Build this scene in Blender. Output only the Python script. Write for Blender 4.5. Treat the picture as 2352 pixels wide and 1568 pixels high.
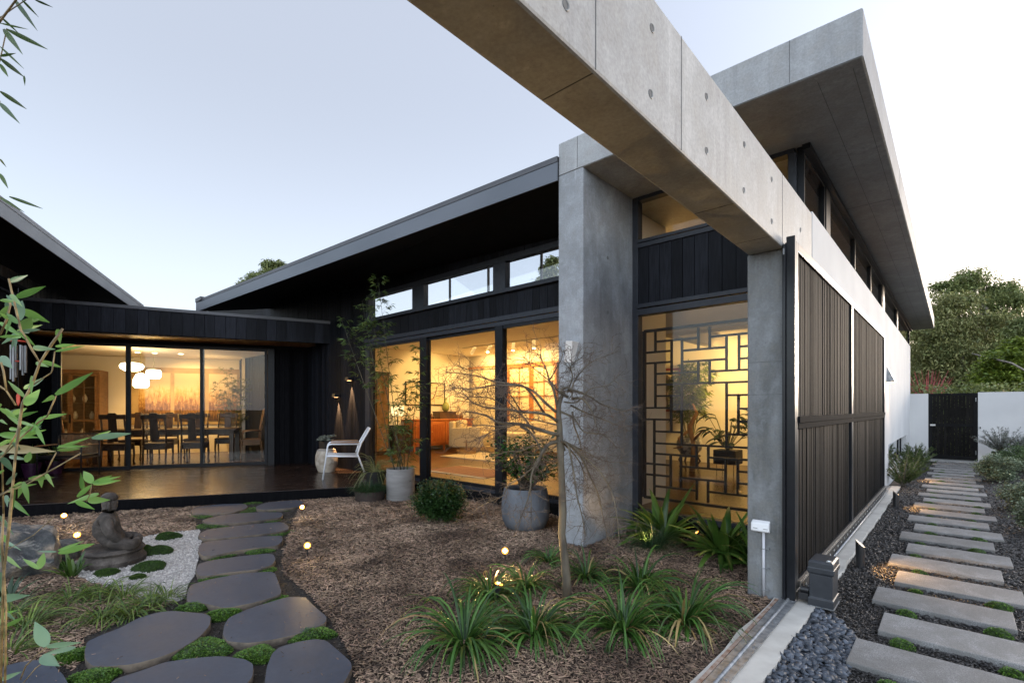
import bpy, bmesh, math, random
import numpy as np
from mathutils import Matrix, Vector
R_ = math.radians
for o in list(bpy.data.objects): bpy.data.objects.remove(o, do_unlink=True)
SC = bpy.context.scene
COL = SC.collection
# ------------------------------------------------------------------ camera
CAM_H = 1.4
THETA = math.atan(1018/1124.)
cam_d = bpy.data.cameras.new('camera'); cam = bpy.data.objects.new('camera', cam_d); COL.objects.link(cam)
cam.location = (0, 0, CAM_H); cam.rotation_euler = (R_(90), 0, THETA)
cam_d.sensor_width = 36; cam_d.lens = 1124/2352*36; cam_d.shift_y = 154/2352
cam_d.clip_start = .02; cam_d.clip_end = 800
SC.camera = cam
# ------------------------------------------------------------------ sky, sun, exposure
SUN_AZ = R_(17)      # measured from +Y towards +X
SUN_EL = R_(3.0)
w = bpy.data.worlds.new('World'); SC.world = w; w.use_nodes = True
nt = w.node_tree
for n in list(nt.nodes): nt.nodes.remove(n)
sky = nt.nodes.new('ShaderNodeTexSky'); sky.sky_type = 'NISHITA'; sky.sun_disc = False
sky.sun_elevation = SUN_EL; sky.sun_rotation = SUN_AZ
sky.altitude = 0; sky.air_density = 1.0; sky.dust_density = 2.2; sky.ozone_density = 2.6
bg = nt.nodes.new('ShaderNodeBackground'); bg.inputs['Strength'].default_value = .15
ow = nt.nodes.new('ShaderNodeOutputWorld')
# gamma flattens the sky; brightening added behind camera and toward +X lifts wall faces
gam = nt.nodes.new('ShaderNodeGamma'); gam.inputs[1].default_value = .74; nt.links.new(sky.outputs[0], gam.inputs[0])
tcw = nt.nodes.new('ShaderNodeTexCoord'); sxy = nt.nodes.new('ShaderNodeSeparateXYZ'); nt.links.new(tcw.outputs['Generated'], sxy.inputs[0])
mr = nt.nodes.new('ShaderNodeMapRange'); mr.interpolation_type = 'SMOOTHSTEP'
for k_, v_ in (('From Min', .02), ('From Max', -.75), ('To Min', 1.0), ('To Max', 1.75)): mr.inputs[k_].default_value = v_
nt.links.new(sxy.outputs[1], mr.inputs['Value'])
mr2 = nt.nodes.new('ShaderNodeMapRange'); mr2.interpolation_type = 'SMOOTHSTEP'
for k_, v_ in (('From Min', -.55), ('From Max', .6), ('To Min', 1.0), ('To Max', 1.9)): mr2.inputs[k_].default_value = v_
nt.links.new(sxy.outputs[0], mr2.inputs['Value'])
mr3 = nt.nodes.new('ShaderNodeMapRange'); mr3.interpolation_type = 'SMOOTHSTEP'
for k_, v_ in (('From Min', .55), ('From Max', .0), ('To Min', 1.0), ('To Max', 1.5)): mr3.inputs[k_].default_value = v_
nt.links.new(sxy.outputs[2], mr3.inputs['Value'])
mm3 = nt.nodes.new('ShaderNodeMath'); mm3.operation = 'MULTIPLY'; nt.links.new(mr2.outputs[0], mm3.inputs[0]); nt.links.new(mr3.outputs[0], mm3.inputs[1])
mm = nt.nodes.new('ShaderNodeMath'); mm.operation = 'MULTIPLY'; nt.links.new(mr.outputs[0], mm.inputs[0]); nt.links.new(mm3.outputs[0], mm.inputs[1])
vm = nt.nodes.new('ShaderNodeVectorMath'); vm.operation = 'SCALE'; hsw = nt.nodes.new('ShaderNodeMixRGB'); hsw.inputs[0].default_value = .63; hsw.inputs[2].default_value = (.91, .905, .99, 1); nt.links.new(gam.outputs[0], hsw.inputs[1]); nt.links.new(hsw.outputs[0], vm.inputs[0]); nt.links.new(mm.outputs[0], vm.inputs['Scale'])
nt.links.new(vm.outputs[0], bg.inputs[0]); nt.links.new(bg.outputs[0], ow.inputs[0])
sl = bpy.data.lights.new('sun', 'SUN'); sl.energy = .35; sl.angle = R_(10); sl.color = (1, .86, .72)
so = bpy.data.objects.new('sun', sl); COL.objects.link(so)
_sd = Vector((math.sin(SUN_AZ)*math.cos(R_(6)), math.cos(SUN_AZ)*math.cos(R_(6)), math.sin(R_(6))))
so.rotation_euler = _sd.to_track_quat('Z', 'Y').to_euler()
vs = SC.view_settings; vs.view_transform = 'Standard'; vs.look = 'None'; vs.gamma = 1; vs.exposure = 2.55
SC.cycles.use_denoising = True
SC.cycles.max_bounces = 8; SC.cycles.diffuse_bounces = 4; SC.cycles.glossy_bounces = 4
SC.cycles.transparent_max_bounces = 16; SC.cycles.transmission_bounces = 4
SC.cycles.sample_clamp_indirect = 6; SC.cycles.caustics_reflective = False; SC.cycles.caustics_refractive = False

# ------------------------------------------------------------------ survey helpers: a sighting from the camera station turned into a place
_F = (-math.sin(THETA), math.cos(THETA)); _Rt = (math.cos(THETA), math.sin(THETA))
def ray(px, py):
    a = (px-1176)/1124.
    return (_F[0]+_Rt[0]*a, _F[1]+_Rt[1]*a, (938-py)/1124.)
def G(px, py, z=0.):
    d = ray(px, py); t = (z-CAM_H)/d[2]; return Vector((d[0]*t, d[1]*t, z))
def PT(px, py, t):
    d = ray(px, py); return Vector((d[0]*t, d[1]*t, CAM_H+d[2]*t))
def PY(px, py, Y):
    d = ray(px, py); t = Y/d[1]; return Vector((d[0]*t, Y, CAM_H+d[2]*t))
def PX(px, py, X):
    d = ray(px, py); t = X/d[0]; return Vector((X, d[1]*t, CAM_H+d[2]*t))

# ------------------------------------------------------------------ mesh helpers
def Tm(loc=(0, 0, 0), rz=0, rx=0, ry=0, s=1):
    return Matrix.Translation(Vector(loc)) @ Matrix.Rotation(rz, 4, 'Z') @ Matrix.Rotation(ry, 4, 'Y') @ Matrix.Rotation(rx, 4, 'X') @ Matrix.Diagonal((s, s, s, 1))
ID = Matrix.Identity(4)
ROOTM = {}
def setp(o, label=None, cat=None, group=None, kind=None):
    if label: o['label'] = label
    if cat: o['category'] = cat
    if group: o['group'] = group
    if kind: o['kind'] = kind
    return o
def thing(name, label, cat, M=ID, group=None):
    o = bpy.data.objects.new(name, None); COL.objects.link(o)
    if not isinstance(M, Matrix): M = Tm(M)
    o.matrix_world = M; o.empty_display_size = .1
    ROOTM[o.name] = M.copy()
    return setp(o, label, cat, group)
class MB:
    def __init__(s, T=ID): s.v = []; s.f = []; s.m = []; s.T = T
    def add(s, vs, fs, mi=0):
        b = len(s.v); T = s.T
        s.v.extend([tuple(T @ Vector(v)) for v in vs]); s.f.extend([tuple(b+i for i in f) for f in fs]); s.m.extend([mi]*len(fs)); return s
    def box(s, x0, x1, y0, y1, z0, z1, mi=0, M=None):
        vs = [(x, y, z) for z in (z0, z1) for y in (y0, y1) for x in (x0, x1)]
        if M is not None: vs = [tuple(M @ Vector(v)) for v in vs]
        return s.add(vs, [(0, 2, 3, 1), (4, 5, 7, 6), (0, 1, 5, 4), (2, 6, 7, 3), (0, 4, 6, 2), (1, 3, 7, 5)], mi)
    def hexa(s, p, mi=0):   # 8 points: bottom ring 4, top ring 4
        return s.add(p, [(3, 2, 1, 0), (4, 5, 6, 7), (0, 1, 5, 4), (1, 2, 6, 5), (2, 3, 7, 6), (3, 0, 4, 7)], mi)
    def prism(s, poly, z0, z1, mi=0, inset=0, dz=0):
        n = len(poly); cx = sum(p[0] for p in poly)/n; cy = sum(p[1] for p in poly)/n
        rings = [[(x, y, z0) for x, y in poly]]
        if inset:
            rings.append([(x, y, z1-dz) for x, y in poly])
            rings.append([(cx+(x-cx)*(1-inset), cy+(y-cy)*(1-inset), z1) for x, y in poly])
        else: rings.append([(x, y, z1) for x, y in poly])
        vs = sum(rings, []); fs = [tuple(range(n))[::-1]]
        for k in range(len(rings)-1):
            for i in range(n): j = (i+1) % n; fs.append((k*n+i, k*n+j, (k+1)*n+j, (k+1)*n+i))
        fs.append(tuple((len(rings)-1)*n+i for i in range(n)))
        return s.add(vs, fs, mi)
    def lathe(s, prof, c=(0, 0, 0), n=24, mi=0, closed=False):
        vs = []; fs = []
        for r, z in prof:
            for i in range(n): a = 2*math.pi*i/n; vs.append((c[0]+r*math.cos(a), c[1]+r*math.sin(a), c[2]+z))
        for k in range(len(prof)-1):
            for i in range(n): j = (i+1) % n; fs.append((k*n+i, k*n+j, (k+1)*n+j, (k+1)*n+i))
        if prof[0][0] > 1e-4: fs.append(tuple(range(n))[::-1])
        if prof[-1][0] > 1e-4: fs.append(tuple((len(prof)-1)*n+i for i in range(n)))
        return s.add(vs, fs, mi)
    def tube(s, pts, r, n=6, mi=0):
        pts = [Vector(p) for p in pts]; k = len(pts)
        if not hasattr(r, '__len__'): r = [r]*k
        vs = []; fs = []; up = Vector((0, 0, 1)); prev = None
        for i, p in enumerate(pts):
            d = (pts[min(i+1, k-1)]-pts[max(i-1, 0)])
            if d.length < 1e-9: d = Vector((0, 0, 1))
            d.normalize()
            if prev is None:
                a = up.cross(d)
                if a.length < .05: a = Vector((1, 0, 0)).cross(d)
            else: a = prev-d*prev.dot(d)
            a.normalize(); prev = a; b = d.cross(a)
            for j in range(n):
                t = 2*math.pi*j/n; q = p+(a*math.cos(t)+b*math.sin(t))*r[i]; vs.append(tuple(q))
        for i in range(k-1):
            for j in range(n): j2 = (j+1) % n; fs.append((i*n+j, i*n+j2, (i+1)*n+j2, (i+1)*n+j))
        if n > 2: fs.append(tuple(range(n))[::-1]); fs.append(tuple((k-1)*n+j for j in range(n)))
        return s.add(vs, fs, mi)
    def cyl(s, c, r, h, n=20, mi=0): return s.tube([c, (c[0], c[1], c[2]+h)], r, n, mi)
    def build(s, name, mat, parent=None, smooth=False, bevel=0, subd=0, label=None, cat=None, group=None, kind=None, auto=None, M0=None):
        me = bpy.data.meshes.new(name)
        M = ROOTM[parent.name] if parent is not None and parent.name in ROOTM else None
        org = Vector((0, 0, 0))
        vs = s.v
        if M0 is not None:
            Mi = M0.inverted(); vs = [tuple(Mi @ Vector(v)) for v in vs]
        elif parent is None:
            a = np.array(vs); org = Vector(((a[:, 0].min()+a[:, 0].max())/2, (a[:, 1].min()+a[:, 1].max())/2, a[:, 2].min()))
            vs = [(x-org.x, y-org.y, z-org.z) for x, y, z in vs]
        elif M is not None:
            Mi = M.inverted(); vs = [tuple(Mi @ Vector(v)) for v in vs]
        me.from_pydata(vs, [], s.f)
        for m in (mat if isinstance(mat, (list, tuple)) else [mat]): me.materials.append(m)
        if len(me.polygons):
            me.polygons.foreach_set('material_index', s.m)
            if smooth: me.polygons.foreach_set('use_smooth', [True]*len(me.polygons))
        me.update()
        o = bpy.data.objects.new(name, me); COL.objects.link(o)
        if parent is not None:
            o.parent = parent; ROOTM[o.name] = M if M is not None else ID
        elif M0 is not None: o.matrix_world = M0
        else: o.location = org
        if auto is not None:
            try: me.set_sharp_from_angle(angle=R_(auto))
            except Exception: pass
        if bevel:
            b = o.modifiers.new('b', 'BEVEL'); b.width = bevel; b.segments = 2; b.limit_method = 'ANGLE'; b.angle_limit = R_(40)
        if subd:
            b = o.modifiers.new('s', 'SUBSURF'); b.levels = subd; b.render_levels = subd
        return setp(o, label, cat, group, kind)
def copy_tree(src, M, label=None, group=None):
    def cp(o, par):
        c = o.copy(); COL.objects.link(c)
        if par is not None: c.parent = par
        for ch in [x for x in KIDS.get(o.name, [])]: cp(ch, c)
        return c
    KIDS = {}
    for x in bpy.data.objects:
        if x.parent: KIDS.setdefault(x.parent.name, []).append(x)
    r = cp(src, None); r.matrix_world = M
    if label: r['label'] = label
    if group: r['group'] = group
    return r
# ---- numpy scatter: many small copies of one template inside one mesh
def rotm(yaw, pitch, roll):
    cy, sy, cp, sp, cr, sr = np.cos(yaw), np.sin(yaw), np.cos(pitch), np.sin(pitch), np.cos(roll), np.sin(roll)
    R = np.empty((len(yaw), 3, 3))
    R[:, 0, 0] = cy*cr-sy*sp*sr; R[:, 0, 1] = -sy*cp; R[:, 0, 2] = cy*sr+sy*sp*cr
    R[:, 1, 0] = sy*cr+cy*sp*sr; R[:, 1, 1] = cy*cp; R[:, 1, 2] = sy*sr-cy*sp*cr
    R[:, 2, 0] = -cp*sr; R[:, 2, 1] = sp; R[:, 2, 2] = cp*cr
    return R
LEAF = (np.array([(0, 0, 0), (-.5, .45, .1), (0, .5, 0), (.5, .45, .1), (0, 1, -.06)]), [(0, 2, 4, 1), (0, 3, 4, 2)])
CHIP = (np.array([(-.5, -.5, 0), (.5, -.35, .15), (.3, .5, 0), (-.5, .35, .2), (0, 0, .9)]), [(0, 1, 4), (1, 2, 4), (2, 3, 4), (3, 0, 4)])
SLIV = (np.array([(-.5, -.5, 0), (.4, -.5, .3), (.5, .5, 0), (-.4, .42, .35), (-.3, -.4, 1), (.42, .4, 1)]), [(0, 1, 5, 4), (1, 2, 5), (2, 3, 5), (3, 4, 5), (3, 0, 4), (0, 3, 2, 1)])
PEB = None
def scatter(tmpl, pos, R, scale):
    tv, tf = tmpl; n = len(pos); k = len(tv)
    v = tv[None, :, :]*scale[:, None, :]
    v = np.einsum('nij,nkj->nki', R, v)+pos[:, None, :]
    v = v.reshape(-1, 3)
    return v, tf, k, n
def mesh_np(name, parts, mat, parent=None, smooth=False, **kw):
    """parts: list of scatter() results"""
    V = []; L = []; LS = []; LT = []; off = 0; lo = 0
    for v, tf, k, n in parts:
        V.append(v)
        base = (np.arange(n)*k+off)
        for f in tf:
            pass
        ll = np.concatenate([np.array(f) for f in tf]); tot = np.array([len(f) for f in tf])
        L.append((base[:, None]+ll[None, :]).reshape(-1))
        st = np.concatenate([[0], np.cumsum(tot)[:-1]])
        LS.append((st[None, :]+np.arange(n)[:, None]*len(ll)).reshape(-1)+lo)
        LT.append(np.tile(tot, n))
        lo += n*len(ll); off += n*k
    V = np.concatenate(V); L = np.concatenate(L); LS = np.concatenate(LS); LT = np.concatenate(LT)
    org = Vector((0, 0, 0))
    if parent is None:
        org = Vector(((V[:, 0].min()+V[:, 0].max())/2, (V[:, 1].min()+V[:, 1].max())/2, V[:, 2].min())); V = V-np.array(org)
    elif parent.name in ROOTM:
        Mi = np.array(ROOTM[parent.name].inverted()); V = V @ Mi[:3, :3].T+Mi[:3, 3]
    me = bpy.data.meshes.new(name)
    me.vertices.add(len(V)); me.vertices.foreach_set('co', V.astype(np.float32).ravel())
    me.loops.add(len(L)); me.loops.foreach_set('vertex_index', L.astype(np.int32))
    me.polygons.add(len(LS)); me.polygons.foreach_set('loop_start', LS.astype(np.int32))
    if smooth: me.polygons.foreach_set('use_smooth', np.ones(len(LS), bool))
    me.update(calc_edges=True); me.validate()
    for m in (mat if isinstance(mat, (list, tuple)) else [mat]): me.materials.append(m)
    o = bpy.data.objects.new(name, me); COL.objects.link(o)
    if parent is not None: o.parent = parent
    else: o.location = org
    return setp(o, **kw)

# ------------------------------------------------------------------ materials
def _new(name):
    m = bpy.data.materials.new(name); m.use_nodes = True; t = m.node_tree
    for n in list(t.nodes): t.nodes.remove(n)
    out = t.nodes.new('ShaderNodeOutputMaterial'); return m, t, out
class NG:
    def __init__(s, t): s.t = t
    def n(s, typ, **kw):
        x = s.t.nodes.new('ShaderNode'+typ)
        for k, v in kw.items(): setattr(x, k, v)
        return x
    def l(s, a, b): s.t.links.new(a, b)
    def noise(s, vec, scale, detail=4, rough=.55, dist=0):
        x = s.n('TexNoise'); x.inputs['Scale'].default_value = scale; x.inputs['Detail'].default_value = detail
        x.inputs['Roughness'].default_value = rough; x.inputs['Distortion'].default_value = dist; s.l(vec, x.inputs['Vector']); return x.outputs[0]
    def ramp(s, fac, stops):
        x = s.n('ValToRGB'); e = x.color_ramp.elements
        while len(e) < len(stops): e.new(.5)
        for i, (p, c) in enumerate(stops):
            e[i].position = p; e[i].color = tuple(c)+(1,) if hasattr(c, '__len__') else (c, c, c, 1)
        s.l(fac, x.inputs[0]); return x.outputs[0]
    def mix(s, fac, a, b, mode='MIX'):
        x = s.n('MixRGB', blend_type=mode)
        for i, q in ((0, fac), (1, a), (2, b)):
            if hasattr(q, 'node'): s.l(q, x.inputs[i])
            elif i == 0: x.inputs[0].default_value = q
            else: x.inputs[i].default_value = tuple(q)+(1,) if hasattr(q, '__len__') else (q, q, q, 1)
        return x.outputs[0]
    def math(s, op, a, b=0., c=None):
        x = s.n('Math', operation=op)
        for i, q in ((0, a), (1, b), (2, c)):
            if q is None: continue
            if hasattr(q, 'node'): s.l(q, x.inputs[i])
            else: x.inputs[i].default_value = q
        return x.outputs[0]
    def mapping(s, scale=(1, 1, 1), coord='Object', rot=(0, 0, 0)):
        tc = s.n('TexCoord'); mp = s.n('Mapping'); mp.inputs['Scale'].default_value = scale; mp.inputs['Rotation'].default_value = rot
        s.l(tc.outputs[coord], mp.inputs['Vector']); return mp.outputs[0]
    def bump(s, h, strength=.3, dist=.01):
        x = s.n('Bump'); x.inputs['Strength'].default_value = strength; x.inputs['Distance'].default_value = dist; s.l(h, x.inputs['Height']); return x.outputs[0]
    def bsdf(s, col, rough=.6, metal=0, normal=None, spec=None, emit=None, es=0, trans=0):
        x = s.n('BsdfPrincipled')
        for k, q in (('Base Color', col), ('Roughness', rough)):
            if hasattr(q, 'node'): s.l(q, x.inputs[k])
            else: x.inputs[k].default_value = tuple(q)+(1,) if hasattr(q, '__len__') else q
        x.inputs['Metallic'].default_value = metal
        if spec is not None: x.inputs['Specular IOR Level'].default_value = spec
        if normal is not None: s.l(normal, x.inputs['Normal'])
        if emit is not None:
            if hasattr(emit, 'node'): s.l(emit, x.inputs['Emission Color'])
            else: x.inputs['Emission Color'].default_value = tuple(emit)+(1,)
            x.inputs['Emission Strength'].default_value = es
        return x
def mat(name, c1, c2=None, rough=.6, metal=0, scale=8, stretch=(1, 1, 1), detail=4, contrast=(.35, .65), bump=0, bscale=None, bdist=.01, island=0, spec=None, emit=None, es=0, rvar=0, hue=0):
    m, t, out = _new(name); g = NG(t); v = g.mapping(stretch)
    nz = g.noise(v, scale, detail)
    col = g.ramp(nz, [(contrast[0], c1), (contrast[1], c2 if c2 else c1)])
    if island or hue:
        ge = g.n('NewGeometry'); hs = g.n('HueSaturation')
        r = ge.outputs['Random Per Island']
        g.l(g.math('MULTIPLY_ADD', r, 2*island, 1-island), hs.inputs['Value'])
        if hue: g.l(g.math('MULTIPLY_ADD', g.math('FRACT', g.math('MULTIPLY', r, 7.31)), 2*hue, .5-hue), hs.inputs['Hue'])
        g.l(col, hs.inputs['Color']); col = hs.outputs[0]
    nrm = None
    if bump: nrm = g.bump(g.noise(v, bscale or scale*3, 5), bump, bdist)
    ro = rough
    if rvar: ro = g.math('MULTIPLY_ADD', nz, 2*rvar, rough-rvar)
    b = g.bsdf(col, ro, metal, nrm, spec, emit, es); g.l(b.outputs[0], out.inputs[0]); return m
def leafmat(name, c1, c2, rough=.45, island=.3, trans=.35, scale=3, hue=.01, dry=None):
    m, t, out = _new(name); g = NG(t); v = g.mapping(); nz = g.noise(v, scale, 3)
    ge = g.n('NewGeometry'); r = ge.outputs['Random Per Island']
    f = g.math('MULTIPLY_ADD', r, .6, g.math('MULTIPLY_ADD', nz, .8, -.2))
    stops = [(.2, c1), (.8, c2)]
    if dry: stops.append((.97, dry))
    col = g.ramp(f, stops)
    hs = g.n('HueSaturation'); g.l(g.math('MULTIPLY_ADD', g.math('FRACT', g.math('MULTIPLY', r, 5.7)), 2*island, 1-island), hs.inputs['Value'])
    g.l(g.math('MULTIPLY_ADD', g.math('FRACT', g.math('MULTIPLY', r, 13.7)), 2*hue, .5-hue), hs.inputs['Hue']); g.l(col, hs.inputs['Color'])
    b = g.bsdf(hs.outputs[0], rough); tr = g.n('BsdfTranslucent'); g.l(hs.outputs[0], tr.inputs[0])
    mx = g.n('MixShader'); mx.inputs[0].default_value = trans; g.l(b.outputs[0], mx.inputs[1]); g.l(tr.outputs[0], mx.inputs[2]); g.l(mx.outputs[0], out.inputs[0]); return m
def concrete(name, base=(.36, .37, .38), dark=(.16, .165, .165), warm=(.33, .29, .24), formw=0, pits=.5, stain=.5, scale=1.0):
    m, t, out = _new(name); g = NG(t); v = g.mapping((1, 1, 1)); vs_ = g.mapping((1, 1, .35))
    big = g.noise(vs_, 1.5*scale, 5, .6, .6); mid = g.noise(v, 7*scale, 6, .65, .3); fine = g.noise(v, 60, 3, .7)
    c = g.mix(g.ramp(big, [(.38, 0), (.66, 1)]), dark, base)
    c = g.mix(1-stain, c, base)
    c = g.mix(g.ramp(mid, [(.45, 0), (.75, .55)]), c, warm)
    c = g.mix(g.ramp(mid, [(.25, .35), (.5, 0)]), c, tuple(min(1, x*1.3) for x in base))
    stv = g.mapping((9, 9, .45)); stn = g.noise(stv, 1.6, 5, .7, .2)
    c = g.mix(g.math('MULTIPLY', g.ramp(stn, [(.52, 0), (.68, .5)]), g.ramp(g.noise(v, 1.1, 2), [(.4, 0), (.6, 1)])), c, dark)
    c = g.mix(g.math('MULTIPLY', g.ramp(stn, [(.30, .4), (.44, 0)]), g.ramp(g.noise(v, 1.7, 2), [(.45, 0), (.65, 1)])), c, tuple(min(1, x*1.5) for x in base))
    c = g.mix(.22, c, g.ramp(fine, [(.3, .12), (.7, .75)]), 'OVERLAY')
    vo = g.n('TexVoronoi'); vo.inputs['Scale'].default_value = 26; g.l(v, vo.inputs['Vector'])
    pitn = g.noise(v, 2.2, 2)
    pit = g.math('MULTIPLY', g.ramp(vo.outputs['Distance'], [(.03, 1), (.09, 0)]), g.ramp(pitn, [(.5, 0), (.62, 1)]))
    c = g.mix(g.math('MULTIPLY', pit, pits), c, (.05, .05, .05))
    h = g.math('SUBTRACT', g.math('MULTIPLY_ADD', fine, .3, mid), g.math('MULTIPLY', pit, 1.2))
    rr = g.math('MULTIPLY_ADD', big, .25, .5)
    b = g.bsdf(c, rr, 0, g.bump(h, .35, .006)); g.l(b.outputs[0], out.inputs[0]); return m
def glassmat(name, tint=(.95, .95, .93), refl=1.0, base=0.0, rcol=(1, 1, 1)):
    m, t, out = _new(name); g = NG(t)
    fr = g.n('LayerWeight'); fr.inputs[0].default_value = .5
    sch = g.math('MULTIPLY_ADD', g.math('POWER', fr.outputs['Facing'], 5.), .95, .045)
    f = g.math('MINIMUM', g.math('MULTIPLY_ADD', sch, refl, base), 1.)
    tr = g.n('BsdfTransparent'); tr.inputs[0].default_value = tuple(tint)+(1,)
    gl = g.n('BsdfGlossy'); gl.inputs['Roughness'].default_value = .0; gl.inputs[0].default_value = tuple(rcol)+(1,)
    mx = g.n('MixShader'); g.l(f, mx.inputs[0]); g.l(tr.outputs[0], mx.inputs[1]); g.l(gl.outputs[0], mx.inputs[2]); g.l(mx.outputs[0], out.inputs[0]); return m
def emis(name, col, st):
    m, t, out = _new(name); g = NG(t); e = g.n('Emission'); e.inputs[0].default_value = tuple(col)+(1,); e.inputs[1].default_value = st; g.l(e.outputs[0], out.inputs[0]); return m
WARM = (1.0, .60, .22)
def light(name, kind, loc, energy, size=.2, col=WARM, target=None, spot=None, blend=.5, sy=None):
    d = bpy.data.lights.new(name, kind); d.energy = energy; d.color = col
    o = bpy.data.objects.new(name, d); COL.objects.link(o); o.location = loc
    if kind == 'AREA':
        d.size = size
        if sy: d.shape = 'RECTANGLE'; d.size_y = sy
    else: d.shadow_soft_size = size
    if kind == 'SPOT': d.spot_size = R_(spot or 60); d.spot_blend = blend
    if target is not None: o.rotation_euler = (Vector(target)-Vector(loc)).to_track_quat('-Z', 'Y').to_euler()
    return o
rnd = random.Random(7)
rg = np.random.default_rng(11)
# ------------------------------------------------------------------ material set
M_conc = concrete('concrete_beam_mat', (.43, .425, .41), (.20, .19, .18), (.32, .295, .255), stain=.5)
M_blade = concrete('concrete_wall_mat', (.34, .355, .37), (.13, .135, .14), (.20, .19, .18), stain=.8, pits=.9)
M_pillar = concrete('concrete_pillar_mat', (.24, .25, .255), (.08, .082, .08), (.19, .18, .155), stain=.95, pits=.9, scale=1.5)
M_soffit = concrete('concrete_roof_mat', (.36, .365, .365), (.18, .18, .18), (.28, .26, .23), stain=.6)
M_strip = mat('kerb_concrete', (.42, .40, .36), (.55, .53, .48), .75, scale=5, bump=.3, bscale=60, bdist=.003)
def charred(name, c1=(.005, .0055, .0075), c2=(.012, .013, .017), rough=.65, sp=.14):
    return mat(name, c1, c2, rough, scale=9, stretch=(6, 6, .5), detail=6, bump=.35, bscale=22, bdist=.004, island=.5, spec=sp)
M_char = charred('charred_timber')
M_chard = charred('black_stained_timber', (.003, .003, .0038), (.006, .006, .0068), .85, .04)
M_alu = mat('dark_aluminium', (.007, .008, .010), (.011, .012, .0145), .42, scale=20, spec=.2)
M_alul = mat('grey_aluminium', (.024, .027, .034), (.033, .036, .044), .45, scale=20, spec=.25)
M_fascia = mat('steel_fascia', (.075, .085, .10), (.11, .12, .138), .45, metal=.2, scale=1.2, stretch=(.4, 1, 1), rvar=.08)
M_fasciad = mat('dark_cap_flashing', (.05, .05, .056), (.065, .065, .072), .5, scale=2)
M_blacks = mat('black_soffit', (.004, .004, .0045), (.007, .007, .0075), .7, scale=6, spec=.15)
M_render = mat('white_render', (.50, .50, .50), (.57, .57, .565), .8, scale=1.2, detail=7, bump=.35, bscale=140, bdist=.002)
M_plaster = mat('interior_plaster', (.70, .66, .58), (.75, .71, .63), .8, scale=1.5)
M_plasterg = mat('interior_grey_plaster', (.42, .40, .36), (.5, .47, .42), .75, scale=1.2, detail=6)
M_glass = glassmat('window_glass', (.97, .97, .95), .35)
M_glassup = glassmat('clerestory_coated_glass', (.45, .42, .38), 1.1, .55, (.80, .86, .94))
M_glassclr = glassmat('highlight_glass', (.96, .97, .98), 1.0)
M_glassb = glassmat('tinted_glass', (.62, .55, .45), 1.0, .05)
M_deck = mat('oiled_deck_timber', (.012, .007, .005), (.030, .016, .010), .25, scale=5, stretch=(.35, 9, 9), detail=6, bump=.12, bscale=14, bdist=.002, island=.45, rvar=.08, spec=.6)
M_floor = mat('polished_timber_floor', (.08, .042, .02), (.13, .07, .033), .3, scale=4, stretch=(9, .8, 1), detail=6, bump=.1, island=.2)
M_floord = mat('dark_polished_floor', (.05, .025, .011), (.09, .046, .02), .22, scale=4, stretch=(.7, 9, 1), detail=6, bump=.08, island=.25)
M_soft = mat('cedar_soffit', (.30, .17, .07), (.42, .25, .11), .5, scale=5, stretch=(8, .7, 1), detail=6, island=.3, bump=.2)
M_greyw = mat('weathered_cladding', (.16, .15, .135), (.26, .245, .22), .7, scale=6, stretch=(5, 5, .4), detail=6, bump=.3, island=.3)
M_white = mat('white_paint', (.72, .72, .72), (.78, .78, .78), .4, scale=4)
M_black = mat('black_metal', (.012, .012, .013), (.018, .018, .02), .4, scale=10)
M_soil = mat('dark_soil', (.010, .008, .006), (.030, .022, .015), .95, scale=30, bump=.8, bscale=60, bdist=.01)
M_tie = mat('tie_hole_plug', (.10, .10, .10), (.16, .16, .155), .8, scale=20)
M_joint = mat('dark_concrete_joint', (.09, .09, .09), (.13, .13, .125), .8, scale=20)  # own dark tone of the thin strips marking concrete joints

def boards(mb, p0, p1, z0, z1, nrm, wdt=.13, th=.018, gap=.006, rs=1):
    """vertical boards along the line p0-p1; z0/z1 numbers or functions of distance; nrm = outward unit normal (x,y)"""
    r = random.Random(rs); d = math.hypot(p1[0]-p0[0], p1[1]-p0[1]); ux, uy = (p1[0]-p0[0])/d, (p1[1]-p0[1])/d
    s = 0.
    f0 = z0 if callable(z0) else (lambda q: z0); f1 = z1 if callable(z1) else (lambda q: z1)
    while s < d-.01:
        e = min(d, s+wdt*(.93+.14*r.random())); t = th*(.85+.3*r.random()); a, b = s+gap/2, e-gap/2
        A = (p0[0]+ux*a, p0[1]+uy*a); B = (p0[0]+ux*b, p0[1]+uy*b)
        q = [(A[0], A[1]), (B[0], B[1]), (B[0]+nrm[0]*t, B[1]+nrm[1]*t), (A[0]+nrm[0]*t, A[1]+nrm[1]*t)]
        mb.hexa([(q[0][0], q[0][1], f0(a)), (q[1][0], q[1][1], f0(b)), (q[2][0], q[2][1], f0(b)), (q[3][0], q[3][1], f0(a)),
                 (q[0][0], q[0][1], f1(a)), (q[1][0], q[1][1], f1(b)), (q[2][0], q[2][1], f1(b)), (q[3][0], q[3][1], f1(a))])
        s = e
    return mb
def frame(mb, x0, x1, z0, z1, y0, y1, w=.05, wb=None, wt=None):
    """rectangular frame in an XZ plane"""
    wb = w if wb is None else wb; wt = w if wt is None else wt
    mb.box(x0, x0+w, y0, y1, z0, z1); mb.box(x1-w, x1, y0, y1, z0, z1)
    mb.box(x0+w, x1-w, y0, y1, z0, z0+wb); mb.box(x0+w, x1-w, y0, y1, z1-wt, z1); return mb

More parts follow.
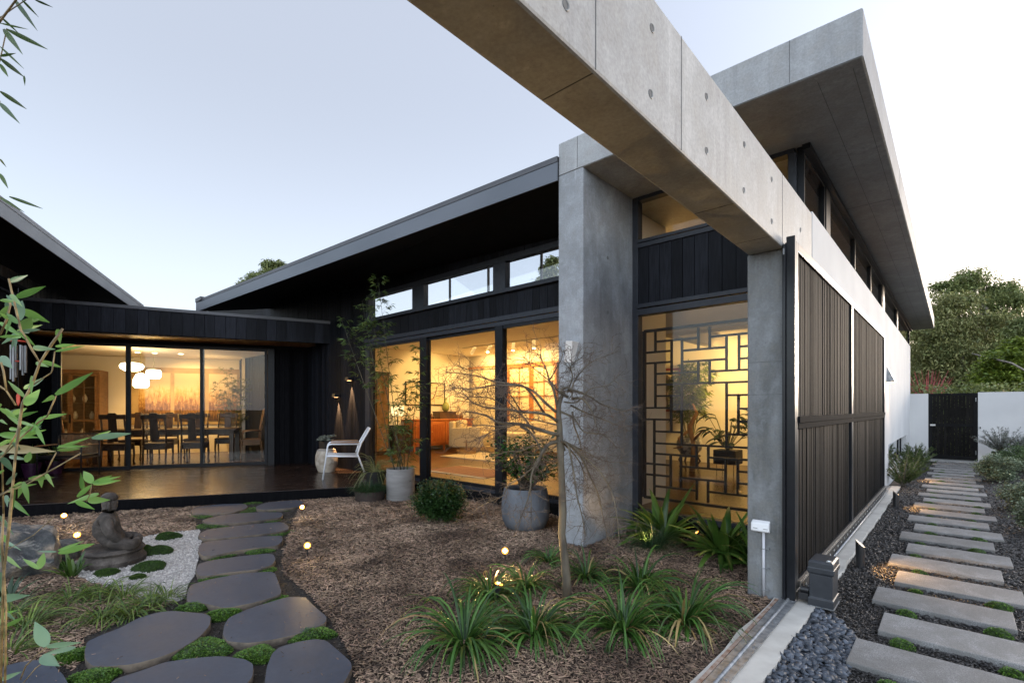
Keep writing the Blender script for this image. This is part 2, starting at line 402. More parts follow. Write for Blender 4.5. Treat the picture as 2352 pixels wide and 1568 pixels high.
# ------------------------------------------------------------------ ground sheets
g = MB(); g.add([(-400, -400, -.03), (400, -400, -.03), (400, 400, -.03), (-400, 400, -.03)], [(0, 1, 2, 3)])
M_ground = mat('far_ground', (.05, .045, .035), (.07, .065, .045), .95, scale=.5)
g.build('ground', M_ground, kind='structure')

# ------------------------------------------------------------------ HOUSE
house = thing('house', 'single-storey house of raw concrete frame, white rendered side wall, charred black timber and glass', 'house')
def hp(mb, n, m, parent=None, **k): return mb.build(n, m, parent or house, **k)
YW = 5.2
# concrete beam over the court
b = MB(); b.box(-1.165, -.92, -1.6, 4.89, 2.562, 3.092)
beam = hp(b, 'concrete_beam', M_conc, bevel=.012)
for y in (1.446, 2.159, 3.908): hp(MB().box(-.9205, -.9185, y-.002, y+.002, 2.57, 3.085), 'joint', M_joint, beam)
for y in (1.446, 2.9, 3.62): hp(MB().box(-1.155, -.93, y-.002, y+.002, 2.5605, 2.563), 'joint', M_joint, beam)
TH = []
for (px, py) in ((1299, 12), (1497, 65), (1494, 216), (1622, 222), (1709, 332), (1622, 346), (1772, 412), (1708, 437), (1838, 528), (1772, 508)):
    p = PX(px, py, -.92); TH.append((p.y, p.z))
for y, z in TH:
    hp(MB().tube([(-.925, y, z), (-.9185, y, z)], [.017, .017], 18), 'tie_hole_plug', M_tie, beam)
    b = MB(); pts = [(-.919, y+.0165*math.cos(t), z+.0165*math.sin(t)) for t in [math.pi*(-.55+1.1*k/9) for k in range(10)]]
    b.tube(pts, [.0008]+[.0035]*8+[.0008], 6); hp(b, 'tie_hole_lip', M_conc, beam)
# gate pillar
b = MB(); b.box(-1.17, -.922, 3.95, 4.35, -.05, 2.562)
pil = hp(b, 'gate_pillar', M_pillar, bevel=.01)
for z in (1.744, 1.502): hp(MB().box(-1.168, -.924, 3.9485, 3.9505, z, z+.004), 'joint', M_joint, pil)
# blade wall + big roof slab
b = MB(); b.box(-3.10, -2.79, 4.15, 5.195, -.05, 3.845)
bl = hp(b, 'blade_wall', M_blade, bevel=.012)
for z in (2.44, 3.03): hp(MB().tube([(-2.795, 4.62, z), (-2.785, 4.62, z)], .018, 14), 'tie_hole_plug', M_tie, bl)
b = MB(); b.box(-3.10, -.475, 4.152, 19.7, 3.842, 4.187)
rf = hp(b, 'concrete_roof', M_soffit, bevel=.012)
for bx in [(-3.095, -.48, 4.150, 4.1535, 3.848, 3.851), (-.4765, -.4735, 4.16, 19.6, 3.848, 3.851), (-.545, -.542, 4.25, 19.6, 3.8405, 3.844), (-.765, -.762, 4.25, 19.6, 3.8405, 3.8435)]+[(x, x+.003, 4.1495, 4.153, 3.86, 4.18) for x in (-2.86, -.93)]+[(-1.0, -.55, y, y+.006, 3.8405, 3.844) for y in (7.2, 10.2, 13.2, 16.2)]+[(-.478, -.4735, y, y+.005, 3.86, 4.18) for y in (7.2, 10.2, 13.2, 16.2)]:
    hp(MB().box(*bx), 'joint', M_joint, rf)
# rendered white side wall with a low window slot
b = MB(); X0, X1 = -1.12, -.917
WTOP = 3.107
b.box(X0, X1, 4.35, 4.888, -.05, 2.560); b.box(X0, X1, 4.891, 11.4, -.05, WTOP); b.box(X0, X1, 11.4, 15.95, -.05, .21); b.box(X0, X1, 11.4, 15.95, .735, WTOP); b.box(X0, X1, 15.95, 17.35, -.05, WTOP)
sw = hp(b, 'rendered_wall', M_render)
wn = MB(); wn.box(-1.06, -1.02, 11.4, 15.95, .21, .25); wn.box(-1.06, -1.02, 11.4, 15.95, .695, .735); wn.box(-1.06, -1.02, 15.88, 15.95, .25, .695); wn.box(-1.06, -1.02, 15.1, 15.17, .25, .695)
wnf = hp(wn, 'low_window', M_alu)
b = MB(); b.box(-1.045, -1.037, 11.4, 15.88, .25, .695); hp(b, 'pane', glassmat('low_glass', (.3, .3, .28), 1.2, .25), wnf)
b = MB(); b.box(-1.10, -.90, 11.4, 15.95, .195, .212); hp(b, 'sill', M_render, wnf)
# clerestory along the top of the side wall (4 lights) -----------------
segs = [(5.2, 6.19), (6.42, 11.76), (12.1, 14.95), (15.1, 19.4)]
for i, (y0, y1) in enumerate(segs):
    f = MB(); xa, xb = -1.10, -1.04
    f.box(xa, xb, y0, y1, 3.11, 3.155); f.box(xa, xb, y0, y1, 3.77, 3.842); f.box(xa, xb, y1-.05, y1, 3.155, 3.77)
    if i: f.box(xa, xb, y0, y0+.05, 3.155, 3.77)
    else: f.box(xa, xb, y0, y0+.02, 3.155, 3.77)
    if i == 1:
        f.box(xa, xb, 8.3, 8.34, 3.155, 3.77); f.box(xa, xb, 10.05, 10.09, 3.155, 3.77)
    fo = hp(f, 'clerestory_window', M_alu)
    p = MB(); p.box(-1.075, -1.067, y0+.02, y1-.05, 3.155, 3.77); hp(p, 'pane', M_glassb, fo)
for ya, yb in ((6.19, 6.42), (11.76, 12.1), (14.95, 15.1)): hp(MB().box(-1.12, -1.03, ya, yb, 3.107, 3.842), 'clerestory_mullion', M_alu)
hp(MB().box(-1.05, -.985, 5.16, 19.5, 3.79, 3.8405), 'clerestory_head', M_alu)

# entrance bay at y = 5.2 between blade wall and side wall ---------------
b = MB(); b.box(-2.79, -2.72, 5.17, 5.28, -.02, 3.842); b.box(-2.72, -1.12, 5.17, 5.28, 3.80, 3.842)
b.box(-2.72, -1.12, 5.16, 5.28, 3.25, 3.30); b.box(-2.72, -1.12, 5.165, 5.28, 3.31, 3.345)
b.box(-2.72, -1.12, 5.15, 5.28, 2.555, 2.60); b.box(-2.72, -1.12, 5.165, 5.28, 2.475, 2.545); b.box(-2.72, -1.12, 5.17, 5.28, .18, .24); b.box(-1.17, -1.10, 5.17, 5.28, .0, 3.8)
ef = hp(b, 'entrance_window_frame', M_alul, bevel=.003)
b = MB(); b.box(-2.72, -1.17, 5.215, 5.223, .24, 2.475); hp(b, 'pane', M_glass, ef)
b = MB(); b.box(-2.72, -1.17, 5.215, 5.223, 3.345, 3.80); hp(b, 'upper_pane', M_glass, ef)
b = MB(); b.box(-2.72, -1.12, 5.20, 5.26, 2.60, 3.25); boards(b, (-2.72, 5.2), (-1.12, 5.2), 2.60, 3.25, (0, -1), .135, rs=3); hp(b, 'charred_cladding', M_char)
b = MB(); b.box(-2.79, -1.12, 5.18, 5.28, -.05, .18); hp(b, 'plinth', M_blacks)
# lattice screen behind the glass
def ZL(x, y): p = PY((1550+x/2.96)*.9408, (720+y/2.96)*.9408, 5.26); return (p.x, p.z)
HB = [(148,335,455,312),(540,300,812,278),(78,415,262,405),(345,400,660,378),(755,372,812,368),(78,492,262,485),(345,480,660,465),(755,460,812,455),(148,568,455,556),(545,550,812,540),(148,645,812,630),(148,730,338,726),(668,722,812,722),(78,815,262,815),(755,820,812,820),(78,897,262,900),(755,912,812,912),(148,985,335,990),(660,1005,812,1010),(145,1068,812,1105),(145,1145,450,1165),(535,1172,812,1192),(70,1215,255,1228),(340,1238,650,1262),(745,1272,812,1280),(70,1293,250,1308),(338,1318,650,1350),(745,1358,812,1365),(140,1378,440,1412),(530,1420,812,1450)]
VB = [(148,265,410),(148,492,815),(140,900,1452),(265,330,565),(262,728,990),(258,1160,1390),(340,325,560),(338,645,1078),(333,1165,1395),(458,235,390),(458,475,635),(446,1085,1250),(447,1335,1480),(540,228,385),(540,475,632),(530,1095,1250),(528,1345,1500),(662,295,545),(662,635,1098),(655,1180,1440),(752,290,545),(748,728,1005),(743,1190,1450)]
b = MB(); LY0, LY1 = 5.245, 5.28
xl = ZL(68, 800)[0]; zt = ZL(68, 262)[1]; zb = ZL(66, 1456)[1]
b.box(xl-.018, xl+.018, LY0, LY1, zb, zt); b.box(xl, -1.12, LY0-.001, LY1+.001, zt-.018, zt+.012); b.box(xl, -1.12, LY0-.001, LY1+.001, zb-.014, zb+.014)
for x1, y1, x2, y2 in HB:
    a = ZL(x1, y1); c = ZL(x2, y2); z = (a[1]+c[1])/2; xe = -1.13 if x2 > 800 else c[0]
    b.box(a[0], xe, LY0+.002, LY1-.002, z-.0105, z+.0105)
for x, y1, y2 in VB:
    a = ZL(x, y1); c = ZL(x, y2); b.box(a[0]-.0105, a[0]+.0105, LY0+.004, LY1-.004, c[1], a[1])
M_lat = mat('dark_lattice_timber', (.006, .004, .0035), (.012, .007, .005), .5, scale=12, spec=.2)
hp(b, 'lattice_screen', M_lat)

# living pavilion front wall ---------------------------------------------
M_doorf = M_alul
b = MB(); b.box(-8.51, -8.36, 5.14, 5.26, .16, 2.66); b.box(-8.36, -3.1, 5.14, 5.26, 2.60, 2.66); b.box(-8.51, -3.1, 5.125, 5.26, 2.668, 2.735); b.box(-8.36, -3.1, 5.14, 5.26, .155, .205)
hp(b, 'sliding_door_frame', M_doorf, bevel=.003)
dx = [(-8.30, -6.69), (-6.65, -4.95), (-4.92, -3.12)]
for i, (x0, x1) in enumerate(dx):
    f = MB(); y0 = 5.15+.035*(i % 2); frame(f, x0, x1, .206, 2.598, y0, y0+.045, .06, .05, .045)
    fo = hp(f, 'sliding_door', M_alu, bevel=.002)
    p = MB(); p.box(x0+.06, x1-.06, y0+.018, y0+.026, .256, 2.553); hp(p, 'pane', M_glass, fo)
for xa, xb in ((-6.78, -6.60), (-4.99, -4.84)): hp(MB().box(xa, xb, 5.135, 5.235, .156, 2.60), 'door_post', M_alu, bevel=.002)
b = MB(); b.box(-8.51, -3.1, 5.10, 5.26, .10, .154); b.box(-8.51, -3.1, 5.13, 5.26, -.05, .097); hp(b, 'plinth', M_blacks, bevel=.004)
b = MB(); b.box(-8.51, -3.1, 5.20, 5.26, 2.735, 3.065); boards(b, (-8.51, 5.2), (-3.1, 5.2), 2.74, 3.062, (0, -1), .135, rs=5); hp(b, 'charred_cladding', M_char)
# highlight windows
b = MB(); b.box(-8.50, -3.1, 5.12, 5.26, 3.066, 3.10); b.box(-8.50, -3.1, 5.15, 5.26, 3.10, 3.135); b.box(-8.50, -3.1, 5.15, 5.26, 3.52, 3.60); b.box(-8.50, -8.42, 5.15, 5.26, 3.135, 3.52)
for x0, x1 in ((-7.02, -6.70), (-5.05, -4.80)): b.box(x0, x1, 5.155, 5.26, 3.135, 3.52)
hf = hp(b, 'highlight_window_frame', M_alul, bevel=.003)
for x0, x1 in ((-8.42, -7.02), (-6.70, -5.05), (-4.80, -3.1)):
    p = MB(); p.box(x0, x1, 5.20, 5.208, 3.135, 3.52); hp(p, 'pane', M_glassclr, hf)
# upper boards to raking soffit, and long dark wall left of the doors
zs = lambda x: 3.63+(-3.1-x)*.037
b = MB(); b.hexa([(-8.6, 5.2, 3.60), (-3.1, 5.2, 3.60), (-3.1, 5.26, 3.60), (-8.6, 5.26, 3.60), (-8.6, 5.2, zs(-8.6)), (-3.1, 5.2, zs(-3.1)), (-3.1, 5.26, zs(-3.1)), (-8.6, 5.26, zs(-8.6))])
boards(b, (-8.51, 5.2), (-3.1, 5.2), 3.602, lambda q: zs(-8.51+q), (0, -1), .135, rs=6); hp(b, 'charred_cladding', M_char)
b = MB(); b.box(-15.2, -8.51, 5.2, 5.28, 0, zs(-13.2)); boards(b, (-15.2, 5.2), (-8.51, 5.2), .0, lambda q: zs(max(-13.2, -15.2+q)), (0, -1), .10, rs=7); hp(b, 'charred_cladding', M_char)
hp(MB().hexa([(-18.5, 5.3, 0), (-13.2, 5.3, 0), (-13.2, 5.4, 0), (-18.5, 5.4, 0), (-18.5, 5.3, 4.85), (-13.2, 5.3, 4.32), (-13.2, 5.4, 4.32), (-18.5, 5.4, 4.85)]), 'rear_wall', M_blacks)
# dark roof of the living pavilion
A = Vector((-3.1, 4.15, 0)); B = PT(452, 690, 11.0); B.z = 0
zt0, zt1, zb0, zb1 = 4.045, 3.815, 3.80, 3.575
r = MB()
pf = [(A.x, A.y), (B.x, B.y)]
S0 = (A.x, YW, 3.63); S1 = (-13.2, YW, zs(-13.2))
r.hexa([(B.x, B.y, zb1), (A.x, A.y, zb0), (A.x, 5.27, 3.63), (-13.2, 5.27, zs(-13.2)), (B.x, B.y, zt1), (A.x, A.y, zt0), (A.x, 5.27, 4.3), (-13.2, 5.27, 4.35)])
r.hexa([(-13.2, 5.27, zs(-13.2)), (A.x, 5.27, 3.63), (A.x, 11.6, 6.25), (-13.2, 11.6, 6.25), (-13.2, 5.27, 4.35), (A.x, 5.27, 4.3), (A.x, 11.6, 6.5), (-13.2, 11.6, 6.5)])
roof = hp(r, 'dark_roof', M_blacks)
def strip(mb, a, c, za0, za1, zc0, zc1, off0, off1):
    d = (Vector((c[0], c[1]))-Vector((a[0], a[1]))).normalized(); n = Vector((-d.y, d.x))*(1)
    if n.y > 0: n = -n
    q = lambda p, o: (p[0]+n.x*o, p[1]+n.y*o)
    a0, a1, c0, c1 = q(a, off0), q(a, off1), q(c, off0), q(c, off1)
    return mb.hexa([(*a1, za0), (*c1, zc0), (*c0, zc0), (*a0, za0), (*a1, za1), (*c1, zc1), (*c0, zc1), (*a0, za1)])
f = MB(); strip(f, A, B, zb0-.004, zt0-.055, zb1-.004, zt1-.05, .001, .018); hp(f, 'fascia', M_fascia, roof)
f = MB(); strip(f, A, B, zt0-.052, zt0+.006, zt1-.047, zt1+.006, -.05, .024)
strip(f, (B.x+.35, B.y+.0), (B.x-.02, B.y+.0), zt1-.03, zt1+.05, zt1-.03, zt1+.05, -.3, .026); hp(f, 'cap_flashing', M_fasciad, roof)

# rear clerestory under the rising roof, seen through the highlight windows
b = MB()
for x in (-13.1, -11.2, -9.0, -6.6): b.box(x-.03, x+.03, 11.2, 11.26, 3.12, 6.15)
b.box(-13.2, -3.2, 11.2, 11.26, 3.10, 3.16); b.box(-13.2, -13.14, 5.3, 11.2, 3.10, 3.18); b.box(-13.16, -13.1, 8.2, 8.26, 3.18, 5.1)
rc = hp(b, 'rear_clerestory', M_alu)
hp(MB().box(-13.1, -3.2, 11.225, 11.233, 3.16, 6.12), 'pane', M_glassclr, rc)
# living interior ----------------------------------------------------------
b = MB()
for k in range(60):
    x = -11.6+k*.142
    if x < -3.35: b.box(x, x+.139, 5.27, min(10.75, 5.27+(-3.19-x-.139)/.58), .13, .2)
hp(b, 'living_floor', M_floor)
b = MB(); b.box(-13.1, -3.2, 5.27, 11.15, 3.06, 3.10); hp(b, 'living_ceiling', M_plaster)
b = MB(); b.box(-11.75, -11.6, 5.27, 10.9, .13, 3.06); b.box(-11.6, -11.58, 5.3, 10.7, .2, .32); hp(b, 'living_side_wall', M_plaster)
b = MB(); b.box(-11.6, -6.6, 10.75, 10.9, 2.71, 3.06); b.box(-11.6, -11.45, 10.75, 10.9, .2, 2.71); b.box(-11.45, -6.6, 10.86, 10.9, .2, 2.71); hp(b, 'living_back_wall', M_plasterg)
b = MB(); b.box(-11.6, -6.7, 10.69, 10.75, 2.66, 2.71); hp(b, 'timber_picture_rail', mat('oiled_orange_timber', (.36, .15, .05), (.48, .21, .08), .4, scale=5, stretch=(1, 6, 6)))
b = MB(); b.hexa([(-3.2, 5.27, .1), (-3.08, 5.27, .1), (-6.5, 11.2, .1), (-6.65, 11.2, .1), (-3.2, 5.27, 3.8), (-3.08, 5.27, 3.8), (-6.5, 11.2, 3.8), (-6.65, 11.2, 3.8)]); hp(b, 'partition_wall', M_plasterg)
# hall interior
b = MB()
for k in range(42):
    y = 5.28+k*.142; b.box(-3.09-(y-5.27)*.575, -1.12, y, y+.139, .13, .2)
hp(b, 'hall_floor', M_floord)
b = MB(); b.box(-7, -1.1, 11.0, 11.15, .13, 3.84); hp(b, 'hall_back_wall', M_plaster)
b = MB(); b.prism([(-3.1, 5.3), (-3.1, 11.1), (-6.5, 11.1), (-3.2, 5.4)], 3.835, 3.90); hp(b, 'hall_ceiling', M_plaster)
b = MB(); b.box(-5.6, -1.13, 7.6, 7.95, 2.62, 2.95); b.box(-3.9, -3.7, 7.95, 11.0, 2.70, 2.93); hp(b, 'hall_beam', M_plasterg)
b = MB(); b.box(-1.20, -1.125, 5.3, 11, .2, 3.10); hp(b, 'hall_side_wall', M_plasterg)
b = MB(); b.box(-3.05, -2.90, 5.3, 6.3, .2, 3.83); hp(b, 'hall_nib_wall', M_plaster)

# ------------------------------------------------------------------ DINING WING (frame: a along the doors, b into the room)
P0 = G(370, 1075, .155); WM = Tm((P0.x, P0.y, 0), R_(63))
def WL(a, b_, z=0): return WM @ Vector((a, b_, z))
wing = thing('dining_wing', 'low flat-roofed dining wing with charred black fascia and three glazed sliding doors', 'house wing', WM)
def wp(mb, n, m, parent=None, **k): return mb.build(n, m, parent or wing, **k)
zf = lambda a: 3.385-(a+1.7)*.021
zfb = lambda a: 2.845-(a+1.7)*.009
b = MB(WM); b.hexa([(-6, -.88, 2.86), (3.30, -.88, 2.80), (3.30, -.80, 2.80), (-6, -.80, 2.86), (-6, -.88, zf(-6)), (3.3, -.88, zf(3.3)), (3.3, -.8, zf(3.3)), (-6, -.8, zf(-6))])
boards(b, (-6, -.88), (3.30, -.88), lambda q: zfb(-6+q), lambda q: zf(-6+q)-.06, (0, -1), .185, rs=9); wp(b, 'fascia', charred('charred_fascia', (.006, .0065, .009), (.014, .015, .020)))
b = MB(WM); b.hexa([(-6, -.915, zf(-6)-.058), (3.31, -.915, zf(3.31)-.058), (3.31, -.80, zf(3.31)-.058), (-6, -.80, zf(-6)-.058), (-6, -.915, zf(-6)), (3.31, -.915, zf(3.31)), (3.31, -.8, zf(3.31)), (-6, -.8, zf(-6))]); wp(b, 'cap_flashing', M_fasciad)
b = MB(WM); b.box(-6, 2.95, -.80, 4.4, 3.05, 3.22); wp(b, 'flat_roof', M_blacks)
b = MB(WM); a = -5.9
while a < 2.95:
    b.hexa([(a, -.80, 2.80), (a+.085, -.80, 2.80), (a+.085, -.01, 2.80), (a, -.01, 2.80), (a, -.80, 2.82), (a+.085, -.80, 2.82), (a+.085, -.01, 2.82), (a, -.01, 2.82)]); a += .09
wp(b, 'soffit', M_soft)
b = MB(WM); b.box(-2.5, 2.85, .0, .1, 2.735, 3.0); wp(b, 'lintel', M_blacks)
b = MB(WM); b.box(-1.79, -1.70, -.03, .09, .15, 2.735); b.box(-1.70, 2.0, -.03, .09, 2.70, 2.735); b.box(2.0, 2.14, -.03, .09, .15, 2.735); b.box(-1.70, 2.0, -.03, .09, .15, .165); wp(b, 'sliding_door_frame', M_alu, bevel=.003)
for i, (x0, x1) in enumerate(((-1.70, -.52), (-.62, .77), (.70, 1.99))):
    f = MB(WM); y0 = -.015+.045*(i % 2); frame(f, x0, x1, .167, 2.698, y0, y0+.04, .05, .06, .03); fo = wp(f, 'sliding_door', M_alu, bevel=.002)
    p = MB(WM); p.box(x0+.05, x1-.05, y0+.016, y0+.024, .227, 2.668); wp(p, 'pane', M_glass, fo)
    if i == 2:
        h = MB(WM); h.tube([(1.955, -.02, 1.02), (1.955, -.055, 1.04), (1.955, -.055, 1.24), (1.955, -.02, 1.26)], .008, 8); wp(h, 'handle', M_black, fo)
b = MB(WM); b.box(2.14, 2.86, .02, .1, .1, 2.76); boards(b, (2.14, .02), (2.85, .02), .1, 2.76, (0, -1), .1, rs=11); wp(b, 'charred_cladding', M_chard)
b = MB(WM); b.box(-2.6, -1.79, .02, .1, .1, 2.76); boards(b, (-2.6, .02), (-1.79, .02), .1, 2.76, (0, -1), .1, rs=12); wp(b, 'charred_cladding', M_chard)
b = MB(WM); k = 0.1
while k < 4.2: b.box(-3.6, 2.5, k, k+.137, .08, .15); k += .14
wp(b, 'dining_floor', M_floord)
b = MB(WM); b.box(-3.7, 2.6, 4.2, 4.3, .1, 2.85); b.box(-3.6, 2.5, 4.185, 4.2, .15, .26); wp(b, 'dining_back_wall', M_plaster)
b = MB(WM); b.box(-3.7, 2.6, .1, 4.3, 2.82, 2.88); wp(b, 'dining_ceiling', M_plaster)
for bx in ((-3.7, -3.6, .1, 4.3, .1, 2.85), (2.5, 2.6, .5, 4.3, .1, 2.85), (1.02, 1.10, 3.3, 4.2, .15, 2.82), (-3.6, -2.6, .1, .16, .1, 2.82)): wp(MB(WM).box(*bx), 'dining_side_wall', M_plaster)

# deck
M_dk = M_deck
b = MB(WM); k = -3.98; rr = random.Random(4)
while k < -.03:
    am = (5.16-P0.y-k*math.cos(R_(63)))/math.sin(R_(63))
    s = -2.45
    while s < am:
        e = min(am, s+1.8+rr.random()*2.4); b.box(s+.001, e-.001, k, k+.0865, .128+rr.random()*.0012, .155); s = e
    k += .0905
deck = b.build('deck', M_dk, kind='structure', bevel=.003, M0=WM)
b = MB(WM); b.box(-3.2, 4.85, -4.03, -3.985, -.02, .152); b.box(-3.2, 4.8, -3.95, -.1, .05, .125); b.build('deck_edge', M_chard, kind='structure')

# ------------------------------------------------------------------ SIDE PAVILION on the left
pav = thing('side_pavilion', 'taller black-walled pavilion at the left edge with a pale raking roof edge', 'house wing', WM)
def pp(mb, n, m, parent=None, **k): return mb.build(n, m, parent or pav, **k)
fa = lambda b_: -.60-(b_+4.1)*.0815
r = MB(WM); b0, b1 = -4.9, 2.95
r.hexa([(fa(b0), b0, 3.80), (fa(b1), b1, 3.80), (-9, b1, 4.3), (-9, b0, 4.3), (fa(b0), b0, 4.03), (fa(b1), b1, 4.03), (-9, b1, 4.55), (-9, b0, 4.55)])
ro = pp(r, 'pavilion_roof', M_blacks)
f = MB(WM); f.hexa([(fa(b0)-.001, b0, 3.796), (fa(b0)+.016, b0, 3.796), (fa(b1)+.016, b1, 3.796), (fa(b1)-.001, b1, 3.796), (fa(b0)-.001, b0, 3.985), (fa(b0)+.016, b0, 3.985), (fa(b1)+.016, b1, 3.985), (fa(b1)-.001, b1, 3.985)])
M_fas2 = mat('pale_steel_fascia', (.20, .205, .21), (.25, .255, .26), .5, metal=.1, scale=1.5)
pp(f, 'fascia', M_fas2, ro)
f = MB(WM); f.hexa([(fa(b0)-.04, b0, 3.987), (fa(b0)+.022, b0, 3.987), (fa(b1)+.022, b1, 3.987), (fa(b1)-.04, b1, 3.987), (fa(b0)-.04, b0, 4.05), (fa(b0)+.022, b0, 4.05), (fa(b1)+.022, b1, 4.05), (fa(b1)-.04, b1, 4.05)]); pp(f, 'cap_flashing', mat('grey_cap', (.2, .2, .205), (.25, .25, .255), .5), ro)
wa = lambda b_: -2.02-b_*.0815
for ya_, yb_, za_ in ((-4.6, 0.0, 0), (0.0, 3, 3.24)):
    b = MB(WM); b.hexa([(wa(ya_)-.12, ya_, za_), (wa(ya_), ya_, za_), (wa(yb_), yb_, za_), (wa(yb_)-.12, yb_, za_), (wa(ya_)-.12, ya_, 3.83), (wa(ya_), ya_, 3.8), (wa(yb_), yb_, 3.8), (wa(yb_)-.12, yb_, 3.83)]); pp(b, 'wall', M_blacks)
b = MB(WM); boards(b, (wa(-4.6), -4.6), (wa(3), 3), 3.42, 3.82, (1, .08), .1, rs=15); pp(b, 'weathered_cladding', M_greyw)
b = MB(WM); boards(b, (wa(-4.6), -4.6), (wa(0), 0), .1, 2.9, (1, .08), .1, rs=16); pp(b, 'charred_cladding', M_chard)
b = MB(WM); b.hexa([(wa(-4)-.02, -4, 3.40), (wa(-4)+.04, -4, 3.40), (wa(-.3)+.04, -.3, 3.40), (wa(-.3)-.02, -.3, 3.40), (wa(-4)-.02, -4, 3.62), (wa(-4)+.04, -4, 3.62), (wa(-.3)+.04, -.3, 3.62), (wa(-.3)-.02, -.3, 3.62)]); wf_ = pp(b, 'highlight_window', M_alul)
b = MB(WM); b.hexa([(wa(-4)+.03, -4, 3.43), (wa(-4)+.046, -4, 3.43), (wa(-.4)+.046, -.4, 3.43), (wa(-.4)+.03, -.4, 3.43), (wa(-4)+.03, -4, 3.56), (wa(-4)+.046, -4, 3.56), (wa(-.4)+.046, -.4, 3.56), (wa(-.4)+.03, -.4, 3.56)]); pp(b, 'pane', M_glassup, wf_)
# ------------------------------------------------------------------ lamps inside the house
IG = .50   # lamp output
def wl(n, kind, a, b_, z, e, ta=None, **k): return light(n, kind, WL(a, b_, z), e*IG*1.55, target=(WL(*ta) if ta else None), **k)
AMB = (1.0, .54, .12)
for a, e in ((-1.1, 9), (-.93, 9), (-.72, 7)): wl('pendant_bulb', 'POINT', a, 2.0, 2.05, e, size=.12, col=AMB)
for a in (-1.24, -.88, -.31): wl('downlight_beam', 'SPOT', a, 3.2, 2.78, 16, ta=(a, 3.7, 0), spot=95, size=.05, col=AMB)
wl('uplight_beam', 'POINT', .3, 3.2, 2.3, 3, size=.2, col=(1, .66, .3))
wl('room_glow', 'AREA', -.3, 2.2, 2.80, 10, ta=(-.3, 2.2, 0), size=2.5, col=AMB)
for x, y, tx, ty, tz, e in ((-9.6, 8.9, -11.6, 9.0, 1.9, 60), (-8.9, 8.95, -11.6, 9.8, 1.2, 30), (-7.6, 9.1, -9.0, 10.9, 1.5, 40)): light('track_spot_beam', 'SPOT', (x, y, 2.86), e*IG*1.2, size=.04, col=(1, .60, .19), target=(tx, ty, tz), spot=75)
light('living_glow', 'AREA', (-8, 8, 3.03), 38*IG, size=3.5, col=(1, .60, .20), target=(-8, 8, 0))
light('living_glow', 'AREA', (-5.6, 6.8, 3.03), 10*IG, size=1.5, col=(1, .60, .20), target=(-5.6, 6.8, 0))
light('plant_spot_beam', 'SPOT', (-3.05, 9.7, 2.35), 70*IG, size=.05, col=(1, .62, .20), target=(-3.75, 11.0, 1.6), spot=125)
light('hall_glow', 'AREA', (-3.3, 8.6, 3.8), 48*IG, size=2.5, col=(1, .60, .22), target=(-3.3, 8.6, 0))
# ------------------------------------------------------------------ GARDEN GROUND
def Z2(x, y): return ((x/2.6133)*.9408, (1100+y/2.6133)*.9408)
def g2(x, y, z=.0): p = G(*Z2(x, y), z); return (p.x, p.y)
def inpoly(px, py, poly):
    c = np.zeros(len(px), bool); n = len(poly); j = n-1
    for i in range(n):
        xi, yi = poly[i]; xj, yj = poly[j]
        c ^= ((yi > py) != (yj > py)) & (px < (xj-xi)*(py-yi)/(yj-yi+1e-12)+xi); j = i
    return c
# soil sheets
s_ = MB(); s_.add([(-14, -3, -.006), (-.99, -3, -.006), (-.99, 5.3, -.006), (-14, 5.3, -.006)], [(0, 1, 2, 3)])
s_.build('mulch_bed', mat('bark_mulch_base', (.022, .014, .010), (.07, .045, .03), .95, scale=45, stretch=(1, 1, 1), detail=5, bump=1, bscale=70, bdist=.02), kind='structure')
s_ = MB(); s_.add([(-.72, -3, -.006), (6, -3, -.006), (6, 17.25, -.006), (-.72, 17.25, -.006)], [(0, 1, 2, 3)])
s_.build('side_bed', M_soil, kind='structure')
# dark grit bed under the stepping stones
_pz = [g2(*p) for p in [(1250,400),(1250,560),(1255,700),(1230,800),(1190,850),(1180,935),(1040,1000),(860,1050),(540,1190),(480,1400),(300,1350),(-300,1400),(-600,1900),(2300,1900),(2260,1350),(2110,1080),(1990,930),(1810,790),(1800,700),(1860,470),(1930,330),(1500,330)]]
MB().prism(_pz, -.02, -.002).build('path_bed', M_soil, kind='structure')
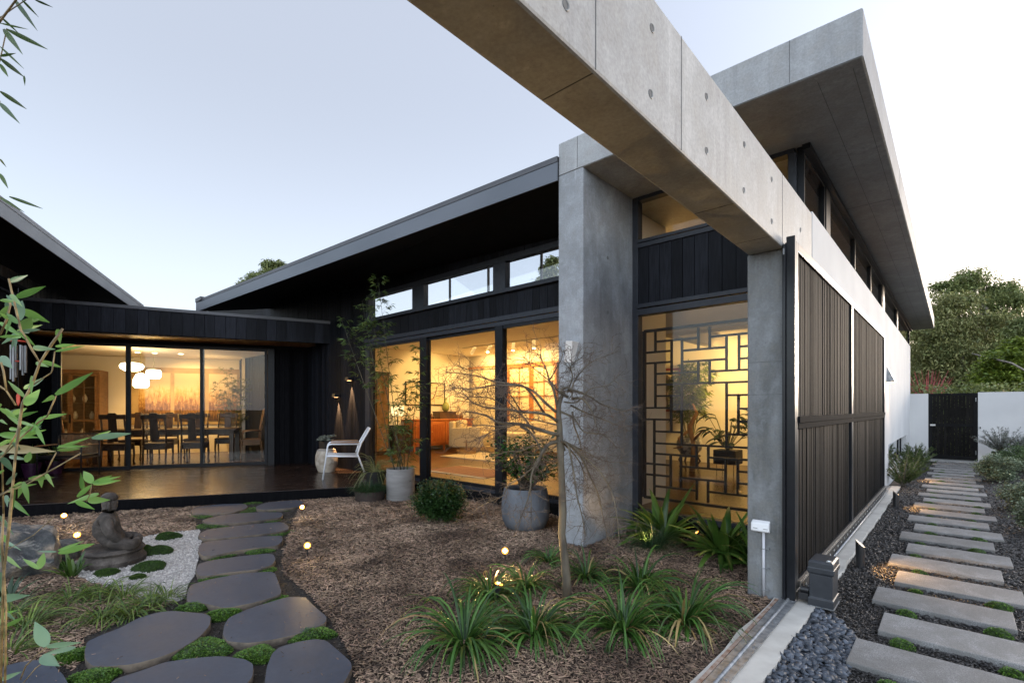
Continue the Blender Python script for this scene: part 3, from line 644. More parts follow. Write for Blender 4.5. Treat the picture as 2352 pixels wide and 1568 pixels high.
# stepping-stone outlines
ST = [
 [(1215,385),(1240,360),(1400,340),(1560,335),(1583,352),(1570,368),(1480,395),(1320,402),(1235,403)],
 [(1630,355),(1700,328),(1900,313),(1935,325),(1930,350),(1850,365),(1700,375),(1640,372)],
 [(1285,440),(1430,405),(1640,390),(1790,390),(1808,405),(1790,425),(1650,445),(1450,465),(1310,460)],
 [(1258,535),(1320,500),(1500,478),(1770,452),(1820,460),(1845,485),(1840,500),(1760,520),(1500,550),(1300,562)],
 [(1265,640),(1268,605),(1300,580),(1450,565),(1700,542),(1800,540),(1805,570),(1770,605),(1560,625),(1350,670),(1290,670)],
 [(1250,760),(1265,720),(1330,700),(1500,675),(1700,653),(1745,660),(1760,690),(1740,725),(1650,755),(1450,775),(1300,800),(1262,790)],
 [(1190,930),(1195,890),(1220,850),(1350,815),(1550,780),(1730,768),(1755,780),(1775,830),(1795,890),(1790,915),(1650,960),(1480,995),(1420,1000),(1300,970),(1195,965)],
 [(555,1215),(640,1175),(760,1130),(880,1065),(1000,1030),(1100,1018),(1310,1035),(1345,1055),(1340,1110),(1280,1180),(1180,1245),(1050,1305),(850,1360),(700,1372),(590,1372),(545,1330),(540,1270)],
 [(1460,1060),(1600,1000),(1830,930),(1950,930),(1975,960),(2030,1010),(2085,1055),(2080,1090),(2020,1125),(1900,1165),(1780,1195),(1600,1225),(1450,1215),(1420,1170),(1430,1110)],
 [(700,1482),(740,1450),(900,1400),(1050,1345),(1230,1320),(1410,1305),(1560,1325),(1615,1355),(1617,1400),(1610,1440),(1570,1490),(1540,1600),(1300,1680),(800,1640),(660,1560)],
 [(1735,1290),(1780,1250),(1900,1215),(2010,1198),(2080,1205),(2180,1290),(2240,1345),(2245,1380),(2225,1425),(2190,1482),(2060,1600),(1900,1650),(1730,1620),(1680,1540),(1692,1450),(1700,1380)],
 [(0,1380),(100,1350),(230,1330),(330,1345),(375,1400),(400,1420),(430,1470),(440,1500),(400,1600),(150,1680),(-200,1600),(-300,1500),(-150,1420)]]
SL = ['small dark bluestone slab against the deck edge, left one of two', 'small dark bluestone slab against the deck edge, right one of two', 'long narrow bluestone slab second in line from the deck', 'narrow bluestone slab with rounded right end third in line from the deck', 'dark bluestone slab beside the white gravel, fourth in line from the deck', 'rounded sausage-shaped bluestone slab fifth in line from the deck', 'wide bluestone slab closing the single file before the path splits', 'large dark bluestone slab left of the fork, beside the grass clumps', 'large angular bluestone slab right of the fork with a chipped pale edge', 'large bluestone slab cut by the bottom of the picture, middle of the front row', 'pentagonal bluestone slab at bottom right of the path beside the bark', 'bluestone slab in the bottom left corner under bamboo leaves']
def smooth_poly(p, it=2):
    for _ in range(it):
        q = []
        for i in range(len(p)):
            a, b = p[i], p[(i+1) % len(p)]; q += [(a[0]*.85+b[0]*.15, a[1]*.85+b[1]*.15), (a[0]*.15+b[0]*.85, a[1]*.15+b[1]*.85)]
        p = q
    return p
def slatemat():
    m, t, out = _new('bluestone'); g = NG(t); v = g.mapping(); a = g.noise(v, 2.5, 5, .6, .5); f = g.noise(v, 30, 4, .7)
    c = g.ramp(a, [(.3, (.032, .042, .062)), (.55, (.046, .057, .080)), (.75, (.070, .078, .095))])
    c = g.mix(.18, c, g.ramp(f, [(.3, .1), (.7, .8)]), 'OVERLAY')
    st = g.noise(v, 6, 3, .5, 1.5); c = g.mix(g.ramp(st, [(.62, 0), (.72, .35)]), c, (.035, .034, .036))
    r = g.math('MULTIPLY_ADD', a, .35, .32)
    b = g.bsdf(c, r, 0, g.bump(g.math('MULTIPLY_ADD', f, .35, g.noise(v, 9, 4)), .25, .004)); g.l(b.outputs[0], out.inputs[0]); return m
M_slate = slatemat(); M_slede = mat('bluestone_edge', (.03, .026, .024), (.16, .125, .09), .9, scale=7, bump=.6, bscale=40)
STP = []
r2 = random.Random(3)
for i, poly in enumerate(ST):
    th = .04
    W = smooth_poly(smooth_poly([g2(x, y, th) for x, y in poly], 1), 1)
    c = (sum(p[0] for p in W)/len(W), sum(p[1] for p in W)/len(W))
    STP.append(W)
    n = len(W); mb = MB()
    rings = []
    for (k, z, mi) in ((1.0, -.02, 0), (1.006, .012, 0), (1.002, th-.005, 0), (.996, th, 0)):
        rings.append([(c[0]+(x-c[0])*(k+(r2.random()-.5)*.022*(z < th-.002)), c[1]+(y-c[1])*(k+(r2.random()-.5)*.022*(z < th-.002)), z) for x, y in W])
    vs_ = sum(rings, []); fs = []; 
    for q in range(3):
        for j in range(n): j2 = (j+1) % n; fs.append((q*n+j, q*n+j2, (q+1)*n+j2, (q+1)*n+j))
    mb.add(vs_, fs, 1); mb.f.append(tuple(3*n+j for j in range(n))); mb.m.append(0)
    bm = mb.build('stepping_stone', [M_slate, M_slede], smooth=True, auto=35)
    setp(bm, SL[i], 'stepping stone', 'bluestone stepping stones')
# ------------------------------------------------------------------ bark chips, white gravel, path grit
GRV = [g2(*p) for p in [(455,712),(560,690),(700,640),(860,562),(1000,535),(1270,505),(1290,560),(1275,640),(1262,700),(1240,800),(1200,850),(1185,930),(1150,955),(1000,985),(860,930),(700,880),(480,800)]]
PATHZ = [g2(*p) for p in [(1250,400),(1250,560),(1255,700),(1230,800),(1190,850),(1180,935),(1040,1000),(860,1050),(540,1190),(480,1400),(300,1350),(-300,1400),(-600,1900),(2300,1900),(2260,1350),(2110,1080),(1990,930),(1810,790),(1800,700),(1860,470),(1930,330),(1500,330)]]
def pt_in_stones(x, y):
    m = np.zeros(len(x), bool)
    for W in STP: m |= inpoly(x, y, W)
    return m
M_chip = mat('bark_chip', (.09, .056, .036), (.34, .235, .16), .85, scale=1.7, detail=7, island=.8, hue=.012, bump=.3)
def chips(n, x0, x1, y0, y1, test, L=(.016, .048), Wd=(.004, .011), z0=-.004, pile=.018):
    x = rg.uniform(x0, x1, n); y = rg.uniform(y0, y1, n)
    d = np.hypot(x, y); keep = rg.random(n) < np.clip((3.6/np.maximum(d, .5))**1.3, .25, 1)
    ang = np.arctan2(-x, y); keep &= (d > 1.7)
    k = keep & test(x, y); x, y, d = x[k], y[k], d[k]; m = len(x)
    sc = np.clip(d/4.2, .9, 1.7)
    pos = np.stack([x, y, z0+rg.uniform(0, pile, m)], 1)
    R = rotm(rg.uniform(0, 6.28, m), rg.normal(0, .22, m), rg.normal(0, .35, m))
    l = rg.uniform(*L, m)*sc; l *= np.where(rg.random(m) < .12, 1.6, 1); wv = rg.uniform(*Wd, m)*sc
    S = np.stack([wv, l, wv*.35], 1)
    return scatter(SLIV, pos, R, S)
def t_bark(x, y):
    local = (x-P0.x)*math.cos(R_(63)+math.pi/2)+(y-P0.y)*math.sin(R_(63)+math.pi/2)   # b coordinate
    m = (local < -4.0) & (x < -.99) & (y < 5.12)
    m &= ~((x > -3.12) & (x < -2.77) & (y > 4.14)); m &= ~((x > -1.18) & (y > 3.94))
    m &= ~inpoly(x, y, GRV); m &= ~inpoly(x, y, PATHZ); return m
def t_onstone(x, y): return pt_in_stones(x, y)
mesh_np('bark_chips', [chips(470000, -10, -.98, -2.2, 5.15, t_bark), chips(1500, -8.5, -1.0, .2, 4.6, t_onstone, L=(.008, .022), Wd=(.003, .006), z0=.041, pile=.002)], M_chip, kind='stuff', label='brown bark chips covering the courtyard bed', cat='bark mulch')
def t_path(x, y): return inpoly(x, y, PATHZ) & ~pt_in_stones(x, y)
M_grit = mat('path_grit', (.015, .013, .012), (.075, .065, .055), .85, scale=30, island=.7, hue=.01)
mesh_np('path_grit', [chips(110000, -8.5, -1.0, .2, 4.6, t_path, L=(.006, .014), Wd=(.004, .010), pile=.008)], M_grit, kind='stuff', label='dark grit and fine bark between the stepping stones', cat='grit')
M_wg = mat('white_gravel', (.42, .39, .36), (.62, .58, .54), .8, scale=30, island=.35)
s_ = MB(); s_.prism(smooth_poly(GRV, 1), -.02, .003); s_.build('gravel_bed', mat('white_gravel_base', (.30, .28, .26), (.5, .47, .44), .9, scale=90, detail=3, bump=1, bscale=120, bdist=.01), kind='structure')
mesh_np('white_gravel', [chips(120000, -7.8, -3.9, .3, 2.4, lambda x, y: inpoly(x, y, GRV), L=(.006, .012), Wd=(.005, .010), z0=.0, pile=.01)], M_wg, kind='stuff', label='white quartz gravel around the stone statue', cat='gravel')
# dark mulch on the side path
M_bm = mat('black_mulch', (.010, .009, .008), (.035, .030, .027), .5, scale=20, island=.75, bump=.3, spec=.7)
def t_side(x, y):
    m = (x > -.70) & (y < 17.2)
    return m
def side_chips(n):
    y = 1.6+(rg.random(n)**1.7)*15.5; x = rg.uniform(-.70, .60+.06*y, n); m = len(x)
    d = np.hypot(x, y); sc = np.clip(d/3.6, 1, 3)
    pos = np.stack([x, y, -.004+rg.uniform(0, .014, m)], 1); R = rotm(rg.uniform(0, 6.28, m), rg.normal(0, .3, m), rg.normal(0, .4, m))
    S = np.stack([rg.uniform(.004, .011, m)*sc, rg.uniform(.010, .03, m)*sc, rg.uniform(.0015, .004, m)*sc], 1); return scatter(SLIV, pos, R, S)
mesh_np('black_mulch', [side_chips(110000)], M_bm, kind='stuff', label='black bark mulch on both sides of the plank path', cat='bark mulch')
# blue-grey pebbles near the motor
def rocktmpl(seed, sub=1, jit=.22):
    bm = bmesh.new(); bmesh.ops.create_icosphere(bm, subdivisions=sub, radius=.5); r = random.Random(seed)
    for v in bm.verts: v.co *= 1+(r.random()-.5)*2*jit
    bm.verts.index_update(); vv = np.array([tuple(v.co) for v in bm.verts]); ff = [tuple(v.index for v in f.verts) for f in bm.faces]; bm.free(); return (vv, ff)
BPOLY = [(-.71, 1.8), (-.71, 3.93), (-.60, 3.90), (-.44, 3.62), (-.42, 3.2), (-.40, 1.8)]
def pebbles(n, poly, s0, s1, x0, x1, y0, y1, z=.0):
    parts = []
    for sd in range(6):
        m = n//6; x = rg.uniform(x0, x1, m); y = rg.uniform(y0, y1, m); k = inpoly(x, y, poly); x, y = x[k], y[k]; m = len(x)
        s = rg.uniform(s0, s1, m); pos = np.stack([x, y, z+rg.uniform(0, .02, m)], 1)
        parts.append(scatter(rocktmpl(sd+1, 1, .38), pos, rotm(rg.uniform(0, 6.28, m), rg.uniform(-.6, .6, m), rg.uniform(-.6, .6, m)), np.stack([s, s*rg.uniform(.5, .9, m), s*rg.uniform(.35, .6, m)], 1)))
    return parts
M_peb = mat('blue_grey_pebble', (.026, .032, .042), (.085, .098, .12), .6, scale=14, island=.45, bump=.3, bscale=60, bdist=.003)
mesh_np('blue_pebbles', pebbles(2300, BPOLY, .032, .062, -.72, -.35, 1.8, 3.95), M_peb, kind='stuff', label='loose blue-grey crushed stones between kerb and plank path', cat='crushed stone')

# ------------------------------------------------------------------ mossy mounds, ground-cover tufts
M_moss = leafmat('moss', (.018, .050, .006), (.065, .13, .014), .8, .4, .1, scale=20)
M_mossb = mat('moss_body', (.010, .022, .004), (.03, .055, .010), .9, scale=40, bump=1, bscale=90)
M_cover = leafmat('ground_cover', (.035, .10, .010), (.13, .24, .030), .5, .35, .25, scale=12)
def mound(i, c, rx, ry, h, leaf, n, m_leaf, m_body, name, label, cat, grp, ang=0., seed=0):
    r = np.random.default_rng(seed+100+i)
    mb = MB(); N = 22; K = 7; vs_ = []; fs = []
    ca, sa = math.cos(ang), math.sin(ang)
    lob = [1+.12*math.sin(3*t+i)+.08*math.sin(5*t+2*i) for t in [2*math.pi*j/N for j in range(N)]]
    for k in range(K):
        f = k/(K-1); rr = math.cos(f*math.pi/2)**.8 if k < K-1 else .0
        for j in range(N):
            t = 2*math.pi*j/N; x = rx*rr*lob[j]*math.cos(t); y = ry*rr*lob[j]*math.sin(t)
            vs_.append((c[0]+x*ca-y*sa, c[1]+x*sa+y*ca, -.01+(h+.01)*math.sin(f*math.pi/2)))
    for k in range(K-1):
        for j in range(N): j2 = (j+1) % N; fs.append((k*N+j, k*N+j2, (k+1)*N+j2, (k+1)*N+j))
    t = thing(name, label, cat, Tm((c[0], c[1], 0)), grp)
    mb.add(vs_, fs).build('mound_body', m_body, t, smooth=True)
    u = r.random(n); th = r.random(n)*6.283; f = np.sqrt(u)*.98; lb = 1+.12*np.sin(3*th+i)+.08*np.sin(5*th+2*i)
    x = rx*f*lb*np.cos(th); y = ry*f*lb*np.sin(th); z = h*np.sqrt(np.maximum(0, 1-f**2.2))-.004
    pos = np.stack([c[0]+x*ca-y*sa, c[1]+x*sa+y*ca, z], 1)
    S = np.stack([leaf[0]*r.uniform(.7, 1.3, n), leaf[1]*r.uniform(.6, 1.3, n), leaf[1]*np.ones(n)], 1)
    R = rotm(r.random(n)*6.283, r.uniform(leaf[2], leaf[3], n), r.normal(0, .4, n))
    mesh_np('foliage', [scatter(LEAF, pos, R, S)], m_leaf, t)
    return t
MM = [(1070,552,75,25,'moss mound at the top right of the white gravel'),(915,620,50,26,'moss mound half tucked behind the statue base, right side'),(1012,643,88,32,'moss mound in the middle right of the white gravel'),(722,707,100,34,'largest moss mound directly in front of the statue base'),(958,745,95,33,'moss mound nearest the stepping stones on white gravel'),(680,780,68,33,'moss mound behind the variegated grass, in front of the largest one'),(455,670,72,32,'dark moss mound between the boulder and the statue'),(395,742,76,36,'dark moss mound right against the boulder'),(880,808,48,18,'small moss mound peeping over the grass clump')]
for i, (x, y, rx, ry, lb) in enumerate(MM):
    c = g2(x, y+ry*.35); e = g2(x+rx, y+ry*.35); r = math.hypot(e[0]-c[0], e[1]-c[1])
    mound(i, c, r, r*.80, r*.52, (.003, .014, .5, 1.5), 3500, M_moss, M_mossb, 'moss_mound', lb, 'moss mound', 'moss mounds on the white gravel', THETA)
CC = [(1610,325,70,16,'behind the two slabs at the deck edge'),(1300,412,82,20,'below the left slab at the deck edge'),(1580,378,88,18,'between the two deck slabs and the second slab'),(1770,375,74,14,'under the right slab at the deck edge'),(1380,470,98,24,'left end between second and third narrow slabs'),(1700,440,84,17,'right end between second and third narrow slabs'),(1390,560,68,15,'left end between third and fourth slabs'),(1745,525,95,18,'right end between third and fourth slabs'),(1390,670,80,21,'left end between fourth and fifth slabs'),(1655,638,74,16,'right end between fourth and fifth slabs'),(1375,808,84,27,'left end above the wide slab'),(1670,760,80,20,'right end above the wide slab, lit warm'),(1240,1000,85,32,'below the left corner of the wide slab'),(1420,1045,84,52,'at the fork between the two large slabs'),(1710,950,94,27,'above the large right slab'),(1975,1175,130,40,'between the large right slab and the pentagonal slab'),(1295,1265,155,48,'wide one between large left slab and bottom slab'),(1630,1305,114,46,'between bottom middle slab and pentagonal slab'),(465,1310,90,52,'left of the large left slab'),(600,1450,122,38,'at the bottom edge left of the bottom middle slab')]
for i, (x, y, rx, ry, lb) in enumerate(CC):
    c = g2(x, y+ry*.2); e = g2(x+rx, y+ry*.2); r = math.hypot(e[0]-c[0], e[1]-c[1]); v_ = g2(x, y-ry*.8); ryy = math.hypot(v_[0]-c[0], v_[1]-c[1])*1.0
    mound(i+30, c, r*1.18, max(.07, min(ryy*1.2, r)), .026+.014*(ry > 30), (.010, .011, -.1, .9), 2200 if i < 13 else 4200, M_cover, M_mossb, 'ground_cover_clump', 'bright green creeping plant '+lb, 'ground cover', 'ground cover between the bluestone slabs', THETA)

# ------------------------------------------------------------------ plank path (fine grey concrete planks)
def plankmat():
    m, t, out = _new('grey_granite_plank'); g = NG(t); v = g.mapping(); oi = g.n('ObjectInfo')
    f = g.noise(v, 170, 2, .8); a = g.noise(v, 3.5, 5, .65, .8); c = g.ramp(f, [(.32, (.10, .10, .10)), (.5, (.20, .197, .19)), (.7, (.36, .35, .34))])
    c = g.mix(g.ramp(a, [(.42, .55), (.62, 0)]), c, (.10, .095, .085)); hs = g.n('HueSaturation'); g.l(g.math('MULTIPLY_ADD', oi.outputs['Random'], .35, .82), hs.inputs['Value']); g.l(c, hs.inputs['Color'])
    b = g.bsdf(hs.outputs[0], .62, 0, g.bump(g.math('MULTIPLY_ADD', a, .5, f), .3, .003)); g.l(b.outputs[0], out.inputs[0]); return m
M_plank = plankmat()
NP = 26
ords = ['first', 'second', 'third', 'fourth', 'fifth', 'sixth', 'seventh', 'eighth', 'ninth', 'tenth', 'eleventh', 'twelfth', 'thirteenth', 'fourteenth', 'fifteenth', 'sixteenth', 'seventeenth', 'eighteenth', 'nineteenth', 'twentieth', 'twenty-first', 'twenty-second', 'twenty-third', 'twenty-fourth', 'twenty-fifth', 'twenty-sixth']
pp0 = None
for k in range(NP):
    y0 = 2.61+k*.572
    if y0 > 16.9: break
    off = .0 if k % 2 else .085
    jx = rnd.uniform(-.004, .004)
    if pp0 is None:
        pp0 = MB().box(-.365, .365, 0, .365, 0, .075).build('path_plank', M_plank, bevel=.004); o = pp0
    else: o = pp0.copy(); COL.objects.link(o)
    o.location = (-.44+off+.365+jx, y0+.1825, -.04); o.rotation_euler = (0, 0, rnd.uniform(-.004, .004))
    setp(o, 'grey plank slab, %s from the near end of the side path%s' % (ords[k], ', shifted right' if off else ', shifted left'), 'paving slab', 'grey plank slabs of the side path')
for k in range(22):
    y0 = 2.61+k*.572-.10
    for j, xx in enumerate((-.24, .20)):
        if k == 0 and j == 0: continue
        if rnd.random() < .06: continue
        s = rnd.uniform(.75, 1.25)
        n = 700 if k < 5 else 260
        mound(60+k*2+j, (xx+rnd.uniform(-.05, .05), y0+.0), .055*s, .05*s, .042*s, (.009, .011, .0, 1.), n, M_cover, M_mossb, 'path_tuft', '%s green tuft in the %s gap of the plank path' % ('left' if j == 0 else 'right', ords[k]), 'ground cover', 'green tufts between the path planks')

# ------------------------------------------------------------------ kerb, gate track
kb = MB()
n = 40
for side in (0,):
    for k in range(n):
        y0, y1 = -1+k*.3, -1+(k+1)*.3
        xr = lambda y: -.712+.008*math.sin(y*9.1)+.005*math.sin(y*23.)
        xl_ = lambda y: -.985+.012*math.sin(y*7.3)+.008*math.sin(y*19.)
        kb.hexa([(xl_(y0), y0, -.05), (xr(y0), y0, -.05), (xr(y1), y1, -.05), (xl_(y1), y1, -.05), (xl_(y0), y0, .018), (xr(y0)-.004, y0, .03), (xr(y1)-.004, y1, .03), (xl_(y1), y1, .018)])
kb.build('concrete_kerb', M_strip, kind='structure')
M_galv = mat('galvanised_steel', (.20, .21, .22), (.38, .39, .40), .45, metal=.7, scale=25, rvar=.15)
M_rust = mat('rusty_edge', (.18, .09, .05), (.36, .30, .25), .8, scale=18)
tr = thing('gate_track', 'galvanised floor rail for the sliding gate set in the pale kerb', 'gate rail', Tm((-.9, 0, .03)))
MB().box(-.935, -.835, -1, 10.9, .030, .036).build('base_plate', M_galv, tr)
MB().tube([(-.885, -1, .038), (-.885, 10.9, .038)], .010, 8).build('rail', M_galv, tr, smooth=True)
for k in range(14):
    MB().cyl((-.855, 1.2+k*.45, .036), .007, .005, 10).build('bolt', M_galv, tr)
MB().box(-.962, -.940, 1.2, 3.9, .020, .033).build('rusty_edge_strip', M_rust, tr)

# ------------------------------------------------------------------ SLIDING GATE
M_gf = mat('satin_black_gate_frame', (.007, .008, .010), (.011, .012, .015), .28, scale=15, spec=.35)
M_bat = mat('weathered_black_batten', (.003, .003, .0033), (.0125, .0125, .0125), .75, spec=.06, scale=6, stretch=(8, 8, .6), detail=6, bump=.5, bscale=30, bdist=.003, island=.4)
gt = thing('sliding_gate', 'tall sliding gate of narrow dark timber battens in a black steel frame', 'gate', Tm((-.88, 4, 0)))
GX0, GX1, GY0, GY1 = -.915, -.842, 3.955, 9.90
b = MB(); b.box(GX0, GX1, GY0, GY0+.06, .10, 2.60); b.box(GX0, GX1, 6.50, 6.60, .16, 2.535); b.box(GX0, GX1, GY1-.06, GY1, .10, 2.60)
b.box(GX0, GX1, GY0+.06, GY1-.06, 2.535, 2.60); b.box(GX0, GX1, GY0+.06, GY1-.06, .10, .16)
b.build('gate_frame', M_gf, gt, bevel=.003)
b = MB(); b.box(GX1-.02, GX1+.006, GY0+.06, GY1-.06, 1.252, 1.294); b.box(GX1-.02, GX1+.012, GY0+.06, GY1-.06, 1.297, 1.342); b.build('mid_rail', mat('matt_black_rail', (.006, .0065, .0075), (.009, .0095, .011), .85, spec=.03), gt, bevel=.002)
for nm, ya, yb in (('batten_panel', GY0+.062, 6.498), ('batten_panel', 6.602, GY1-.062)):
    for z0, z1 in ((.16, 1.252), (1.342, 2.535)):
        b = MB(); y = ya+.004; r = random.Random(int(ya*10+z0*7))
        while y+.026 < yb:
            wq = r.uniform(.024, .030); dd = r.uniform(0, .006); b.box(GX0+.018, GX1-.018-dd, y, y+wq, z0+.001, z1-.001); y += wq+r.uniform(.004, .009)
        b.build(nm, M_bat, gt)
b = MB(); b.box(GX1+.001, GX1+.012, GY0+.1, GY1, .075, .14); b.build('lower_channel', mat('galv_channel', (.24, .22, .19), (.34, .31, .27), .5, metal=.3, scale=9), gt)
M_rack = mat('rack_black', (.012, .012, .012), (.02, .02, .02), .6)
b = MB(); b.box(GX1+.012, GX1+.020, GY0+.1, GY1, .082, .128); b.build('gear_rack', M_rack, gt)
b = MB(); k = GY0+.2
while k < GY1: b.tube([(GX1+.020, k, .105), (GX1+.024, k, .105)], .012, 8); k += .19
b.build('rack_slots', mat('slot_light', (.3, .3, .29), (.4, .4, .38), .7), gt)
b = MB(); b.tube([(GX1+.035, GY0+.1, .075), (GX1+.035, GY1, .075)], .011, 8); b.build('rack_tube', M_galv, gt, smooth=True)
for y in (4.3, 9.5):
    b = MB(); b.tube([(-.905, y, .075), (-.865, y, .075)], .04, 18); b.build('roller', M_black, gt, smooth=True, auto=40)
for y0 in (3.90,):   # fixed steel post beside the pillar
    ps = thing('gate_post', 'slim black steel post between concrete pillar and sliding gate', 'post', Tm((-.92, 3.9, 0)))
    MB().box(-.9195, -.90, 3.90, 3.952, -.02, 2.575).build('post_channel', M_gf, ps, bevel=.002)
    MB().box(-.898, -.842, 3.92, 3.953, .03, 2.63).build('guide_box', M_gf, ps, bevel=.002)
    MB().box(-.914, -.904, 3.896, 3.90, 2.50, 2.545).build('latch', M_galv, ps)
# gate motor
M_mot = mat('dark_grey_plastic', (.020, .023, .028), (.028, .031, .037), .45, scale=20)
mt = thing('gate_motor', 'dark grey plastic gate opener box standing on the kerb', 'gate motor', Tm((-.70, 4.05, .03)))
b = MB(); x0, x1, y0, y1 = -.765, -.612, 3.925, 4.15
def ring(z, i=0): return [(x0+i, y0+i, z), (x1-i, y0+i, z), (x1-i, y1-i, z), (x0+i, y1-i, z)]
def sect(mb, rings):
    vs_ = sum(rings, []); n = 4; fs = [(3, 2, 1, 0)]
    for k in range(len(rings)-1):
        for j in range(4): j2 = (j+1) % 4; fs.append((k*4+j, k*4+j2, (k+1)*4+j2, (k+1)*4+j))
    fs.append(tuple((len(rings)-1)*4+j for j in range(4))); mb.add(vs_, fs); return mb
sect(b, [ring(.034), ring(.085), ring(.092, .008), ring(.252, .006)]); b.build('housing', M_mot, mt, bevel=.004)
b = MB(); sect(b, [ring(.254, .002), ring(.268, -.003), ring(.295, -.003), ring(.298, .001), ring(.335, .002), ring(.348, .014)]); b.build('cover', M_mot, mt, bevel=.004)
MB().box(x0+.0, x1+.004, y0-.004, y1, .028, .034).build('base_plate', M_galv, mt)
b = MB(); b.box(x1-.045, x1-.02, y0+.01, y0+.05, .348, .356); b.tube([(x1-.032, y0+.03, .356), (x1-.032, y0+.03, .362)], .012, 12); b.build('key_lock', mat('chrome', (.6, .6, .6), (.7, .7, .7), .2, metal=1), mt)
b = MB(); b.tube([(x0-.05, y0+.05, .12), (x0, y0+.05, .12)], .022, 12); b.box(x0-.06, x0, y0+.02, y0+.09, .05, .10); b.build('drive_gear', M_black, mt)

# pillar socket + conduit
bx = thing('wall_socket_box', 'small white plastic weatherproof box with conduit on the concrete pillar', 'socket box', Tm((-1.07, 3.95, .5)))
b = MB(); xa, xb = -1.132, -1.008
b.hexa([(xa, 3.90, .495), (xb, 3.90, .495), (xb, 3.949, .480), (xa, 3.949, .480), (xa, 3.905, .555), (xb, 3.905, .555), (xb, 3.949, .573), (xa, 3.949, .573)]); b.build('box_body', M_white, bx, bevel=.008)
for xx in (-1.115, -1.045): MB().box(xx, xx+.03, 3.898, 3.901, .515, .519).build('catch', mat('grey_mark', (.2, .2, .2), (.25, .25, .25)), bx)
MB().tube([(-1.052, 3.938, .49), (-1.052, 3.938, .012)], .0105, 12).build('conduit', mat('conduit_grey', (.50, .50, .53), (.56, .56, .58), .4), bx, smooth=True)
for z in (.365, .22, .06):
    b = MB(); b.tube([(-1.064, 3.938, z), (-1.058, 3.925, z), (-1.047, 3.925, z), (-1.040, 3.938, z), (-1.018, 3.942, z)], .003, 6); b.tube([(-1.02, 3.948, z), (-1.02, 3.934, z)], .007, 8); b.build('saddle_clip', M_galv, bx)

# ------------------------------------------------------------------ far garden wall and gate
fw = thing('garden_wall', 'white rendered garden wall at the end of the side path', 'wall', Tm((0, 17.3, 0)))
MB().box(-.92, -.535, 17.22, 17.42, -.1, 1.80).build('wall_left_section', M_render, fw)
MB().box(.43, 9, 17.22, 17.42, -.1, 1.815).build('wall_right_section', M_render, fw)
MB().box(-.75, .75, 16.95, 17.5, -.05, .045).build('threshold', mat('threshold_stone', (.3, .3, .29), (.4, .4, .38), .6), fw)
MB().tube([(.47, 17.21, .93), (.47, 17.14, .93), (.47, 17.14, .89)], .012, 6).build('tap', M_black, fw)
fg = thing('garden_gate', 'closed dark timber slat gate set in the white end wall', 'gate', Tm((-.05, 17.2, 0)))
b = MB(); frame(b, -.535, .43, .07, 1.80, 17.24, 17.30, .085, .10, .06); b.box(-.45, .345, 17.24, 17.30, .93, 1.0); b.build('gate_frame', M_blacks, fg)
b = MB()
for k in range(11):
    x = -.445+k*.0725; b.box(x, x+.066, 17.255, 17.285, .17, .93); b.box(x, x+.066, 17.255, 17.285, 1.0, 1.74)
b.box(-.1, .345, 17.286, 17.297, 1.2, 1.42); b.build('slats', mat('dark_slat', (.006, .0055, .005), (.011, .010, .009), .75, scale=10, island=.3, spec=.1), fg)
MB().box(-.50, -.39, 17.225, 17.24, .94, .985).build('lock_plate', mat('steel_lock', (.45, .45, .45), (.5, .5, .5), .35, metal=.6), fg)
for z in (.22, 1.58): MB().box(.385, .40, 17.225, 17.24, z, z+.10).build('hinge', M_galv, fg)

# ------------------------------------------------------------------ bollard lights, wall lights, spike lights
M_lampw = emis('warm_lamp', (1, .62, .25), 14)
def bollard(x, y, lb, h=.215, r=.034):
    t = thing('bollard_light', lb, 'bollard light', Tm((x, y, 0)), 'black bollard lights along the side path')
    mb = MB(); N = 24; vs_ = []
    for k in range(N):
        a = 2*math.pi*k/N; vs_.append((x+r*math.cos(a), y+r*math.sin(a), -.02))
    for k in range(N):
        a = 2*math.pi*k/N; vs_.append((x+r*math.cos(a), y+r*math.sin(a), h-r*math.cos(a)*.9))
    fs = [(k, (k+1) % N, N+(k+1) % N, N+k) for k in range(N)]+[tuple(range(N, 2*N))]
    mb.add(vs_, fs).build('tube', M_black, t, smooth=True, auto=40)
    b = MB(); b.tube([(x+r*.1, y-r*.3, h-.010), (x+r*.1, y+r*.3, h-.010)], .004, 6); b.build('lens', emis('bollard_lamp', (1, .5, .18), 3) if 'bollard_lamp' not in bpy.data.materials else bpy.data.materials['bollard_lamp'], t)
    l = light('bollard_glow', 'SPOT', (x+r*.8, y, h-.01), 5, size=.02, col=(1, .55, .2), target=(x+.65, y+.05, 0), spot=130); l.parent = None
bollard(-.62, 5.25, 'nearest black bollard light beside the kerb, slanted top'); bollard(-.62, 8.74, 'second bollard light, just past the gate end'); bollard(-.62, 12.2, 'third bollard light half hidden by spiky shrubs'); bollard(-.64, 15.7, 'farthest bollard light near the end wall')
def spike(p, d, lb, st=60, e=4):
    t = thing('spike_light', lb, 'garden spotlight', Tm((p.x, p.y, 0)), 'small warm garden spotlights')
    d = Vector(d).normalized(); q = Vector((p.x, p.y, .10))
    MB().tube([(p.x, p.y, -.03), (p.x, p.y, .10)], .006, 6).build('spike', M_black, t)
    MB().tube([q-d*.03, q+d*.035], [.022, .031], 14).build('lamp_head', M_black, t, smooth=True, auto=40)
    MB().tube([q+d*.0352, q+d*.038], [.030, .030], 16).build('lens', emis('spike_lens_%d' % len(bpy.data.materials), (1, .36, .05), .9), t)
    MB().tube([q+d*.039, q+d*.043], [.016, .016], 12).build('bulb', emis('spike_bulb_%d' % len(bpy.data.materials), (1, .72, .32), st), t)
    light('spike_beam', 'SPOT', q+d*.045, e*2.2, size=.02, col=(1, .62, .22), target=q+d*2, spot=110)
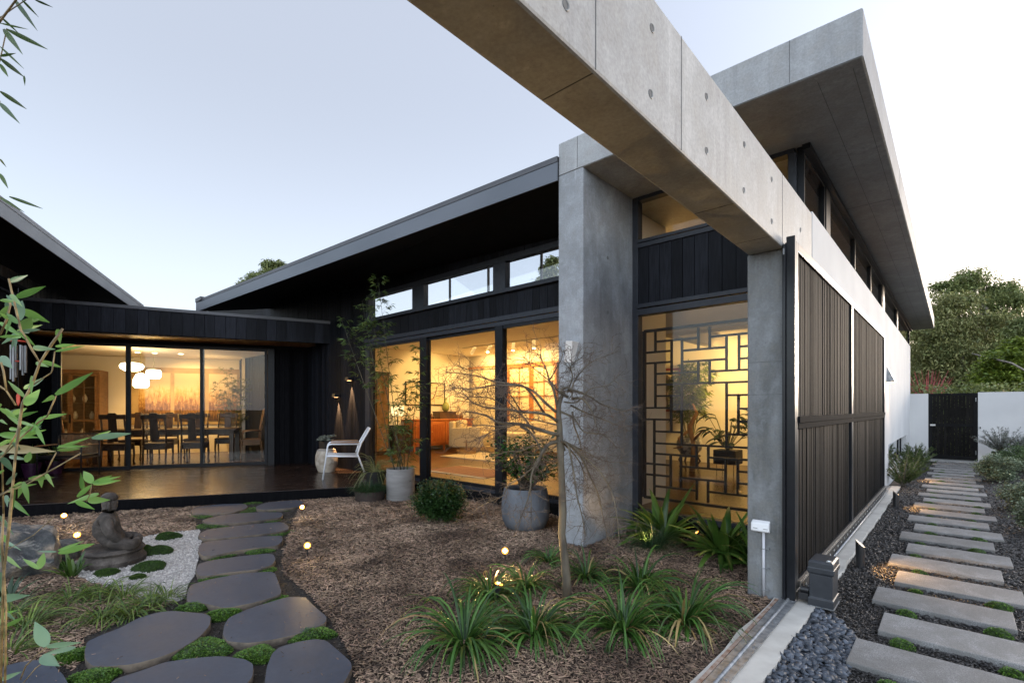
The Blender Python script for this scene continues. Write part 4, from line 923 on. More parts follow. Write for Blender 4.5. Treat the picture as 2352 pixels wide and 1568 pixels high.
def tocam(p, k=.55, up=.35): v = Vector((-p.x, -p.y, 0)).normalized(); return (v.x*k, v.y*k, up)
for (px, py, t_, lb, e) in ((147, 1168, 5.9, 'brightest spotlight by the deck edge left of the statue', 3), (177, 1215, 5.0, 'spotlight just behind the statue shoulder', 2.2), (694, 1172, 6.4, 'spotlight at the deck edge beyond the stepping stones', 1.2), (706, 1267, 4.62, 'spotlight in the bark beside the stepping stones', 1.2), (1160, 1277, 4.45, 'spotlight among strappy leaves left of the bare tree', 4)):
    p = PT(px, py, t_); spike(Vector((p.x, p.y, 0)), tocam(p, .8, .45), lb, 70, e)
spike(Vector((-1.95, 5.0, 0)), (-.6, -.3, .8), 'unlit-looking dark spotlight at the foot of the bromeliads', .3, .3)
spike(Vector((-2.45, 2.55, 0)), (.15, .2, .95), 'low spotlight hidden in grass under the bare tree', 2, 2)
light('grass_uplight', 'SPOT', (-2.2, 4.35, .12), 2.2, size=.03, col=(1, .6, .25), target=(-2.9, 5.0, 1.2), spot=120)
# white wedge wall light on the blade wall
wlg = thing('wedge_wall_light', 'white slanted rectangular wall light on the front of the tall concrete blade', 'wall light', Tm((-3.0, 4.14, 1.9)))
P4 = [PY(1302, 783, 4.05), PY(1317, 783, 4.05), PY(1305, 831, 4.05), PY(1288, 831, 4.05)]
MB().hexa([(P4[3].x, 4.10, P4[3].z), (P4[2].x, 4.10, P4[2].z), (P4[2].x+.005, 4.149, P4[2].z), (P4[3].x+.005, 4.149, P4[3].z), (P4[0].x, 4.03, P4[0].z), (P4[1].x, 4.03, P4[1].z), (P4[1].x, 4.149, P4[1].z), (P4[0].x, 4.149, P4[0].z)]).build('shade', M_white, wlg, bevel=.003)
MB().box(P4[3].x+.012, P4[2].x+.01, 4.11, 4.148, P4[3].z-.05, P4[3].z-.002).build('lamp_body', M_galv, wlg)
ww = thing('wedge_wall_light', 'lit triangular wall light high on the white side wall beyond the gate', 'wall light', Tm((-.9, 11.3, 1.95)))
MB().add([(-.916, 11.15, 1.88), (-.916, 11.42, 1.88), (-.80, 11.42, 1.88), (-.80, 11.15, 1.88), (-.916, 11.15, 2.16), (-.916, 11.42, 2.16)], [(0, 1, 2, 3), (0, 3, 4), (1, 5, 2), (3, 2, 5, 4), (0, 4, 5, 1)]).build('shade', M_galv, ww)
MB().box(-.91, -.82, 11.2, 11.37, 1.872, 1.879).build('lens', M_lampw, ww)
light('wall_beam', 'SPOT', (-.86, 11.28, 1.86), 9, size=.03, col=(1, .6, .3), target=(-.90, 11.28, 0), spot=75)
for (px, py, lb) in ((802, 876, 'right black downlight on the charred wall, mounted higher'), (772, 914, 'left black downlight on the charred wall, mounted lower')):
    p = PY(px, py, 5.12); t = thing('wall_downlight', lb, 'wall light', Tm((p.x, 5.15, p.z)), 'black wall downlights by the white chair')
    MB().box(p.x-.06, p.x+.06, 5.06, 5.175, p.z+.02, p.z+.09).build('lamp_body', M_black, t, bevel=.004)
    MB().box(p.x-.035, p.x+.035, 5.09, 5.15, p.z+.016, p.z+.0195).build('lens', emis('sconce_lens%d' % px, (1, .5, .2), 1.2), t)
    light('downlight_beam', 'SPOT', (p.x, 5.135, p.z+.01), 90, size=.02, col=(1, .55, .25), target=(p.x, 5.16, p.z-1), spot=34, blend=.3)
# ------------------------------------------------------------------ PLANTS
def ribbons(mb, specs, seg=7, fold=.25, taper=.75):
    """specs: (base, azimuth, elevation, length, width, droop, twist)"""
    for (b, az, el, L, w, dr, tw) in specs:
        p = Vector(b); d = Vector((math.cos(az)*math.cos(el), math.sin(az)*math.cos(el), math.sin(el))); st = L/seg
        vs_ = []; side = Vector((-math.sin(az), math.cos(az), 0))
        for k in range(seg+1):
            f = k/seg; ww = w*(min(1, .55+f*1.8) if f < .25 else 1)*(1-max(0, (f-(1-taper))/taper)**2.2)*.5
            ww = max(ww, .0004); up = side.cross(d); s2 = (side*math.cos(tw*f)+up*math.sin(tw*f))
            vs_ += [tuple(p-s2*ww+up*ww*fold*0), tuple(p-up*ww*fold*1.6), tuple(p+s2*ww)]
            p = p+d*st
            if p.z < .012 and d.z < 0: d.z = .0
            d = (d+Vector((0, 0, -dr*st*(1+f*1.2)))).normalized()
        fs = []
        for k in range(seg): a = 3*k; fs += [(a, a+1, a+4, a+3), (a+1, a+2, a+5, a+4)]
        mb.add(vs_, fs)
    return mb
def clump(c, n, L, w, label, m, cat='strappy plant', grp=None, name='strappy_plant', el=(.5, 1.35), droop=2.6, r0=.05, seed=0, seg=7, lean=None, wild=.3, dry=None, stem=None):
    r = random.Random(seed); t = thing(name, label, cat, Tm((c[0], c[1], c[2] if len(c) > 2 else 0)), grp); z = c[2] if len(c) > 2 else 0
    S = []; D = []
    for k in range(n):
        az = r.random()*6.283; e = r.uniform(*el); q = r0*math.sqrt(r.random())
        sp = ((c[0]+q*math.cos(az+r.uniform(-.8, .8)), c[1]+q*math.sin(az), z), az, e, L*r.uniform(.55, 1.15), w*r.uniform(.7, 1.15), droop*r.uniform(.6, 1.4)/max(.3, L/.4), r.uniform(-wild, wild)*2)
        (D if dry is not None and r.random() < .07 else S).append(sp)
    o = ribbons(MB(), S, seg).build('leaves', m, t, smooth=True)
    if D: ribbons(MB(), D, seg).build('dry_leaves', dry, t, smooth=True)
    return t
M_strap = leafmat('strap_leaf', (.020, .062, .010), (.075, .165, .028), .42, .4, .3, scale=5, hue=.012)
M_strapd = leafmat('dark_strap_leaf', (.014, .040, .016), (.040, .085, .030), .35, .3, .25, scale=5)
M_dry = leafmat('dry_leaf', (.30, .20, .07), (.45, .34, .15), .6, .3, .3)
M_vari = leafmat('variegated_blade', (.035, .085, .015), (.17, .23, .04), .5, .35, .3, scale=30, dry=(.30, .24, .10))
SG = 'strappy clumps round the bare tree'
for i, (px, py, n, L, lb) in enumerate([(1065, 1480, 74, .46, 'leftmost strappy green clump at the front'), (1128, 1372, 58, .36, 'strappy green clump behind the leftmost front one'), (1225, 1458, 84, .48, 'big strappy green clump at the front centre'), (1208, 1352, 52, .36, 'strappy clump lit by the garden spotlight'), (1258, 1290, 44, .32, 'strappy clump behind the trunk on the left, near the blade wall'), (1345, 1326, 48, .34, 'strappy clump right behind the tree trunk'), (1470, 1350, 60, .42, 'strappy clump behind right of the tree trunk'), (1432, 1448, 76, .44, 'strappy green clump at the front right of the trunk'), (1575, 1432, 72, .44, 'rightmost strappy green clump toward the gate track')]):
    p = G(px, py); clump((p.x, p.y), int(n*2.2*rnd.uniform(.75, 1.15)), L*rnd.uniform(.88, 1.2), .0155, lb, M_strap, 'strappy plant', SG, el=(.2, 1.25), droop=4.6, wild=.6, seed=20+i, dry=M_dry)
p = G(1500, 1262); clump((p.x, p.y, .02), 520, .34, .0030, 'fine dark grassy tuft below the bromeliads', M_strapd, 'grass tuft', None, 'grass_tuft', el=(.3, 1.5), droop=4.2, r0=.10, seed=41, seg=6)
# bromeliads / clivia by the lattice window
M_brom = leafmat('broad_leaf', (.022, .065, .010), (.10, .17, .030), .28, .3, .25, scale=4)
for i, (x, y, n, L, w, lb) in enumerate([(-2.28, 4.86, 40, .56, .062, 'broad-leaved bromeliad at the left below the lattice window'), (-1.62, 4.72, 44, .50, .060, 'broad-leaved bromeliad in the middle below the lattice window'), (-1.28, 4.62, 26, .42, .055, 'broad-leaved bromeliad pressed against the gate pillar')]):
    clump((x, y, .04), int(n*1.6), L*1.05, w*1.2, lb, M_brom, 'bromeliad', 'bromeliads below the lattice window', 'bromeliad', el=(.15, 1.3), droop=1.9, r0=.06, seed=50+i, seg=9, wild=.1)
# variegated grasses, lower left
VG = [((345, 1392), 50, .26), ((285, 1372), 55, .26), ((225, 1368), 60, .28), ((165, 1378), 55, .28), ((300, 1412), 60, .26), ((235, 1420), 55, .28), ((60, 1440), 60, .34), ((20, 1420), 55, .34), ((385, 1372), 42, .24), ((20, 1500), 50, .32)]
VL = ['at the edge of the white gravel', 'below the two front moss mounds', 'left of the moss mounds near the boulder', 'in front of the boulder', 'beside the big left bluestone', 'just above the big left bluestone', 'near the bottom left corner, upper', 'at the left frame edge below the boulder', 'nearest the path grit', 'in the bottom left corner above the slab']
for i, ((px, py), n, L) in enumerate(VG):
    p = G(px, py); clump((p.x, p.y), int(n*1.6), L, .0085, 'variegated yellow-green grass clump '+VL[i], M_vari, 'grass clump', 'variegated grass clumps by the path', 'grass_clump', el=(.15, 1.15), droop=4.6, r0=.06, seed=70+i, wild=.5)
p = G(165, 1325); clump((p.x, p.y), 16, .22, .042, 'small broad-leaved green seedling between boulder and grasses', M_brom, 'leafy plant', None, 'leafy_plant', el=(.8, 1.4), droop=1.5, r0=.03, seed=91)
p = G(15, 1380); clump((p.x, p.y), 18, .20, .03, 'dark leafy plant in the shade under the boulder', M_strapd, 'leafy plant', None, 'leafy_plant', el=(.6, 1.3), droop=1.5, r0=.05, seed=92)

# leaf cloud helper
def leafcloud(r, pos, size, asp=.5, pit=(-.6, .9), big=.3):
    n = len(pos); S = np.stack([size*asp*r.uniform(1-big, 1+big, n), size*r.uniform(1-big, 1+big, n), size*np.ones(n)], 1)
    return scatter(LEAF, pos, rotm(r.random(n)*6.283, r.uniform(pit[0], pit[1], n), r.normal(0, .5, n)), S)
def bush(c, rx, rz, n, size, label, m, cat='shrub', name='shrub', grp=None, seed=0, asp=.5, clumps=26, stems=9, mstem=None, par=None, cz=None, mbody=None):
    r = np.random.default_rng(seed); c = Vector(c); cz = c.z+rz if cz is None else cz
    t = par or thing(name, label, cat, Tm(c), grp)
    u = r.normal(size=(clumps, 3)); u /= np.linalg.norm(u, axis=1)[:, None]; u[:, 2] = np.clip(u[:, 2], -.8, 1)
    cc = np.array([c.x, c.y, cz])+u*np.array([rx, rx, rz])*r.uniform(.45, .88, (clumps, 1))
    k = r.integers(0, clumps, n); off = r.normal(size=(n, 3))*np.array([rx, rx, rz])*.15
    pos = cc[k]+off; pos[:, 2] = np.maximum(pos[:, 2], c.z+.01)
    mb = MB()
    rr = random.Random(seed)
    for i in range(min(stems*3, clumps)):
        q = cc[i]; mid = (c.x+(q[0]-c.x)*.35, c.y+(q[1]-c.y)*.35, c.z+(q[2]-c.z)*.55)
        mb.tube([(c.x+rr.uniform(-.02, .02), c.y+rr.uniform(-.02, .02), c.z), mid, tuple(q)], [.010, .006, .002], 5)
    mb.build('stems', mstem or M_bark, t, smooth=True)
    mesh_np('foliage', [leafcloud(r, pos, size, asp)], m, t)
    return t
M_bark = mat('grey_bark', (.10, .085, .065), (.20, .18, .145), .8, scale=14, stretch=(1, 1, .5), bump=.5, bscale=60)
M_bushd = leafmat('dark_gloss_leaf', (.012, .034, .008), (.035, .080, .018), .3, .35, .15)
bush(tuple(G(1010, 1198)), .33, .27, 17000, .030, 'round dark green bush on the bark between the pots', M_bushd, seed=5, clumps=110)

# pots --------------------------------------------------------------------
M_potc = mat('cement_pot', (.17, .16, .15), (.24, .23, .22), .8, scale=3, stretch=(1, 1, 5), bump=.2, bscale=90)
M_potr = mat('ribbed_grey_pot', (.075, .082, .095), (.12, .13, .145), .7, scale=6, stretch=(1, 1, .5), bump=.3, bscale=70)
M_potb = mat('black_pot', (.012, .011, .011), (.022, .02, .018), .55, scale=9)
def pot(t, c, prof, m, soil_r, soil_z, rib=0):
    mb = MB(); mb.lathe(prof, c, 48)
    if rib:
        cc = Vector(c); vs_ = []
        for i, v in enumerate(mb.v):
            j = i % 48; k = 1+.012*(1 if j % 2 else -1) if i//48 < len(prof)-3 else 1
            vs_.append((cc.x+(v[0]-cc.x)*k, cc.y+(v[1]-cc.y)*k, v[2]))
        mb.v = vs_
    mb.build('pot', m, t, smooth=True, auto=50)
    MB().lathe([(0, soil_z), (soil_r, soil_z), (soil_r, soil_z-.01)], c, 32).build('soil', M_soil, t)
def bamboo_stalk(mbS, L_, leafs, base, top, bend, r, leafn, rad, size, seed, zmin=.25):
    rr = random.Random(seed); base = Vector(base); top = Vector(top); n = 14; pts = []
    for k in range(n+1):
        f = k/n; pts.append(base.lerp(top, f)+Vector(bend)*math.sin(f*math.pi)*.5+Vector(bend)*f*f*.5)
    mbS.tube(pts, [r*(1-.75*k/n) for k in range(n+1)], 6)
    for k in range(leafn):
        f = zmin+(1-zmin)*rr.random()**.8; i = min(n-1, int(f*n)); p = pts[i].lerp(pts[i+1], f*n-i)
        az = rr.random()*6.283; rl = rad*rr.uniform(.4, 1.1)*(1.15-.75*f)
        q = p+Vector((math.cos(az)*rl, math.sin(az)*rl, rl*rr.uniform(.15, .7)))
        mbS.tube([p, p.lerp(q, .5)+Vector((0, 0, .02)), q], [.0016, .0012, .0007], 3)
        for j in range(rr.randint(5, 9)):
            g_ = rr.uniform(.35, 1.05); s = p.lerp(q, min(g_, 1)); L_.append((s, az+rr.uniform(-1.1, 1.1), rr.uniform(-.7, .25), size*rr.uniform(.6, 1.25)))
def leaves_from(list_, m, t, asp=.16, name='foliage', mbn=None):
    pos = np.array([tuple(x[0]) for x in list_]); yaw = np.array([x[1]-math.pi/2 for x in list_]); pit = np.array([x[2] for x in list_]); s = np.array([x[3] for x in list_])
    rr = np.random.default_rng(len(list_)); R = rotm(yaw, pit, rr.normal(0, .5, len(s)))
    return mesh_np(name, [scatter(LEAF, pos, R, np.stack([s*asp, s, s], 1))], m, t)
M_bam = leafmat('bamboo_leaf', (.045, .095, .022), (.15, .22, .055), .45, .3, .3, dry=(.4, .35, .10))
M_cane = mat('dark_cane', (.02, .022, .012), (.06, .06, .03), .4, scale=20)
M_canel = mat('green_cane', (.16, .17, .06), (.24, .22, .10), .4, scale=20)
# tall bamboo in the cement cylinder
c = G(920, 1146); c.z = 0; rp = .215
t = thing('potted_bamboo', 'tall thin bamboo in a tall pale cement cylinder pot', 'potted plant', Tm(c))
pot(t, c, [(0, 0), (rp*.97, 0), (rp, .01), (rp*1.0, .47), (rp*.99, .48), (rp*.90, .48), (rp*.89, .43), (0, .43)], M_potc, rp*.89, .435)
sm = MB(); LL = []
ends = [((850, 700), 8, (-.05, 0, 0)), ((868, 640), 7.7, (0, .0, 0)), ((788, 740), 8.0, (-.1, 0, .1)), ((965, 800), 7.3, (.05, 0, 0)), ((950, 870), 7.2, (0, 0, 0)), ((880, 860), 7.2, (0, 0, 0)), ((905, 900), 7.4, (0, .1, 0)), ((832, 690), 7.7, (-.02, 0, 0))]
for i, ((px, py), tt, bd) in enumerate(ends):
    top = PT(px, py, tt*.97); az = i*.8; base = (c.x+.07*math.cos(az), c.y+.07*math.sin(az), .45)
    bamboo_stalk(sm, None, LL, base, top, bd, .009, 26 if py < 760 else 20, .30, .075, 100+i, zmin=.42 if py < 760 else .2) if False else bamboo_stalk(sm, LL, None, base, top, bd, .009, 24, .30, .075, 100+i) if False else None
def stalks(t, ends, cx, cy, cz, r, rad, size, nl, m_leaf, m_cane, seed, spread=.09, zmins=None):
    sm = MB(); LL = []
    for i, (top, bd) in enumerate(ends):
        az = i*2.4; base = (cx+spread*math.cos(az), cy+spread*math.sin(az), cz)
        bamboo_stalk(sm, LL, None, base, top, bd, r, nl, rad, size, seed+i, zmin=(zmins[i] if zmins else .25))
    sm.build('canes', m_cane, t, smooth=True); leaves_from(LL, m_leaf, t)
stalks(t, [(PT(px, py, tt*.97), bd) for (px, py), tt, bd in ends], c.x, c.y, .43, .007, .30, .095, 40, M_bam, M_cane, 100, zmins=[.42, .55, .5, .1, .08, .04, .04, .42])
# dark bowl with grass
c = G(850, 1148); c.z = 0
t = thing('grass_bowl', 'low dark metal bowl overflowing with fine dark grass', 'potted plant', Tm(c))
pot(t, c, [(0, 0), (.20, 0), (.215, .01), (.23, .15), (.24, .155), (.22, .155), (.21, .12), (0, .12)], mat('rusty_dark_bowl', (.018, .012, .010), (.04, .025, .02), .7, scale=8), .21, .125)
r = random.Random(8); S = []
for k in range(1100):
    az = r.random()*6.283; q = .2*math.sqrt(r.random()); S.append(((c.x+q*math.cos(az), c.y+q*math.sin(az), .13), az+r.uniform(-.4, .4), r.uniform(.6, 1.5), r.uniform(.14, .26), .0032, r.uniform(5, 9), 0))
ribbons(MB(), S, 5).build('leaves', M_strapd, t)
# black pot with fern on the deck behind
c = PT(862, 1095, 7.75); c.z = .155
t = thing('potted_fern', 'fern with drooping fronds in a black tapered pot on the deck', 'potted plant', Tm(c))
pot(t, c, [(0, 0), (.11, 0), (.115, .01), (.17, .24), (.175, .26), (.155, .26), (.15, .22), (0, .22)], M_potb, .15, .225)
M_fern = leafmat('fern_leaf', (.035, .075, .014), (.11, .16, .035), .5, .3, .3)
LL = []; mb = MB(); r = random.Random(31)
for k in range(70):
    az = r.random()*6.283; L = r.uniform(.28, .56); el = r.uniform(.3, 1.4); p = Vector((c.x, c.y, c.z+.23)); d = Vector((math.cos(az)*math.cos(el), math.sin(az)*math.cos(el), math.sin(el))); pts = [p.copy()]
    for j in range(12):
        p = p+d*L/12; d = (d+Vector((0, 0, -.20))).normalized(); pts.append(p.copy())
        if j > 1:
            for sg in (-1, 1): LL.append((p.copy(), math.atan2(d.y, d.x)+sg*1.1, d.z*.4, .036*(1.15-j/13)))
    mb.tube(pts, [.002]*13, 3)
mb.build('stalks', M_canel, t); leaves_from(LL, M_fern, t, asp=.34)
# big ribbed grey pot with camellia
c = PT(1207, 1196, 5.75); c.z = 0; c = Vector((c.x, c.y, 0))
t = thing('potted_camellia', 'glossy-leaved shrub in a large ribbed blue-grey barrel pot', 'potted plant', Tm(c))
pot(t, c, [(0, 0), (.19, 0), (.235, .03), (.272, .12), (.282, .22), (.275, .34), (.255, .44), (.247, .475), (.238, .478), (.222, .47), (.22, .42), (0, .42)], M_potr, .22, .425, rib=1)
M_cam = leafmat('camellia_leaf', (.014, .048, .012), (.045, .110, .024), .25, .3, .15)
LL = []; mb = MB(); r = random.Random(77)
for k in range(44):
    az = r.random()*6.283; rad = r.uniform(.12, .50); zz = r.uniform(.60, 1.10); q = Vector((c.x+rad*math.cos(az), c.y+rad*math.sin(az)*.7, zz)); a0 = Vector((c.x+r.uniform(-.04, .04), c.y+r.uniform(-.04, .04), .42)); mid = a0.lerp(q, .5)+Vector((0, 0, .06))
    mb.tube([a0, mid, q], [.011, .007, .003], 5)
    for j in range(34):
        s = mid.lerp(q, r.uniform(.25, 1.15))+Vector((r.gauss(0, .045), r.gauss(0, .045), r.gauss(0, .035))); LL.append((s, r.random()*6.283, r.uniform(-.5, .6), r.uniform(.05, .08)))
mb.build('stems', mat('dark_stem', (.03, .02, .015), (.06, .045, .03), .8), t); leaves_from(LL, M_cam, t, asp=.5)

# ------------------------------------------------------------------ bare weeping tree
M_twig = mat('weeping_tree_bark', (.05, .040, .028), (.16, .13, .085), .65, scale=9, stretch=(1, 1, .4), bump=.35, bscale=50, bdist=.003)
M_twign = mat('weeping_tree_twigs', (.045, .034, .027), (.13, .095, .07), .7, scale=9)
tb = G(1302, 1384); tw = thing('weeping_tree', 'leafless umbrella-shaped weeping maple with a smooth grey-green trunk', 'tree', Tm(tb))
tp = [PT(px, py, 3.535+dt) for px, py, dt in ((1303, 1384, 0), (1301, 1330, 0), (1296, 1270, .01), (1290, 1225, .01), (1293, 1180, .02), (1291, 1120, .03), (1288, 1060, .02), (1287, 1015, .03))]
tp[0].z = -.02
MB().tube(tp, [.038, .032, .030, .027, .028, .025, .024, .028], 14).build('trunk', M_twig, tw, smooth=True)
head = tp[-1]
tocamv = Vector((-head.x, -head.y, 0)).normalized(); rightv = Vector((_Rt[0], _Rt[1], 0))
def q1(x, y): return ((1080+x/2.489)*.9408, (780+y/2.489)*.9408)
def q2(x, y): return ((1080+x/2.489)*.9408, (1060+y/2.489)*.9408)
r = random.Random(2024)
def smoothline(P, n=4):
    out = []
    for i in range(len(P)-1):
        p0, p1, p2, p3 = P[max(i-1, 0)], P[i], P[i+1], P[min(i+2, len(P)-1)]
        for k in range(n):
            t = k/n; out.append(.5*((2*p1)+(p2-p0)*t+(2*p0-5*p1+4*p2-p3)*t*t+(3*p1-p0-3*p2+p3)*t**3))
    out.append(P[-1].copy()); return out
LB_ = [(q1, [(715,700),(660,690),(580,665),(500,640),(420,630),(340,625),(280,590),(220,570),(150,560)], .016, .10),
 (q1, [(700,620),(640,580),(560,565),(480,560),(400,545),(320,540),(250,530),(180,500),(140,460)], .012, -.25),
 (q1, [(690,560),(620,500),(560,440),(500,410),(430,395),(380,385),(300,370),(220,345),(140,330),(20,318)], .011, .30),
 (q1, [(380,385),(300,370),(200,320),(95,285)], .005, .30), (q1, [(620,570),(540,450),(480,400),(400,400),(300,400),(230,415),(150,420),(60,412)], .009, -.35),
 (q1, [(700,540),(680,440),(650,370),(630,300),(600,230),(600,160)], .010, .05), (q1, [(650,370),(690,300),(730,210),(690,140)], .006, -.1), (q1, [(630,300),(560,270),(490,245)], .005, .1),
 (q1, [(730,460),(690,420),(660,380),(560,300),(520,260)], .008, .3), (q1, [(770,430),(830,440),(900,470),(960,510),(1040,540),(1120,560)], .010, .1),
 (q1, [(790,480),(850,480),(900,540),(930,620),(950,690)], .010, -.3), (q1, [(780,440),(800,380),(850,310),(920,250),(1040,205)], .007, .2), (q1, [(760,440),(790,350),(780,280),(850,230)], .006, -.2),
 (q1, [(780,520),(860,560),(960,600),(1060,640),(1140,680)], .008, .3), (q1, [(720,560),(800,600),(860,680),(980,700),(1060,780)], .009, -.25),
 (q1, [(705,740),(650,755),(610,800),(590,850),(565,896)], .017, -.12), (q2, [(590,140),(560,190),(540,260),(535,320),(520,390),(480,500),(440,560)], .009, -.12), (q2, [(535,330),(540,400),(540,480)], .004, -.12),
 (q2, [(560,190),(480,260),(400,310),(370,370),(300,400),(220,440)], .005, .0),
 (q2, [(720,40),(760,60),(780,130),(800,250),(820,380),(850,500),(870,620)], .010, -.22), (q2, [(730,40),(790,80),(850,150),(900,260),(950,370),(980,520),(1020,660)], .010, .10), (q2, [(735,45),(790,70),(880,150),(960,230),(1030,350),(1060,490),(1075,640)], .009, -.35),
 (q2, [(730,50),(790,110),(840,180),(870,270),(890,330)], .007, .3), (q2, [(740,40),(860,100),(980,160),(1100,170)], .006, .2), (q1, [(480,650),(540,690),(600,790)], .013, -.1),
 (q1, [(560,690),(500,600),(420,520),(380,470),(350,440)], .008, .3), (q1, [(480,560),(430,480),(400,440),(370,430)], .006, -.3), (q1, [(400,545),(300,480),(200,470),(90,470)], .006, -.3),
 (q1, [(420,635),(340,650),(240,640),(160,660)], .006, .15), (q1, [(440,640),(330,670),(260,700),(220,720)], .005, -.2), (q1, [(560,760),(470,800),(400,800),(310,830)], .006, .2), (q1, [(700,760),(640,800),(560,830),(470,820)], .007, .3),
 (q1, [(760,470),(720,440),(740,415),(775,420),(790,450),(770,480)], .012, -.04), (q1, [(790,560),(800,640),(830,720),(850,800),(890,870)], .008, .25), (q1, [(740,500),(820,500),(900,420),(1000,400),(1060,350)], .006, -.15), (q1, [(700,640),(610,620),(520,600),(430,590)], .007, .4)]
lim = MB(); twg = MB()
def twig(p, d, L, rad, depth):
    n = 4; pts = [p.copy()]; q = p.copy()
    for k in range(n):
        d = (d+Vector((r.gauss(0, .32), r.gauss(0, .32), r.gauss(0, .28)-.05))).normalized(); q = q+d*L/n; pts.append(q.copy())
        if depth and r.random() < .62: twig(q, (d+Vector((r.gauss(0, .8), r.gauss(0, .8), r.gauss(.1, .7)))).normalized(), L*r.uniform(.35, .75), rad*.7, depth-1)
    twg.tube(pts, [rad, rad*.9, rad*.75, rad*.65, rad*.8], 4)
tt0 = 3.54
for fn, P_, r0, off in LB_:
    n_ = len(P_)-1; W = [PT(*fn(*p), tt0+off*math.sin(min(1, (i+.0)/n_)*1.5)+(.03 if i == 0 else r.gauss(0, .02))) for i, p in enumerate(P_)]
    W = smoothline(W, 4); m_ = len(W)-1; ln = sum((W[i+1]-W[i]).length for i in range(m_))
    lim.tube(W, [max(.0022, r0*(1-.72*i/m_)) for i in range(m_+1)], 8)
    for k in range(int(ln/.024)):
        f = r.uniform(.12, 1)**.8; i = min(m_-1, int(f*m_)); p = W[i].lerp(W[i+1], r.random()); tg = (W[i+1]-W[i]).normalized()
        twig(p, (tg*.7+Vector((r.gauss(0, .65), r.gauss(0, .65), r.gauss(.05, .6)))).normalized(), r.uniform(.06, .20), r.uniform(.0013, .0022), 2)
top_ = [PT(*q1(x, y), tt0+.03) for x, y in ((728,800),(714,740),(712,650),(705,560),(715,490),(740,440))]
lim.tube(smoothline(top_, 4), [.028-.0008*i for i in range(21)], 12)
lim.build('limbs', M_twig, tw, smooth=True); twg.build('twigs', M_twign, tw)

# ------------------------------------------------------------------ boulder and statue
def boulder(name, label, pts, seed, m):
    pass
def rockmat():
    m, t, out = _new('quartz_rock'); g = NG(t); v = g.mapping(); v2 = g.mapping((1, 1, 3), rot=(.5, .3, .2)); a = g.noise(v, 3, 6, .65, 1.2); b_ = g.noise(v2, 5, 6, .7, .8); f = g.noise(v, 40, 4, .7)
    c = g.ramp(a, [(.35, (.03, .034, .038)), (.47, (.08, .085, .085)), (.56, (.24, .20, .155)), (.7, (.38, .29, .21))])
    c = g.mix(g.ramp(b_, [(.56, 0), (.68, .7)]), c, (.46, .43, .38)); c = g.mix(g.ramp(g.noise(v, 1.6, 3), [(.55, 0), (.7, .6)]), c, (.22, .12, .06)); c = g.mix(.3, c, g.ramp(f, [(.3, .1), (.7, .85)]), 'OVERLAY')
    b = g.bsdf(c, .8, 0, g.bump(g.math('MULTIPLY_ADD', f, .3, b_), .9, .02)); g.l(b.outputs[0], out.inputs[0]); return m
bm = bmesh.new(); bmesh.ops.create_icosphere(bm, subdivisions=4, radius=.5); r = random.Random(5)
pl = [(Vector((math.cos(a)*math.cos(e), math.sin(a)*math.cos(e), math.sin(e))), dd) for a, e, dd in ((.3, .5, .33), (1.4, .15, .34), (2.6, .5, .36), (3.8, .1, .38), (5.0, .3, .30), (5.8, -.1, .37), (1.0, 1.2, .30), (4.2, 1.1, .34), (0, -.6, .38), (2.2, -.2, .36), (3.2, .9, .33))]
from mathutils import noise as mn
for v in bm.verts:
    for nrm, dd in pl:
        k = v.co.dot(nrm)
        if k > dd: v.co -= nrm*(k-dd)*.96
    v.co += v.co.normalized()*(mn.noise(v.co*4)*.05+mn.noise(v.co*11)*.02)
rc_ = PT(38, 1270, 4.15)
rk = MB(); vs_ = [(rc_.x+v.co.x*.78+v.co.z*.10, rc_.y+v.co.y*.72, .18+v.co.z*.70) for v in bm.verts]
bm.verts.index_update(); rk.add(vs_, [tuple(v.index for v in f.verts) for f in bm.faces]); bm.free()
M_rock = rockmat()
o = rk.build('boulder', M_rock, label='large angular boulder of grey and white rock at the left edge', cat='boulder', smooth=True, auto=28)
lr = thing('low_rock', 'low dark flat rock lit between boulder and statue', 'rock', Tm(G(150, 1290)))
p = G(150, 1282); MB().prism([(p.x+.16*math.cos(k*.7)*(1+.2*math.sin(k*3.1)), p.y+.12*math.sin(k*.7)) for k in range(9)], -.02, .16, inset=.2, dz=.03).build('rock_body', M_rock, lr, bevel=.01)

def stonemat():
    m, t, out = _new('weathered_stone'); g = NG(t); v = g.mapping(); a = g.noise(v, 7, 6, .7, .5); f = g.noise(v, 60, 3, .7)
    c = g.ramp(a, [(.35, (.018, .014, .011)), (.5, (.045, .036, .029)), (.62, (.09, .075, .063)), (.75, (.16, .14, .12))]); b = g.bsdf(c, .85, 0, g.bump(g.math('ADD', a, f), .7, .008)); g.l(b.outputs[0], out.inputs[0]); return m
M_stone = stonemat()
def skin(name, verts, edges, radii, m, parent, sub=2, flat=None):
    me = bpy.data.meshes.new(name); Mi = ROOTM[parent.name].inverted() if parent is not None else ID
    me.from_pydata([tuple(Mi @ Vector(v)) for v in verts], edges, []); me.materials.append(m)
    o = bpy.data.objects.new(name, me); COL.objects.link(o); o.parent = parent; ROOTM[o.name] = ROOTM[parent.name]
    md = o.modifiers.new('skin', 'SKIN'); md.use_smooth_shade = True
    for i, rr in enumerate(radii):
        sv = me.skin_vertices[0].data[i]; sv.radius = rr if hasattr(rr, '__len__') else (rr, rr); sv.use_root = (i == 0)
    sb = o.modifiers.new('sub', 'SUBSURF'); sb.levels = sub; sb.render_levels = sub
    return o
